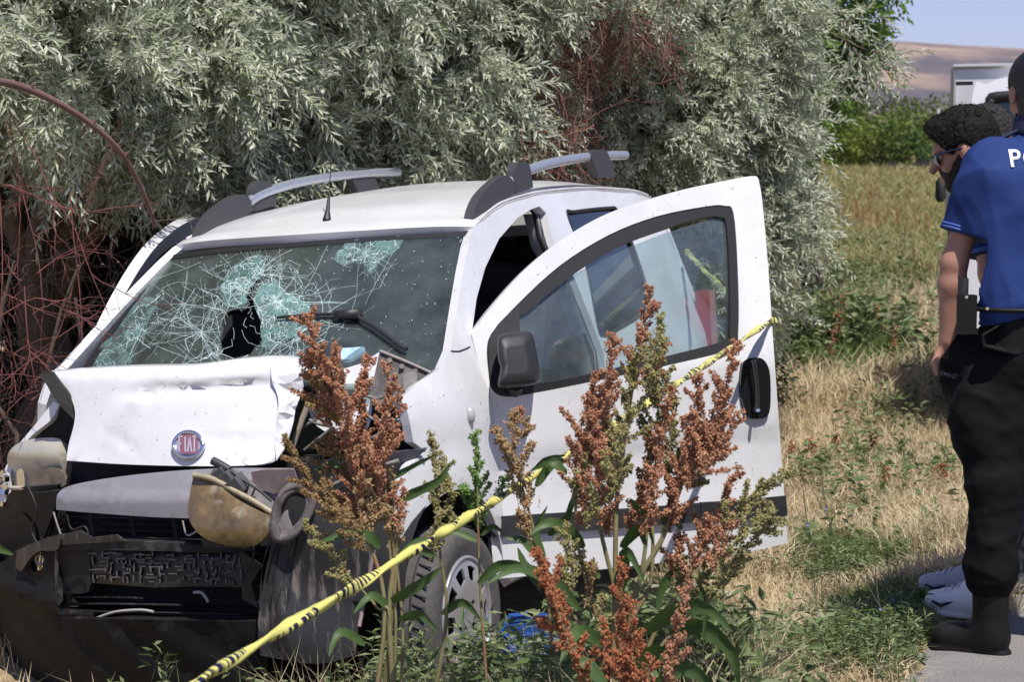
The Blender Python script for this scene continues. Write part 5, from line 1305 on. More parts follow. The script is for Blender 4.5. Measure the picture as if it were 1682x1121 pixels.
for k, (px, py, d, h, lb) in enumerate(((1466, 985, 6.45, .30, 'chicory stem with blue flower nearest the white shoes'), (1357, 835, 7.0, .42, 'tall thin chicory stem with blue flower right of the door'), (1345, 1010, 6.4, .25, 'low chicory stem with pale blue flower above the green weeds'), (1327, 862, 7.0, .36, 'thin chicory stem with blue flower just right of the door edge'), (1446, 1000, 6.4, .22, 'short chicory stem with blue flower amid the green weeds'))):
    p = at(px, py, d); g = np.array([p[0] + .04, p[1], float(terrain(p[0] + .04, p[1]))]); rt_ = empty('chicory', g, label=lb, cat='wild flower', group='blue chicory flowers in the verge')
    m = MB(); Q = catmull([(0, 0, -.02), (.01, .0, (p[2] - g[2]) * .5), tuple(p - g), tuple(p - g + np.array([-.02, 0, .14]))], 5); m.tube(Q, .0018, 4); m.tube([Q[7], Q[7] + [.05, 0, .10]], .0012, 4); m.tube([Q[9], Q[9] + [-.05, 0, .09]], .0012, 4); m.build('stem', M_stalk, rt_)
    m = MB(); c = p - g
    for a in np.linspace(0, 6.28, 13)[:-1]: m.add([c, c + np.array([.005 * math.cos(a - .2), -.005, .005 * math.sin(a - .2)]), c + np.array([.006 * math.cos(a), -.006, .006 * math.sin(a)]), c + np.array([.005 * math.cos(a + .2), -.005, .005 * math.sin(a + .2)])], [[0, 1, 2, 3]])
    m.build('flower', M_blue, rt_, smooth=False)
# straw tuft beside the officer's leg
tuft = empty('straw_tuft', ground(1545, 925), label='tall tuft of dry straw grass left of the black boot', cat='grass tuft')
c = np.array(tuft.location); k = 420; P = np.stack([rg.normal(0, .10, k), rg.normal(0, .09, k), np.zeros(k)], 1); P[:, 2] = terrain(P[:, 0] + c[0], P[:, 1] + c[1]) - c[2]
A = merge([blade_arrays(P, .30 * rg.uniform(.5, 1.2, k), .0045, rg.uniform(.1, 1.0, k), rg)]); link_mesh('blades', np_mesh('blades', A[0], A[1], smooth=False), M_straw, tuft)
# small stones
m = MB(); st = []
for q in range(240):
    px, d = rg.uniform(1250, 1600), rg.uniform(6, 13); x = (px - PW / 2) / FPX * d
    if road_s(x, d) < -.3: continue
    st.append(seeds_arrays(np.array([[x, d, float(terrain(x, d)) + .004]]), rg.uniform(.006, .018)))
A = merge(st); link_mesh('stones', np_mesh('stones', A[0], A[1], smooth=False), simple('pale_stone', (.36, .32, .27), .9, var=.3, scale=9), kind='stuff')

# ------------------------------------------------------------------ dock plants
M_seed = {'rust': leafy('rusty_dock_seed', [(.41, .17, .092), (.53, .255, .14), (.62, .36, .215), (.46, .21, .12)], trans=.3, rough=.6), 'dark': leafy('dark_red_dock_seed', [(.32, .095, .045), (.43, .15, .065), (.51, .22, .10)], trans=.2, rough=.6),
          'olive': leafy('olive_dock_seed', [(.26, .26, .085), (.36, .35, .13), (.44, .41, .19), (.42, .28, .13)], trans=.3, rough=.6), 'tan': leafy('tan_dock_seed', [(.42, .30, .14), (.52, .38, .20), (.54, .29, .15), (.44, .40, .19)], trans=.3, rough=.6),
          'green': leafy('fresh_green_dock_seed', [(.13, .27, .05), (.21, .37, .09), (.29, .44, .14)], trans=.3, rough=.6), 'brown': leafy('brown_olive_dock_seed', [(.26, .185, .075), (.36, .25, .11), (.42, .23, .11), (.31, .28, .11)], trans=.3, rough=.6)}
M_stem = simple('ribbed_dock_stem', (.19, .17, .075), .6, var=.4, scale=12, dirt=(.26, .11, .06), dscale=8, dlo=.5, dhi=.62)
M_dockleaf = leafy('dock_leaf', [(.045, .085, .022), (.065, .115, .032), (.085, .14, .045)], trans=.25, rough=.5, spec=.35)
rd = np.random.default_rng(202)
def panicle(root, o, pts, width, kind, d, dens=1.0, side=1.0):
    """seed head along photograph points pts (base to tip) at distance d; width in photograph pixels"""
    sc = d / FPX
    dd = d + rd.normal(0, .05)
    Q = catmull([at(x, y, dd) for x, y in pts], 8); L = np.linalg.norm(np.diff(Q, axis=0), axis=1).sum(); W = width * sc * .5
    C = []; n_br = max(6, int(L / .0105 * side)); tw = MB(); tw.tube(Q - o, np.linspace(.0028, .0012, len(Q)), 5)
    for b in range(n_br):
        t = (b + rd.random()) / n_br; f = t * (len(Q) - 1); i0 = min(int(f), len(Q) - 2); p = Q[i0] + (Q[i0 + 1] - Q[i0]) * (f - i0); ax = unit(Q[i0 + 1] - Q[i0])
        prof = (1 - t) ** .7 * .9 + .16
        if t < .12: prof *= .5 + 4 * t
        bl = W * prof * rd.uniform(.5, 1.7) * 1.68; out = unit(np.cross(ax, rd.normal(size=3))); dirb = unit(ax * rd.uniform(.7, 1.6) + out)
        nn = max(2, int(bl / .0062)); tip = p + dirb * bl
        for s_ in np.linspace(.12, 1, nn):
            k = int(rd.integers(9, 18) * dens); c = p + dirb * bl * s_; C.append(c + rd.normal(0, .0044, (max(k, 1), 3)) * (1.15 - .5 * s_))
    C = np.concatenate(C); A = seeds_arrays(C - o, rd.uniform(.0023, .0046, len(C)), rd)
    link_mesh('seed_head', np_mesh('seed_head', A[0], A[1], smooth=False), M_seed[kind], root)
    tw.build('rachis', M_stem, root)
    return Q[0]
def dock_leaf(root, o, pts, w, d, roll=.0, thick=0):
    Q = catmull([at(x, y, d + (dz[0] if dz else 0)) for x, y, *dz in pts], 5); n = len(Q); T = unit(np.gradient(Q, axis=0)); W = .78 * w * d / FPX
    view = unit(CAM - Q); S = unit(np.cross(T, view)); S = unit(S * math.cos(roll) + np.cross(T, S) * math.sin(roll)); N = np.cross(S, T)
    t = np.linspace(0, 1, n); prof = np.sin(np.clip(t * .97 + .03, 0, 1) ** .8 * math.pi) ** .8 * (1 - .3 * t) + .02; wav = .16 * np.sin(t * 22 + rd.uniform(0, 6))
    V = []
    for k in range(n):
        for u, h in ((-1, .22 + wav[k]), (-.5, .06), (0, -.05), (.5, .06), (1, .22 - wav[k])): V.append(Q[k] + S[k] * u * W * .5 * prof[k] + N[k] * h * W * .5 * prof[k])
    i = (np.arange(n - 1)[:, None] * 5 + np.arange(4)[None]).ravel()
    link_mesh('leaf', np_mesh('leaf', np.array(V) - o, np.stack([i, i + 1, i + 6, i + 5], 1)), M_dockleaf, root)
def dock(label, base_px, d, heads, leaves, stems, extra=False, group='dock plants in seed in front of the van'):
    b = at(base_px[0], base_px[1], d); b[2] = float(terrain(b[0], b[1])); root = empty('dock_plant', b, label=label, cat='plant', group=group)
    for h in heads:
        panicle(root, b, h[0], h[1], h[2], d + (h[3] if len(h) > 3 else 0))
        if extra:      # a slighter side shoot beside most heads
            ox, oy, sc_ = rd.uniform(-26, 26), rd.uniform(5, 45), rd.uniform(.55, .9)
            p0_ = np.array(h[0][0]) + (ox, oy); panicle(root, b, [tuple(p0_ + (np.array(q) - h[0][0]) * sc_) for q in h[0]], h[1] * .85, h[2] if rd.random() < .5 else 'olive', d + rd.uniform(-.1, .1))
    for s_ in stems:
        pts = [at(x, y, d + s_[2] if len(s_) > 2 else d) for x, y in s_[0]]; f = b + np.array([rd.normal(0, .03), rd.normal(0, .03), -.03])
        Q = catmull([f] + pts, 6); m = MB(); m.tube(Q - b, np.linspace(s_[1], s_[1] * .45, len(Q)), 7); m.build('stem', M_stem, root)
    for l in leaves: dock_leaf(root, b, *l)
    return root
dock('tall rusty dock plant between the tape and the open door', (1010, 1300), 5.0,
     [([(1040, 640), (1055, 560), (1068, 478)], 44, 'rust'), ([(1015, 800), (1030, 690), (1040, 590)], 58, 'olive'), ([(1070, 760), (1080, 680), (1082, 590)], 46, 'olive'), ([(1060, 640), (1078, 600), (1090, 560)], 30, 'rust'),
      ([(985, 760), (995, 660), (1006, 552)], 52, 'rust'), ([(945, 760), (955, 700), (970, 650), (985, 610)], 50, 'rust'), ([(960, 830), (962, 780), (972, 720)], 46, 'rust', .1), ([(985, 860), (985, 790), (990, 730)], 40, 'rust', -.05),
      ([(1130, 800), (1142, 710), (1150, 618)], 44, 'rust'), ([(1165, 740), (1185, 670), (1207, 566)], 48, 'rust'), ([(1150, 780), (1180, 740), (1210, 680)], 46, 'rust'), ([(1105, 860), (1118, 780), (1132, 690)], 44, 'rust'),
      ([(1068, 820), (1085, 740), (1104, 640)], 42, 'rust', -.05), ([(1055, 880), (1065, 830), (1072, 770)], 38, 'rust'), ([(1150, 910), (1175, 850), (1212, 768)], 40, 'rust'), ([(1125, 960), (1150, 900), (1165, 850)], 42, 'rust'),
      ([(1170, 895), (1215, 835), (1262, 800), (1300, 772)], 38, 'olive'), ([(1165, 985), (1200, 930), (1240, 885), (1290, 858)], 36, 'olive', -.05), ([(1225, 850), (1240, 830), (1262, 826)], 26, 'olive'),
      ([(950, 830), (960, 780), (965, 740)], 36, 'olive', -.08), ([(925, 960), (935, 910), (928, 865)], 40, 'olive', -.1), ([(960, 1000), (970, 950), (975, 930)], 34, 'brown', -.1), ([(1100, 960), (1110, 910), (1118, 880)], 34, 'rust')],
     [([(1010, 990), (1020, 950, -.05), (1030, 905, -.1), (1060, 960, -.15)], 34, 5.0, .4), ([(1060, 1040), (1110, 1005, -.1), (1160, 1000, -.15), (1205, 1040, -.2)], 40, 4.95, .3), ([(1100, 1040), (1150, 1030, -.05), (1200, 1070, -.1), (1215, 1130, -.1)], 44, 5.0, .5), ([(1150, 960), (1160, 1000, -.05), (1155, 1060, -.08)], 26, 4.95, 1.0), ([(1020, 900), (1050, 870, -.05), (1060, 900, -.1)], 26, 5.0, .3),
      ([(960, 900), (930, 870, -.05), (900, 860, -.08), (870, 880, -.1)], 30, 5.0, .3), ([(900, 960), (885, 900, 0), (880, 870, 0), (900, 830, 0)], 26, 5.1, .8), ([(950, 1000), (905, 955, -.05), (850, 935, -.1), (800, 960, -.15)], 30, 4.9, .3), ([(930, 780), (905, 760, 0), (870, 775, .03)], 24, 5.1, .5), ([(880, 770), (900, 755), (930, 748)], 18, 5.1, .4),
      ([(1080, 1000), (1090, 960, 0), (1120, 930, 0), (1140, 960, -.05)], 28, 5.0, .7), ([(1035, 820), (1060, 850, -.05), (1075, 900, -.05)], 22, 4.95, .9), ([(985, 950), (960, 930), (940, 950)], 24, 5, .4), ([(1120, 870), (1100, 850), (1085, 880)], 22, 5, .5), ([(990, 1060), (950, 1040, -.1), (920, 1090, -.15)], 36, 4.9, .4), ([(1040, 1100), (1080, 1070, -.1), (1120, 1110, -.15)], 40, 4.9, .5)],
     [([(1010, 1000), (1015, 800), (1045, 600)], .009), ([(1020, 1050), (985, 860), (985, 740)], .008), ([(1040, 1000), (1090, 880), (1140, 740), (1170, 700)], .009), ([(1030, 1050), (1070, 950), (1068, 780)], .008), ([(1060, 1080), (1120, 960), (1170, 880)], .007), ([(1070, 1090), (1130, 1020), (1180, 960)], .006), ([(990, 1050), (950, 900), (945, 760)], .007), ([(990, 1080), (940, 1010), (925, 950)], .006), ([(1040, 1000), (1060, 900), (1070, 740)], .008)], True)
dock('dark red dock spikes in the front of the rusty clump', (990, 1320), 4.55,
     [([(940, 1075), (915, 1000), (895, 945), (880, 905)], 30, 'dark'), ([(965, 1130), (940, 1060), (915, 1035), (885, 1020)], 36, 'dark'), ([(1020, 1130), (1022, 1040), (1018, 925)], 34, 'dark'), ([(1035, 1130), (1045, 1060), (1030, 980)], 26, 'dark'), ([(1095, 1130), (1110, 1060), (1128, 960)], 36, 'rust'), ([(990, 1130), (995, 1080), (992, 1020)], 24, 'dark'), ([(960, 1140), (965, 1110), (975, 1070)], 34, 'dark'), ([(1060, 1140), (1065, 1110), (1070, 1080)], 26, 'dark'), ([(925, 1010), (910, 960), (920, 920)], 22, 'dark')],
     [([(1000, 1140), (960, 1090), (930, 1110)], 34, 4.5, .4), ([(1070, 1140), (1110, 1100), (1150, 1110), (1180, 1150)], 40, 4.55, .4)],
     [([(960, 1150), (930, 1050)], .006), ([(1015, 1180), (1020, 1060)], .006), ([(1080, 1180), (1105, 1080)], .006), ([(990, 1160), (992, 1060)], .005)])
dock('brown and olive dock plant in front of the hanging headlight', (615, 1320), 4.9,
     [([(590, 760), (560, 680), (530, 600), (503, 520)], 74, 'rust'), ([(560, 700), (535, 640), (515, 580)], 56, 'brown', .04), ([(590, 740), (595, 660), (602, 590)], 40, 'rust'), ([(570, 660), (560, 620), (552, 575)], 44, 'rust'), ([(625, 790), (632, 700), (638, 600)], 46, 'rust'), ([(645, 740), (650, 700), (655, 640)], 28, 'rust'),
      ([(600, 870), (585, 800), (575, 720)], 84, 'rust'), ([(615, 850), (620, 790), (628, 730)], 56, 'rust'), ([(640, 905), (645, 850), (640, 775)], 38, 'tan'), ([(575, 870), (545, 830), (500, 770), (466, 726)], 52, 'brown'), ([(600, 900), (580, 870), (555, 840), (530, 800)], 50, 'brown'), ([(600, 880), (610, 840), (600, 790)], 54, 'tan'),
      ([(592, 972), (560, 930), (530, 890), (500, 862)], 34, 'olive'), ([(655, 870), (660, 840), (662, 805)], 24, 'rust'), ([(585, 800), (560, 750), (540, 720)], 60, 'brown'), ([(545, 700), (520, 640), (508, 590)], 50, 'rust')],
     [([(625, 900), (600, 880, -.03), (560, 880, -.05), (525, 892, -.05)], 26, 4.9, .3), ([(640, 830), (680, 810, 0), (720, 790, 0), (740, 760, 0)], 24, 4.95, .4), ([(620, 800), (670, 770, .05), (720, 745, .08)], 18, 4.95, .7), ([(640, 990), (690, 960, -.05), (730, 930, -.05)], 26, 4.9, .3), ([(640, 1000), (610, 980, -.03), (580, 1010, -.05)], 22, 4.9, .4), ([(600, 1060), (560, 1040, -.05), (540, 1080, -.08)], 24, 4.9, .4), ([(655, 1020), (690, 1010, -.05), (720, 1040, -.08)], 24, 4.9, .5), ([(560, 770), (540, 760), (515, 775)], 16, 4.95, .4), ([(650, 920), (680, 905), (720, 915)], 22, 4.9, .3)],
     [([(640, 1040), (648, 900), (610, 800), (575, 700)], .008), ([(650, 1060), (640, 900), (632, 780)], .005), ([(660, 1100), (655, 960), (645, 880)], .005), ([(630, 1050), (610, 900), (580, 860)], .007), ([(640, 1040), (620, 1000), (590, 965)], .005), ([(650, 950), (640, 850), (600, 740)], .006)], False)
dock('slim olive dock stem in front of the van\'s front wheel', (690, 1320), 5.1, [([(718, 835), (716, 780), (708, 712)], 30, 'olive'), ([(735, 870), (742, 820), (735, 790)], 20, 'olive'), ([(712, 920), (716, 880), (722, 840)], 26, 'olive'), ([(730, 800), (728, 770), (722, 750)], 24, 'olive')],
     [([(720, 900), (690, 890), (660, 905)], 20, 5.1, .4), ([(725, 1010), (760, 990), (790, 1020)], 22, 5.1, .4)], [([(730, 1050), (722, 900), (714, 780)], .006)])
dock('bright green young dock spike in front of the wing', (790, 1320), 5.2, [([(785, 835), (784, 780), (783, 710)], 32, 'green'), ([(790, 850), (812, 815), (832, 785)], 20, 'green'), ([(778, 850), (765, 820), (760, 800)], 20, 'green'), ([(790, 870), (785, 845), (775, 820)], 30, 'green')],
     [([(785, 890), (745, 875), (705, 885)], 18, 5.2, .4), ([(790, 880), (810, 865), (830, 880)], 14, 5.2, .4), ([(785, 960), (820, 930), (860, 935), (890, 975)], 26, 5.15, .3)], [([(795, 1060), (788, 950), (784, 800)], .005)])
dock('tan dock stem in front of the hinge side of the door', (900, 1320), 5.15, [([(852, 780), (845, 740), (838, 680)], 42, 'tan'), ([(845, 800), (830, 740), (812, 706)], 24, 'tan'), ([(868, 870), (858, 820), (852, 770)], 36, 'tan'), ([(856, 720), (866, 705), (864, 690)], 22, 'tan'), ([(846, 700), (848, 685), (856, 676)], 22, 'rust'), ([(882, 905), (872, 880), (866, 850)], 26, 'tan')],
     [([(885, 920), (860, 890), (830, 885)], 22, 5.15, .4), ([(900, 880), (930, 850), (945, 800)], 24, 5.15, .7), ([(890, 960), (862, 930), (850, 900)], 26, 5.15, .7), ([(880, 800), (905, 765), (940, 755)], 22, 5.15, .3)], [([(905, 1060), (888, 920), (858, 800)], .006)])
for px, d, h, lb in ((640, 5.3, .42, 'thin pale weed stem at the foot of the wheel'), (178, 5.2, .30, 'pale green weed stalk sprouting below the bumper'), (245, 5.15, .34, 'pale green weed sprig at the bottom left below the bumper')):
    x = (px - PW / 2) / FPX * d; g = at(px, 1150, d); g[2] = float(terrain(g[0], g[1])); w_ = empty('weed_stalk', g, label=lb, cat='weed'); m = MB(); tz = (at(px, 1085 if px < 400 else 980, d)[2] - g[2]) * .6
    twig(m, (0, 0, -.02), (rd.normal(0, .1), 0, 1), tz, .0032, 2, rd, .2, (3, 5), .25); m.build('stem', simple('pale_green_stalk', (.26, .29, .12), .7) if 'pale_green_stalk' not in bpy.data.materials else bpy.data.materials['pale_green_stalk'], w_)
# big leaf poking in at the left edge
g = at(-25, 1000, 5.4); g[2] = float(terrain(g[0], g[1])); lf = empty('leafy_shoot', g, label='green leaf on a shoot at the left edge beside the bumper', cat='plant'); m = MB(); m.tube(catmull([(0, 0, -.03), tuple(at(-40, 980, 5.4) - g), tuple(at(-30, 905, 5.4) - g)], 6), .004, 6); m.build('stem', M_stem, lf)
dock_leaf(lf, g, [(-30, 905), (-8, 900, -.02), (22, 912, -.03)], 26, 5.4, .3)

# ------------------------------------------------------------------ barrier tape
def tape_mat():
    m, nt, b = new_mat('barrier_tape'); uv = N_(nt, 'ShaderNodeUVMap'); sep = N_(nt, 'ShaderNodeSeparateXYZ'); nt.links.new(uv.outputs[0], sep.inputs[0])
    def math_(op, a, c=None):
        n = N_(nt, 'ShaderNodeMath', operation=op)
        for i, v in enumerate((a, c)):
            if v is None: continue
            if hasattr(v, 'links'): nt.links.new(v, n.inputs[i])
            else: n.inputs[i].default_value = v
        return n.outputs[0]
    u, v = sep.outputs[0], sep.outputs[1]
    # printed words: upright strokes of uneven width grouped into words, seen in the lower half of the band
    ns = N_(nt, 'ShaderNodeTexNoise', noise_dimensions='1D'); nt.links.new(math_('ADD', u, math_('MULTIPLY', v, .012)), ns.inputs['W']); ns.inputs['Scale'].default_value = 60; ns.inputs['Detail'].default_value = 1
    stroke = math_('GREATER_THAN', ns.outputs[0], .50)
    wave = math_('SINE', math_('MULTIPLY', u, 21.0)); word = math_('GREATER_THAN', wave, -.75)
    lo = math_('GREATER_THAN', v, .10); hi = math_('LESS_THAN', v, .72)
    print_ = math_('MULTIPLY', math_('MULTIPLY', stroke, word), math_('MULTIPLY', lo, hi))
    c = mixc(nt, print_, (.62, .585, .16), (.012, .012, .04)); nt.links.new(c, b.inputs['Base Color']); b.inputs['Roughness'].default_value = .32
    return m
def tape(name, pts, r, turns, label, seed=0):
    P = np.array(pts); n = len(P); T = unit(np.gradient(P, axis=0)); s = np.concatenate([[0], np.cumsum(np.linalg.norm(np.diff(P, axis=0), axis=1))]); rr_ = np.random.default_rng(seed)
    up = np.array([0, 0, 1.]); A = unit(np.cross(T, up)); B = np.cross(A, T); k = 12; a = np.arange(k + 1) * 2 * np.pi / k; V, UV = [], []
    wob_ = .25 * np.sin(s * 9) + .18 * np.sin(s * 23 + 1)
    for i in range(n):
        th = s[i] * turns + 1.5 * math.sin(s[i] * 4); f = .62 + .22 * math.sin(s[i] * 17 + seed); R_ = r * (1 + wob_[i] * .5)
        for q in range(k + 1):
            x, y = math.cos(a[q]), f * math.sin(a[q]); rad = 1 + .13 * math.cos(3 * a[q] + s[i] * 20)
            c_, s_ = math.cos(th), math.sin(th); V.append(P[i] + R_ * rad * (A[i] * (x * c_ - y * s_) + B[i] * (x * s_ + y * c_))); UV.append((s[i], q / k))
    i = np.arange(n - 1)[:, None] * (k + 1); j = np.arange(k)[None]; F = np.stack([i + j, i + j + 1, i + k + 2 + j, i + k + 1 + j], -1).reshape(-1, 4)
    me = np_mesh(name, V, F); ul = me.uv_layers.new(name='UVMap'); idx = np.empty(len(me.loops), np.int32); me.loops.foreach_get('vertex_index', idx); ul.data.foreach_set('uv', np.array(UV, np.float32)[idx].ravel())
    return link_mesh(name, me, M_tape, label=label, cat='tape')
M_tape = tape_mat()
E1 = VM @ hit([(1266, 527)], S_d(.012))[0] + VT; E0 = at(318, 1124, 3.8); Ef = E0 + (E0 - E1) * .28
line_ = [Ef, E0] + [E0 + (E1 - E0) * t - np.array([0, 0, .018 * math.sin(t * 3.14)]) for t in np.linspace(.08, 1, 14)]
E2 = VM @ (hit([(1266, 527)], S_d(-.05))[0]) + VT; E3 = VM @ np.array([-3.16, .72, 1.36]) + VT
path = np.vstack([catmull([tuple(p) for p in line_], 24), catmull([tuple(E1), tuple((E1 + E2) / 2 + np.array([.02, .0, .0])), tuple(E2)], 6)[1:], catmull([tuple(E2 + (E3 - E2) * t - np.array([0, 0, .03 * math.sin(t * 3.14)])) for t in np.linspace(.03, 1, 8)], 10)])
peg = np.array([Ef[0] - .55, Ef[1] - .35, float(terrain(Ef[0] - .55, Ef[1] - .35)) + .45]); path = np.vstack([catmull([tuple(peg), tuple((peg + Ef) / 2), tuple(Ef)], 20)[:-1], path])
tape('barrier_tape', path, .0125, 15.0, 'twisted yellow and black barrier tape tied round the open van door')
m = MB(); m.tube([peg - [0, 0, .55], peg + [0, 0, .12]], [.018, .014], 8); tag(m.build('stake', simple('rough_wood', (.22, .15, .09), .9, var=.3)), 'rough wooden stake holding the near end of the tape', 'stake')

# ------------------------------------------------------------------ litter
m = MB(); c = at(863, 985, 6.9); c[2] = terrain(c[0], c[1])
m.box((0, 0, .10), (.24, .18, .20), taper=.94); m.box((0, 0, .21), (.14, .1, .024)); m.tube([(.06, 0, .20), (.06, 0, .245)], .025, 12); m.tube([(-.1, 0, .20), (-.06, 0, .25), (.0, 0, .25), (.02, 0, .20)], .011, 8)
for z in (.05, .10, .15): m.box((0, 0, z), (.246, .186, .010))
can = empty('canister', c, (0, 0, .5), label='blue plastic canister on the ground below the open door', cat='canister'); m.build('body', simple('blue_plastic', (.012, .06, .25), .4, coat=.1), can, smooth=False)
for px, py, d, s_, lb in ((1172, 985, 6.5, .07, 'crumpled white paper scrap under the open door'), (1140, 965, 6.6, .04, 'small white paper scrap near the rusty dock stems'), (1425, 868, 8.0, .10, 'grey blue flattened plastic bag in the dry grass'), (1478, 625, 13.6, .06, 'tiny white scrap in the straw behind the door')):
    P_, F_ = triangulate(catmull([(s_ * math.cos(a) * rg.uniform(.7, 1.3), s_ * .7 * math.sin(a) * rg.uniform(.7, 1.3)) for a in np.linspace(0, 6.28, 9)[:-1]], 2, True), [], s_ * .3)
    g = ground(px, py + 6); V = np.column_stack([P_, rg.uniform(.004, s_ * .45, len(P_))]); nm = 'plastic_bag' if 'bag' in lb else 'paper_scrap'
    o = sheet(nm, V, F_, .002, simple('grey_blue_film', (.30, .36, .42), .3) if 'bag' in lb else simple('white_paper', (.75, .76, .80), .8)); o.location = g + np.array([0, 0, .02]); tag(o, lb, 'bag' if 'bag' in lb else 'litter')
# ------------------------------------------------------------------ people
class SDF:
    """smoothly joined round shapes -> one closed surface"""
    def __init__(s, lo, hi, res):
        s.lo = np.asarray(lo, float); s.res = res; s.n = np.ceil((np.asarray(hi, float) - s.lo) / res).astype(int) + 1; s.g = np.full(s.n, .2, np.float32)
    def block(s, lo, hi):
        a = np.clip(np.floor((np.asarray(lo) - s.lo) / s.res).astype(int), 0, s.n); b = np.clip(np.ceil((np.asarray(hi) - s.lo) / s.res).astype(int) + 1, 0, s.n)
        if (b <= a).any(): return None
        ax = [s.lo[i] + s.res * np.arange(a[i], b[i]) for i in range(3)]
        return tuple(slice(a[i], b[i]) for i in range(3)), np.stack(np.meshgrid(*ax, indexing='ij'), -1)
    def put(s, sl, d, k):
        g = s.g[sl]; h = np.clip(.5 + .5 * (g - d) / k, 0, 1); s.g[sl] = g * (1 - h) + d * h - k * h * (1 - h)
    def cap(s, a, b, ra, rb, k=.03, flat=None):
        a, b = np.asarray(a, float), np.asarray(b, float); R = max(ra, rb) + .09
        q = s.block(np.minimum(a, b) - R, np.maximum(a, b) + R)
        if q is None: return s
        sl, P = q; ab = b - a; t = np.clip(((P - a) @ ab) / (ab @ ab + 1e-9), 0, 1); v = P - a - t[..., None] * ab
        if flat is not None:
            ax, f = flat; ax = unit(np.asarray(ax, float)); c = v @ ax; v = v + (c * (f - 1))[..., None] * ax
        s.put(sl, np.linalg.norm(v, axis=-1) - (ra + (rb - ra) * t), k); return s
    def ell(s, c, rad, R=None, k=.03):
        c = np.asarray(c, float); rad = np.asarray(rad, float); m = rad.max() + .09; q = s.block(c - m, c + m)
        if q is None: return s
        sl, P = q; v = P - c
        if R is not None: v = v @ np.asarray(R)
        u = v / rad; l = np.linalg.norm(u, axis=-1); g = np.linalg.norm(v / rad ** 2, axis=-1) + 1e-9
        s.put(sl, np.clip(l * (l - 1) / g, -.2, .3), k); return s
    def field(s): return s.block(s.lo, s.lo + s.res * (s.n - 1))[1]
    def mesh(s, name, mat, parent, origin, smooth=1, **kw):
        g = openvdb.FloatGrid(background=.2); g.copyFromArray(np.ascontiguousarray(s.g))
        V, Q = g.convertToQuads(0.0); V = V * s.res + s.lo; Q = Q[:, ::-1].astype(int)
        nb = np.concatenate([Q[:, [0, 1]], Q[:, [1, 2]], Q[:, [2, 3]], Q[:, [3, 0]]])
        for _ in range(smooth):
            A = np.zeros_like(V); C = np.zeros(len(V)); np.add.at(A, nb[:, 0], V[nb[:, 1]]); np.add.at(C, nb[:, 0], 1); np.add.at(A, nb[:, 1], V[nb[:, 0]]); np.add.at(C, nb[:, 1], 1); V = V * .45 + .55 * A / np.maximum(C, 1)[:, None]
        return link_mesh(name, np_mesh(name, V - origin, Q), mat, parent, **kw)
def frame_of(f, u):
    f = unit(np.asarray(f, float)); r = unit(np.cross(f, np.asarray(u, float))); u = np.cross(r, f); return np.stack([r, f, u], 1)
def head_sdf(g, c, R, sc=1.0, grow=0.0, ears=True, face=True):
    w = lambda r, f, u: np.asarray(c) + R @ (np.array([r, f, u]) * sc)
    e = lambda p, rad, k=.02: g.ell(w(*p), np.array(rad) * sc + grow, R, k)
    e((0, -.012, .03), (.077, .098, .092)); e((0, .028, -.045), (.060, .066, .078), .035); e((0, .066, -.102), (.026, .022, .02), .03)
    if face:
        g.cap(w(0, .090, .008), w(0, .116, -.034), (.010 + grow), (.014 + grow), .012); e((0, .080, .026), (.052, .020, .013), .018); e((0, .092, -.068), (.024, .013, .009), .012); e((0, .088, -.084), (.022, .012, .008), .012)
        for s_ in (-1, 1): e((s_ * .042, .066, -.030), (.020, .018, .018), .02)
    if ears:
        for s_ in (-1, 1): e((s_ * .080, -.006, -.012), (.009, .022, .033), .008)
    return w
M_skin = simple('tanned_skin', (.40, .205, .14), .5, var=.10, scale=30, bump=.08, bscale=250)
M_skin.node_tree.nodes['Principled BSDF'].inputs['Subsurface Weight'].default_value = .18
M_skin.node_tree.nodes['Principled BSDF'].inputs['Subsurface Radius'].default_value = (.012, .004, .002)
M_hair = simple('black_hair', (.010, .009, .009), .45, var=.3, scale=60, bump=.7, bscale=120)
M_grizzle = simple('greying_black_hair', (.030, .028, .028), .75, spec=.15, var=.8, scale=110)
M_polo = simple('royal_blue_polo', (.014, .035, .14), .8, spec=.25, var=.08, scale=40, bump=.12, bscale=500)
M_navy = simple('navy_collar', (.010, .014, .045), .7)
M_black = simple('black_uniform_cloth', (.0065, .0065, .007), .85, var=.2, scale=30, bump=.2, bscale=300)
M_black.node_tree.nodes['Principled BSDF'].inputs['Specular IOR Level'].default_value = .12
M_boot = simple('black_boot_leather', (.008, .0075, .0075), .55, spec=.25, var=.25, scale=20, bump=.2)
M_white_shoe = simple('white_trainer', (.70, .70, .72), .55); M_mesh_shoe = simple('grey_mesh_trainer', (.36, .37, .42), .7, var=.2, scale=150)
M_greenish = simple('grey_green_trousers', (.08, .135, .115), .85, var=.15, scale=20)
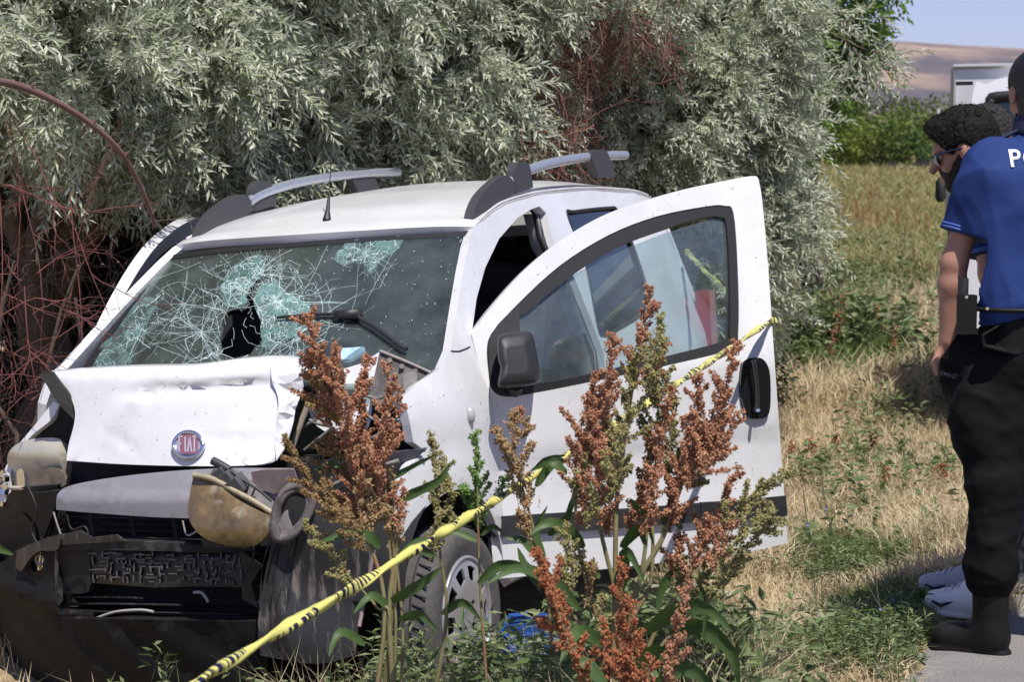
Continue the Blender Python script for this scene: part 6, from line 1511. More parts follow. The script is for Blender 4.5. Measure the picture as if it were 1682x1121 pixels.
def hand(g, wrist, dirn, palm_n, side, curl=.5, sc=1.0):
    d = unit(np.asarray(dirn, float)); n = unit(np.asarray(palm_n, float)); t = unit(np.cross(d, n)) * side
    pc = wrist + d * .05 * sc; g.cap(wrist, wrist + d * .085 * sc, .024 * sc, .030 * sc, .02, (n, 1.9))
    for k, (o, L) in enumerate(((-.030, .068), (-.010, .078), (.010, .073), (.029, .056))):
        a = wrist + d * .088 * sc + t * o * sc; b = a + unit(d + n * curl * .5) * L * .45 * sc; c = b + unit(d + n * curl * 1.4) * L * .32 * sc; e = c + unit(d * .6 + n * curl * 2.2) * L * .26 * sc
        g.cap(a, b, .0095 * sc, .0088 * sc, .006); g.cap(b, c, .0088 * sc, .008 * sc, .005); g.cap(c, e, .008 * sc, .007 * sc, .005)
    a = wrist + d * .025 * sc - t * .03 * sc; b = a + unit(d * .7 - t * .6 + n * .3) * .045 * sc; c = b + unit(d + n * .3) * .032 * sc; g.cap(a, b, .013 * sc, .011 * sc, .012); g.cap(b, c, .011 * sc, .009 * sc, .006)
def wrinkles(P, amp, seed, vert=1.0):
    r = np.random.default_rng(seed); s = 0
    for k in range(9):
        d = rand_dirs(1, r)[0] * np.array([1, 1, vert]); f = r.uniform(18, 75); w_ = np.sin(P @ d * f * .6 + 1.7 * np.sin(P @ rand_dirs(1, r)[0] * 11) + r.uniform(0, 6)); s = s + ((1 - np.abs(w_)) ** 2 * 2 - .7) * (20 / f)
    return amp * s / 3
def boot(g, heel, toe, shaft_top, r=.062, sole=True):
    heel, toe = np.asarray(heel, float), np.asarray(toe, float); d = unit(toe - heel); ank = heel + d * .045 + np.array([0, 0, .07])
    g.cap(heel + d * .03 + [0, 0, .045], toe - d * .04 + [0, 0, .04], .040, .036, .02); g.cap(ank, heel + d * .18 + [0, 0, .05], .048, .034, .03); g.cap(ank, shaft_top, .052, r, .03)
    g.cap(heel + d * .02 + [0, 0, .014], toe - d * .03 + [0, 0, .014], .042, .044, .008, ((0, 0, 1), 2.4))

def person(name, J, head_dir, label, res=.0075, hair_mat=None, top_mat=M_polo, leg_mat=M_black, bloused=True, group=None, seed=1, forward=(0, 1, 0), shoe_mats=None, hair_style='short', extra_t=None):
    foot = (np.array(J['hl']) + np.array(J['hr'])) / 2; foot = np.array([foot[0], foot[1], 0.0]); root = empty(name, foot, label=label, cat='person', group=group); J = {k: np.asarray(v, float) for k, v in J.items()}
    allp = np.array(list(J.values())); lo, hi = allp.min(0) - .32, allp.max(0) + .32; lo[2] = -.03
    R = frame_of(*head_dir); fwd = unit(np.asarray(forward, float))
    side = unit(J['sr'] - J['sl'])
    # body
    g = SDF(lo, hi, res)
    head_sdf(g, J['head'], R); g.cap(J['head'] + R @ np.array([0, -.02, -.07]), J['neck'], .050, .055, .025)
    for s_ in 'lr':
        g.cap(J['s' + s_], J['e' + s_], .048, .039, .03); mid = J['e' + s_] * .72 + J['w' + s_] * .28; g.cap(J['e' + s_], mid, .039, .042, .02); g.cap(mid, J['w' + s_], .042, .027, .02)
        hd = unit(J['h' + 'and' + s_] - J['w' + s_]); hand(g, J['w' + s_], hd, unit(np.cross(hd, side) + fwd * .3), 1 if s_ == 'r' else -1)
        g.cap(J['p' + s_], J['k' + s_], .075, .055, .04); g.cap(J['k' + s_], J['a' + s_], .052, .036, .03)
    g.cap(J['neck'] - [0, 0, .10], J['pelvis'], .085, .10, .05, (fwd, 1.3)); g.cap(J['sl'] * .8 + J['sr'] * .2, J['sr'] * .8 + J['sl'] * .2, .07, .07, .06)
    body = g.mesh('body', M_skin, root, foot, 1)
    for s_ in (-1, 1):
        m = MB(); c = J['head'] + R @ np.array([s_ * .031, .076, .002]); lat = [c + .0125 * np.array([math.cos(a) * math.cos(b), math.sin(a) * math.cos(b), math.sin(b)]) for b in np.linspace(-1.5, 1.5, 6) for a in np.linspace(0, 6.283, 9)[:-1]]
        j = np.arange(8); ii = np.arange(5)[:, None] * 8; m.add(np.array(lat) - foot, np.stack([ii + j, ii + (j + 1) % 8, ii + 8 + (j + 1) % 8, ii + 8 + j], -1).reshape(-1, 4)); m.build('eye', bpy.data.materials.get('eye_white') or simple('eye_white', (.6, .58, .55), .2), root)
    # hair
    hc = J['head']; g = SDF(hc - .19, hc + .19, .005)
    e_ = lambda p, rad: g.ell(hc + R @ np.array(p), rad, R, .02)
    if hair_style == 'short': e_((0, -.016, .034), (.087, .108, .100)); e_((0, -.046, -.045), (.078, .073, .095))
    else: e_((0, -.012, .045), (.090, .112, .100)); e_((0, -.045, -.02), (.082, .075, .075)); e_((0, .055, .085), (.062, .055, .050))
    P = g.field(); Q = (P - hc) @ R
    amp = .0015 if hair_style == 'short' else .0055
    g.g += amp * (np.sin(Q[..., 0] * 210 + 3 * np.sin(Q[..., 1] * 90)) * np.sin(Q[..., 1] * 190 + 2 * np.sin(Q[..., 2] * 120)) * np.sin(Q[..., 2] * 200 + Q[..., 0] * 60)).astype(np.float32)
    cut = np.maximum(-(Q[..., 2] + .112 - .35 * np.maximum(0, Q[..., 1])), Q[..., 1] * .8 - Q[..., 2] * (.35 if hair_style == 'short' else .5) - .035)
    earcut = .032 - np.linalg.norm((Q - np.array([0, .002, -.016])) * np.array([0, 1, .8]), axis=-1)
    g.g = np.maximum(np.maximum(g.g, cut), np.where(np.abs(Q[..., 0]) > .06, earcut, -1)).astype(np.float32)
    hg = g.mesh('hair', hair_mat or M_hair, root, foot, 1)
    # locks over the scalp, laid from the hair surface outwards
    vv = np.empty(len(hg.data.vertices) * 3, np.float32); hg.data.vertices.foreach_get('co', vv); vv = vv.reshape(-1, 3); nn_ = np.empty(len(vv) * 3, np.float32); hg.data.vertices.foreach_get('normal', nn_); nn_ = nn_.reshape(-1, 3)
    hr_ = np.random.default_rng(seed); k_ = hr_.integers(0, len(vv), 9500 if hair_style == 'curly' else 3600); p_, n_ = vv[k_], nn_[k_]; ok = ((p_ + foot - hc) @ R)[:, 2] > -.06; p_, n_ = p_[ok], n_[ok]
    tg = unit(np.cross(n_, hr_.normal(size=p_.shape)) * .6 + (np.array([0, 0, -.5]) if hair_style == 'short' else 0) + n_ * .12); sd = unit(np.cross(n_, tg)); m = MB(); st = []
    Lh = (.010 if hair_style == 'short' else .026) * hr_.uniform(.6, 1.3, (len(p_), 1))
    for t_ in np.linspace(0, 1, 5):
        if hair_style == 'short': c_ = p_ + n_ * .0015 + tg * Lh * t_
        else: c_ = p_ + n_ * Lh * .42 * np.sin(t_ * 3.0) + tg * Lh * .55 * (1 - np.cos(t_ * 3.6)) * .6 + sd * Lh * .25 * np.sin(t_ * 6)
        st.append((c_, (.0016 if hair_style == 'short' else .0020) * (1 - .5 * t_)))
    ct = st[0][0].shape[0]; VV = np.concatenate([np.concatenate([c_ + sd * w_, c_ - sd * w_]) for c_, w_ in st]); i_ = np.arange(ct)
    FF = np.concatenate([np.stack([i_ + 2 * ct * q, i_ + ct + 2 * ct * q, i_ + ct + 2 * ct * (q + 1), i_ + 2 * ct * (q + 1)], 1) for q in range(4)])
    link_mesh('hair_locks', np_mesh('hair_locks', VV, FF), hair_mat or M_hair, hg, kind='stuff')
    # shirt
    g = SDF(lo, hi, res)
    ch = J['neck'] * .72 + J['pelvis'] * .28; wst = J['neck'] * .25 + J['pelvis'] * .75
    shl, shr = J['sl'], J['sr']
    g.cap(shl * .86 + shr * .14, shr * .86 + shl * .14, .075, .075, .06); g.cap(ch + (shl - shr) * .39, wst + (shl - shr) * .39, .128, .112, .07, (fwd, 1.05)); g.cap(ch - (shl - shr) * .37, wst - (shl - shr) * .37, .128, .112, .07, (fwd, 1.05)); g.cap(J['neck'] - [0, 0, .02], ch, .072, .12, .06); g.cap(ch, J['pelvis'] + [0, 0, .03], .138, .132, .05, (fwd, 1.08))
    g.cap(wst + (shl - shr) * .30, J['pelvis'] + (shl - shr) * .28 + np.array([0, 0, .03]), .115, .118, .05, (fwd, 1.08)); g.cap(wst - (shl - shr) * .30, J['pelvis'] - (shl - shr) * .28 + np.array([0, 0, .03]), .115, .118, .05, (fwd, 1.08))
    for s_ in 'lr': g.cap(J['s' + s_], J['s' + s_] * .30 + J['e' + s_] * .70, .072, .068, .05)
    P = g.field(); g.g += -wrinkles(P, .0125, seed, .45).astype(np.float32)
    for s_ in 'lr':   # cut the sleeve end, hollow the cuff
        ax = unit(J['e' + s_] - J['s' + s_]); L = np.linalg.norm(J['e' + s_] - J['s' + s_]); t = (P - J['s' + s_]) @ ax; rad = np.linalg.norm(P - J['s' + s_] - t[..., None] * ax, axis=-1)
        near = (rad < .14) & (t > L * .4); g.g = np.where(near, np.maximum(g.g, t - L * .72), g.g).astype(np.float32)
    hem = J['pelvis'][2] + .055; g.g = np.maximum(g.g, hem - P[..., 2] + .012 * np.sin(P[..., 0] * 30)).astype(np.float32)
    shirt = g.mesh('shirt', top_mat, root, foot, 1); shirt_g = g
    g = SDF(J['neck'] - .13, J['neck'] + .13, .005)
    g.cap(J['neck'] - [0, 0, .005], J['neck'] + np.array([0, 0, .035]), .080, .071, .02); P = g.field(); inner = np.linalg.norm((P - J['neck'])[..., :2], axis=-1) - .066; g.g = np.maximum(np.maximum(g.g, -inner), np.abs(P[..., 2] - J['neck'][2] - .018) - .034).astype(np.float32); g.mesh('collar', M_navy, root, foot, 1)
    for s_ in 'lr':
        m = MB(); ax = unit(J['e' + s_] - J['s' + s_]); L = np.linalg.norm(J['e' + s_] - J['s' + s_]); u1 = unit(np.cross(ax, [0.3, 1, .1])); u2 = np.cross(ax, u1)
        for dd, r_ in ((.69, .0705), (.66, .071)): m.tube([J['s' + s_] + ax * L * dd + r_ * (u1 * math.cos(t) + u2 * math.sin(t)) - foot for t in np.linspace(0, 6.283, 25)], .0035, 5, cap=False)
        m.build('sleeve_trim', simple('light_blue_trim', (.06, .13, .42), .6) if 'light_blue_trim' not in bpy.data.materials else bpy.data.materials['light_blue_trim'], shirt)
    # trousers
    g = SDF(lo, hi, res); g.cap(J['pelvis'] + (shl - shr) * .14 + [0, 0, .05], J['pelvis'] - (shl - shr) * .14 + [0, 0, .05], .118, .118, .05, (fwd, 1.05))
    g.ell(J['pelvis'] - [0, 0, .05], (.15, .145, .16), None, .05)
    for s_ in 'lr':
        g.cap(J['p' + s_], J['k' + s_], .112, .078, .05); g.cap(J['k' + s_], J['a' + s_] + np.array([0, 0, .16 if bloused else .02]), .080, .078 if bloused else .072, .04)
        if bloused: g.cap(J['a' + s_] + [0, 0, .17], J['a' + s_] + [0, 0, .15], .082, .076, .03)
        o = unit(J['p' + s_] - J['pelvis']) * .085; g.ell(J['p' + s_] * .55 + J['k' + s_] * .45 + o, (.05, .085, .10), None, .03)
    for s_ in 'lr':
        if J.get('hand' + s_) is not None and J['hand' + s_][2] < J['pelvis'][2] + .02: g.ell(J['hand' + s_] + unit(J['hand' + s_] - J['w' + s_]) * .02 + unit(J['p' + s_] - J['hand' + s_]) * .02, (.062, .075, .125), None, .09)
    if extra_t is not None: extra_t(g)
    P = g.field(); g.g += -wrinkles(P, .0095, seed + 5, 1.6).astype(np.float32); g.g = np.maximum(g.g, P[..., 2] - (J['pelvis'][2] + .125)).astype(np.float32)
    tr = g.mesh('trousers', leg_mat, root, foot, 1)
    m = MB(); bz = J['pelvis'][2] + .095; ux = side; 
    m.tube([np.array([J['pelvis'][0], J['pelvis'][1], bz]) + ux * .215 * math.cos(t) + fwd * .128 * math.sin(t) - foot for t in np.linspace(0, 6.283, 41)], .022, 6, cap=False, flat=.35); m.build('belt', M_boot, root)
    for i_, s_ in enumerate('lr'):
        g = SDF(J['h' + s_] - .42, J['h' + s_] + .42, .006); sh = J['a' + s_] + np.array([0, 0, .20 if bloused else .03]); boot(g, J['h' + s_], J['t' + s_], sh, .058 if bloused else .05)
        g.g = np.maximum(g.g, (.001 - g.field()[..., 2])).astype(np.float32)
        mt = shoe_mats[i_] if shoe_mats else M_boot; b_ = g.mesh('boot' if bloused else 'shoe', mt, root, foot, 1)
        if shoe_mats:
            d = unit(J['t' + s_] - J['h' + s_]); m = MB(); sd = np.cross(d, [0, 0, 1.])
            for q in range(5): c = J['h' + s_] + d * (.10 + q * .022) + np.array([0, 0, .105 - q * .009]); m.tube([c + sd * .025 - foot, c + np.array([0, 0, .008]) - foot, c - sd * .025 - foot], .004, 5)
            m.build('lace', M_white_shoe, b_)
            m = MB(); c = J['h' + s_] + d * .15 + np.array([0, 0, .055]); m.tube([c + sd * .04 + d * .03 - foot, c + sd * .043 - [0, 0, .012] - foot, c + sd * .042 - d * .06 + [0, 0, .012] - foot], [.004, .007, .002], 5); m.tube([c - sd * .04 + d * .03 - foot, c - sd * .043 - [0, 0, .012] - foot, c - sd * .042 - d * .06 + [0, 0, .012] - foot], [.004, .007, .002], 5); m.build('side_stripe', M_navy, b_)
    return root, R, J, shirt_g, foot, shirt, tr

# the officer whose back is turned
D1 = 6.1
S1 = lambda x, y, dy=0.0: at(x, y, D1 + dy)
gz = lambda p, z: np.array([p[0], p[1], z])
J1 = dict(head=S1(1703, 152, .03), neck=S1(1706, 212), sl=S1(1622, 270), el=S1(1567, 432, .02), wl=S1(1557, 560, .06), handl=S1(1562, 600, .08), sr=S1(1788, 270, .06), er=S1(1840, 432, .06), wr=S1(1830, 555, -.06), handr=S1(1822, 600, -.1),
          pelvis=S1(1702, 556), pl=S1(1656, 600), pr=S1(1752, 600, .03), kl=S1(1632, 800, -.02), kr=S1(1768, 800, .05), al=S1(1626, 1025, 0), ar=S1(1775, 1025, .1),
          hl=gz(S1(1650, 1077, 0), 0), tl=gz(S1(1530, 1077, .10), 0), hr=gz(S1(1782, 1077, .1), 0), tr=gz(S1(1700, 1077, .26), 0))
o1, R1, J1, g1_, f1, shirt1, tr1 = person('person', J1, ((-.12, .96, -.22), (0, .1, 1)), 'person in royal blue police polo and black cargo trousers, back turned', seed=3, forward=(-.15, 1, 0), res=.007, extra_t=lambda g: g.ell(S1(1598, 690, .0), (.070, .085, .15), None, .05))
# lettering on the back, laid on the cloth
def on_surface(g, x, z, y0):
    """first cloth point met going away from the camera at given x, z"""
    i = int(round((x - g.lo[0]) / g.res)); k = int(round((z - g.lo[2]) / g.res)); i = min(max(i, 0), g.n[0] - 1); k = min(max(k, 0), g.n[2] - 1)
    col = g.g[i, :, k]; j = np.where(col < 0)[0]
    if not len(j): return y0
    j = j[0]; a, b = (col[j - 1], col[j]) if j > 0 else (1, 0); return g.lo[1] + g.res * (j - 1 + a / (a - b + 1e-9))
def print_on(g, text, x0, z0, size, mat, parent, foot, name, rot=0.0, gap=.006, bold=.004, spacing=1.1):
    cu = bpy.data.curves.new(name, 'FONT'); cu.body = text; cu.size = size; cu.space_character = spacing; cu.offset = bold * size / .07; cu.resolution_u = 3; to = bpy.data.objects.new(name, cu); COL.objects.link(to)
    dg = bpy.context.evaluated_depsgraph_get(); me = bpy.data.meshes.new_from_object(to.evaluated_get(dg)); bpy.data.objects.remove(to)
    bm = bmesh.new(); bm.from_mesh(me); bmesh.ops.subdivide_edges(bm, edges=[e for e in bm.edges if e.calc_length() > .012], cuts=2); bmesh.ops.triangulate(bm, faces=bm.faces[:])
    c, s_ = math.cos(rot), math.sin(rot)
    for v in bm.verts:
        x, z = x0 + v.co.x * c - v.co.y * s_, z0 + v.co.x * s_ + v.co.y * c; v.co = Vector((x - foot[0], on_surface(g, x, z, foot[1]) - gap - foot[1], z - foot[2]))
    bm.to_mesh(me); bm.free(); return link_mesh(name, me, mat, parent)
px0 = S1(1641, 273)
print_on(g1_, 'POLİS', px0[0], px0[2], .073, simple('reflective_white_print', (.55, .56, .60), .5), shirt1, f1, 'back_lettering', 0, .004, .0014, 1.12)
# radio in its pouch, badge on the pocket, trouser flap
m = MB(); c = S1(1588, 512, -.10); m.box(c - f1, (.050, .035, .10), rotz(.2)); m.box(c - f1 + np.array([0, -.004, -.058]), (.054, .04, .018), rotz(.2)); rad = m.build('radio_pouch', M_boot, o1, smooth=False)
m = MB(); c2 = S1(1582, 474, -.10); m.tube([c2 - f1 + np.array([0, 0, -.02]), c2 - f1 + np.array([.0, 0, .03])], .016, 10); m.tube([c2 - f1 + np.array([-.01, 0, .02]), c2 - f1 + np.array([-.012, 0, .04])], .005, 8); m.build('radio', M_trim, rad)
m = MB(); c3 = S1(1587, 488, -.118); m.tube([c3 - f1, c3 - f1 + np.array([0, -.006, 0])], .005, 10); m.build('stud', M_chrome, rad)
m = MB(); c3 = S1(1621, 507, -.128); m.tube([c3 - f1, c3 - f1 + np.array([0, -.006, 0])], .005, 10); m.build('belt_stud', M_chrome, o1)
fl = [S1(x, y) for x, y in ((1598, 545), (1640, 522), (1690, 520), (1690, 570), (1650, 575), (1600, 562))]
gT = SDF(J1['pelvis'] - .3, J1['pelvis'] + .3, .008)
gT.cap(J1['pelvis'] + (J1['sl'] - J1['sr']) * .14 + [0, 0, .05], J1['pelvis'] - (J1['sl'] - J1['sr']) * .14 + [0, 0, .05], .118, .118, .05, ((-.15, 1, 0), 1.05))
for s_ in 'lr': gT.cap(J1['p' + s_], J1['k' + s_], .118, .084, .05)
P_, F_ = triangulate([(p[0], p[2]) for p in fl], [], .03); V = np.array([(x, on_surface(gT, x, z, J1['pelvis'][1] - .12) - .014, z) for x, z in P_])
sheet('pocket_flap', V - f1, F_, .006, simple('faded_black_cloth', (.013, .0125, .012), .9, spec=.15, var=.2, scale=60), tr1)
p_ = S1(1545, 617); print_on(SDF(J1['handl'] - .3, J1['handl'] + .3, .008).ell(J1['handl'] + [0, 0, -.03], (.065, .075, .11), None, .03).cap(J1['pl'], J1['kl'], .118, .084, .05), 'EMNİYET', p_[0], p_[2], .018, simple('grey_thread', (.13, .13, .13), .8), tr1, f1, 'pocket_lettering', -.22, .012, .001, 1.05)
# shoulder strap edge
m = MB(); m.tube(catmull([tuple(S1(1672, 214, -.03) - f1), tuple(S1(1648, 226, -.02) - f1), tuple(S1(1615, 244, 0) - f1), tuple(S1(1592, 262, .02) - f1)], 6), .012, 8, flat=.5); m.build('shoulder_strap', M_navy, shirt1)

# the bending man in sunglasses
D2 = 6.55
S2 = lambda x, y, dy=0.0: at(x, y, D2 + dy)
z_ = lambda x, y, d: gz(at(x, y, d), 0)
J2 = dict(head=S2(1584, 246), neck=S2(1650, 300, .05), sl=S2(1618, 345, -.08), el=S2(1628, 450, -.12), wl=S2(1660, 540, -.1), handl=S2(1668, 580, -.1), sr=S2(1690, 335, .2), er=S2(1690, 450, .24), wr=S2(1680, 540, .2), handr=S2(1680, 580, .2),
          pelvis=S2(1740, 560, .1), pl=S2(1722, 610, .02), pr=S2(1735, 610, .2), kl=S2(1668, 790, .05), kr=S2(1690, 790, .25), al=at(1618, 955, 6.62), ar=at(1640, 945, 6.85),
          hl=z_(1625, 1000, 6.58), tl=z_(1542, 1000, 6.66), hr=z_(1610, 990, 6.85), tr=z_(1524, 990, 6.92))
o2, R2, J2, g2_, f2, shirt2, tr2 = person('person', J2, ((-.92, .24, -.32), (-.32, .05, 1)), 'person with curly black hair, beard and sunglasses bending forward beside the officer', hair_style='curly', seed=9, forward=(-1, .1, 0), bloused=False, shoe_mats=[M_white_shoe, M_mesh_shoe], res=.0085, leg_mat=simple('dark_grey_trousers', (.022, .023, .026), .85), hair_mat=simple('curly_black_hair', (.011, .009, .008), .75, spec=.15, var=.5, scale=70))
# beard
g = SDF(J2['head'] - .17, J2['head'] + .17, .005); head_sdf(g, J2['head'], R2, 1.0, .004, False, False); P = g.field(); Q = (P - J2['head']) @ R2
bz = np.maximum(Q[..., 2] + .036 - .10 * np.abs(Q[..., 1] - .04) - np.where(Q[..., 1] < .055, .045 * (1 - np.clip((Q[..., 1] + .0) / .055, 0, 1)), 0), -(Q[..., 1] - .004)); g.g = np.maximum(g.g + .0012 * np.sin(Q[..., 0] * 400) * np.sin(Q[..., 2] * 380), bz).astype(np.float32); g.mesh('beard', simple('short_black_beard', (.018, .014, .012), .8, var=.5, scale=120, bump=.6, bscale=200), o2, f2, 0)
h2 = lambda r, f, u: J2['head'] + R2 @ np.array([r, f, u]) - f2
m = MB()
for s_ in (-1, 1): m.tube([h2(s_ * .012, .100, .012), h2(s_ * .05, .094, .014), h2(s_ * .073, .080, .014), h2(s_ * .082, .03, .012), h2(s_ * .083, -.005, .006)], .0035, 6)
m.tube([h2(-.014, .103, .010), h2(.014, .103, .010)], .003, 6); fr_ = m.build('sunglasses', simple('blue_black_frame', (.015, .02, .05), .25), o2)
for s_ in (-1, 1):
    m = MB(); c_ = [(.012, .012), (.058, .016), (.066, -.002), (.056, -.026), (.028, -.028), (.014, -.012)]; c_ = catmull(c_, 3, True)
    m.add([h2(s_ * a, .102 - .22 * a * 1.0, b) for a, b in c_] + [h2(s_ * .038, .104 - .0, -.005)], [[len(c_), k, (k + 1) % len(c_)] for k in range(len(c_))]); m.build('lens', simple('dark_lens', (.006, .006, .008), .08) if 'dark_lens' not in bpy.data.materials else bpy.data.materials['dark_lens'], fr_)

# the third man, mostly hidden, in grey green trousers
D3 = 6.95
S3 = lambda x, y, dy=0.0: at(x, y, D3 + dy)
J3 = dict(head=S3(1618, 240), neck=S3(1668, 280, .03), sl=S3(1672, 330, -.14), el=S3(1690, 440, -.18), wl=S3(1690, 530, -.1), handl=S3(1690, 570, -.1), sr=S3(1700, 325, .2), er=S3(1720, 440, .24), wr=S3(1715, 530, .2), handr=S3(1712, 570, .2),
          pelvis=S3(1735, 545, .08), pl=S3(1715, 590, 0), pr=S3(1742, 590, .15), kl=S3(1690, 770, 0), kr=S3(1720, 770, .15), al=S3(1690, 925, .02), ar=S3(1735, 930, .15), hl=z_(1708, 980, 6.98), tl=z_(1640, 980, 7.05), hr=z_(1750, 980, 7.1), tr=z_(1690, 980, 7.2))
person('person', J3, ((-.82, .25, -.42), (-.3, .05, 1)), 'person with greying hair and grey green trousers half hidden behind the two men', seed=14, forward=(-1, .1, 0), bloused=False, shoe_mats=[M_mesh_shoe, M_mesh_shoe], res=.0095, leg_mat=M_greenish, hair_mat=M_grizzle, hair_style='curly', top_mat=simple('dark_blue_shirt', (.015, .03, .10), .8))

# ------------------------------------------------------------------ the white truck behind the men
td = 13.5; tr_o = at(1700, 700, td); tr_o[2] = float(terrain(tr_o[0], tr_o[1])); truck = empty('white_truck', tr_o, (0, 0, 0), label='white truck with a boxed body parked behind the men at the right edge', cat='truck')
M_tw = simple('truck_white_paint', (.76, .77, .79), .3, coat=.5); M_tg = simple('truck_aluminium_edge', (.42, .42, .42), .4, metal=.5)
def tp(x, y, d): return at(x, y, d) - tr_o
# upright panel behind the cab with its aluminium frame (box body front wall)
A0, A1 = tp(1567, 112, td + .2), tp(1760, 150, td - .15); zb = .55
def wall(p, q, ztop0, ztop1, z0, th, mat, name):
    d = unit(np.array([q[0] - p[0], q[1] - p[1], 0])); n = np.array([-d[1], d[0], 0]); V = []
    for b in (0, 1):
        o_ = n * th * b; V += [(p[0], p[1], z0) + o_, (q[0], q[1], z0) + o_, (q[0], q[1], ztop1) + o_, (p[0], p[1], ztop0) + o_]
    m = MB(); m.add(np.array(V), [[0, 1, 2, 3], [7, 6, 5, 4], [0, 4, 5, 1], [1, 5, 6, 2], [2, 6, 7, 3], [3, 7, 4, 0]]); return m.build(name, mat, truck, smooth=False)
wall(A0, A1, A0[2], A0[2] - .01, zb, 3.2, M_tw, 'box_body')
m = MB(); dA = unit(A1 - A0); dA[2] = 0; nA = np.array([dA[1], -dA[0], 0])
m.tube([A0 + nA * .01 + [0, 0, .01], np.array([A1[0], A1[1], A0[2]]) + nA * .01 + [0, 0, .01]], .018, 4); m.build('top_edge_strip', M_tg, truck, smooth=False)
m = MB(); m.tube([A0 + nA * .01, np.array([A0[0], A0[1], zb]) + nA * .01], .018, 4); m.build('corner_strip', M_tg, truck, smooth=False)
m = MB(); c = tp(1586, 137, td - .05); m.box(c + nA * .03, (.11, .02, .025), rotz(math.atan2(dA[1], dA[0]))); m.build('vent_slot', M_trim, truck, smooth=False)
# cab: rounded shell with a window framed in black, standing in front of the box
cabx0, cabx1 = tp(1604, 124, td - .5), tp(1790, 180, td - .75)
e1 = unit(np.array([cabx1[0] - cabx0[0], cabx1[1] - cabx0[1], 0])); e2 = np.array([e1[1], -e1[0], 0])
Lc = 1.9; Hc = cabx0[2] - .012; base = cabx0 * np.array([1, 1, 0])
def cab_pt(u, z, off=0.0): return base + e1 * u + e2 * (.38 - .12 * max(0, (z - Hc + .9)) ** 1.5 + off) + np.array([0, 0, z])
ol_ = catmull([(.0, .45, 'c'), (Lc, .45, 'c'), (Lc, 1.1), (Lc - .35, Hc - .1), (Lc - .6, Hc), (.4, Hc), (.12, Hc - .05), (.02, Hc - .22)], 5, True)
win = catmull([(.09, Hc - .72), (.09, Hc - .32), (.14, Hc - .18), (.26, Hc - .13), (1.25, Hc - .13), (1.55, Hc - .72)], 5, True)
P_, F_ = triangulate(ol_, [win], .16); V = np.array([cab_pt(u, z) for u, z in P_])
def tface(V, F, ref):
    N = np.cross(V[F[:, 1]] - V[F[:, 0]], V[F[:, 2]] - V[F[:, 0]]); return F if (N * ref).sum() > 0 else F[:, ::-1]
sheet('cab_side', V, tface(V, F_, e2), .04, M_tw, truck)
rim_ = np.array([cab_pt(u, z) for u, z in ol_]); k = len(rim_); m = MB(); B_ = rim_ - e2 * 1.5; i = np.arange(k)
for s0, s1, r0, r1 in ((0, .06, 1, .985), ): pass
m.add(np.concatenate([rim_, B_]), np.stack([i, (i + 1) % k, (i + 1) % k + k, i + k], 1)); m.add(np.vstack([B_, B_.mean(0)]), [[k, q, (q + 1) % k] for q in range(k)]); m.build('cab', M_tw, truck)
m = MB(); m.tube([cab_pt(u, z, .012) for u, z in np.vstack([win, win[:1]])], .035, 6, cap=False); wf = m.build('window_seal', M_seal, truck)
P_, F_ = triangulate(win, [], .3); V = np.array([cab_pt(u, z, -.01) for u, z in P_]); sheet('cab_window', V, tface(V, F_, e2), .006, glass('cab_glass', (.55, .66, .60), 2.2), wf)
m = MB(); mp = tp(1545, 312, td - 1.0); m.tube([mp - [0, 0, .075], mp - [0, 0, .05], mp + [0, 0, .05], mp + [0, 0, .075]], [.025, .045, .045, .02], 10, flat=.7); m.tube([mp + [.03, .02, .05], mp + [.15, .1, .08], mp + [.3, .25, .1]], .014, 6); m.build('wing_mirror', M_trim, truck)
m = MB(); m.box(tp(1590, 345, td - .6), (.16, .3, .22), rotz(.3)); m.build('front_corner', M_tw, truck, smooth=False)
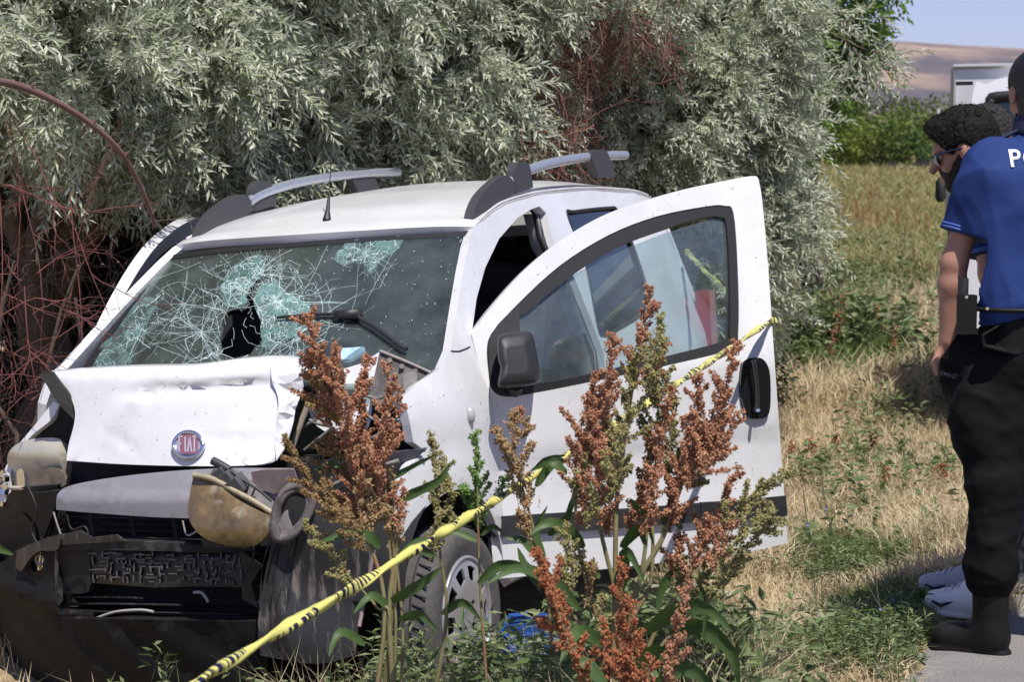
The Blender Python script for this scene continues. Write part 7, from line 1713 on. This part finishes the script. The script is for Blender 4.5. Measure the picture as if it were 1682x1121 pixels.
m = MB(); m.box(np.array([A0[0], A0[1], .5]) + dA * .6 - nA * 1.4, (1.1, 2.6, .14), rotz(math.atan2(dA[1], dA[0]))); m.build('chassis', M_void, truck, smooth=False)
for u, w in ((.15, -.3), (1.0, -.3), (.15, -2.4), (1.0, -2.4)):
    m = MB(); c = np.array([A0[0], A0[1], .40]) + dA * u + nA * w; a_ = dA; m.tube([c - a_ * .11, c - a_ * .09, c + a_ * .09, c + a_ * .11], [.34, .40, .40, .34], 28); wh = m.build('wheel', M_seal, truck)
    m = MB(); m.tube([c - a_ * .12, c + a_ * .12], .2, 20); m.build('rim', M_tg, wh)
# pale parked vehicles far across the field
for px, py, d, w, h, lb in ((1483, 284, 86, 1.5, .55, 'low white vehicle roof far across the field left of the sunglasses'), (1545, 279, 88, 1.9, .8, 'white car far across the field just behind the sunglasses')):
    p = at(px, py, d); g0 = np.array([p[0], p[1], float(terrain(p[0], p[1]))]); far_car = empty('parked_car', g0, label=lb, cat='car'); zt = p[2] - g0[2] + h / 2
    prof = [(-w * .62, .25), (-w * .6, zt * .55), (-w * .34, zt * .62), (-w * .2, zt), (w * .3, zt), (w * .5, zt * .6), (w * .62, zt * .52), (w * .62, .25)]
    P_, F_ = triangulate(prof, [], 1.0); V = np.array([(x, -.6, z) for x, z in P_]); sheet('body', V, tface(V, F_, np.array([0, -1, 0])), 1.3, M_tw, far_car)
    P_, F_ = triangulate([(-w * .28, zt * .64), (-w * .17, zt * .93), (w * .26, zt * .93), (w * .42, zt * .64)], [], 1.0); V = np.array([(x, -.61, z) for x, z in P_]); sheet('window', V, tface(V, F_, np.array([0, -1, 0])), .02, M_dglass, far_car)
    for sx in (-1, 1):
        m = MB(); m.tube([(sx * w * .4, -.62, .28), (sx * w * .4, -.42, .28)], .28, 16); m.build('wheel', M_seal, far_car)
for px, h in ((1541, 4.2),):
    p = at(px, 200, 84); z0 = float(terrain(p[0], p[1])); m = MB(); m.tube([(p[0], p[1], z0), (p[0], p[1], at(px, 178, 84)[2])], [.10, .07], 8); tag(m.build('field_post', simple('pale_post', (.5, .5, .48), .8)), 'pale slim post among the far bushes left of the truck', 'post')
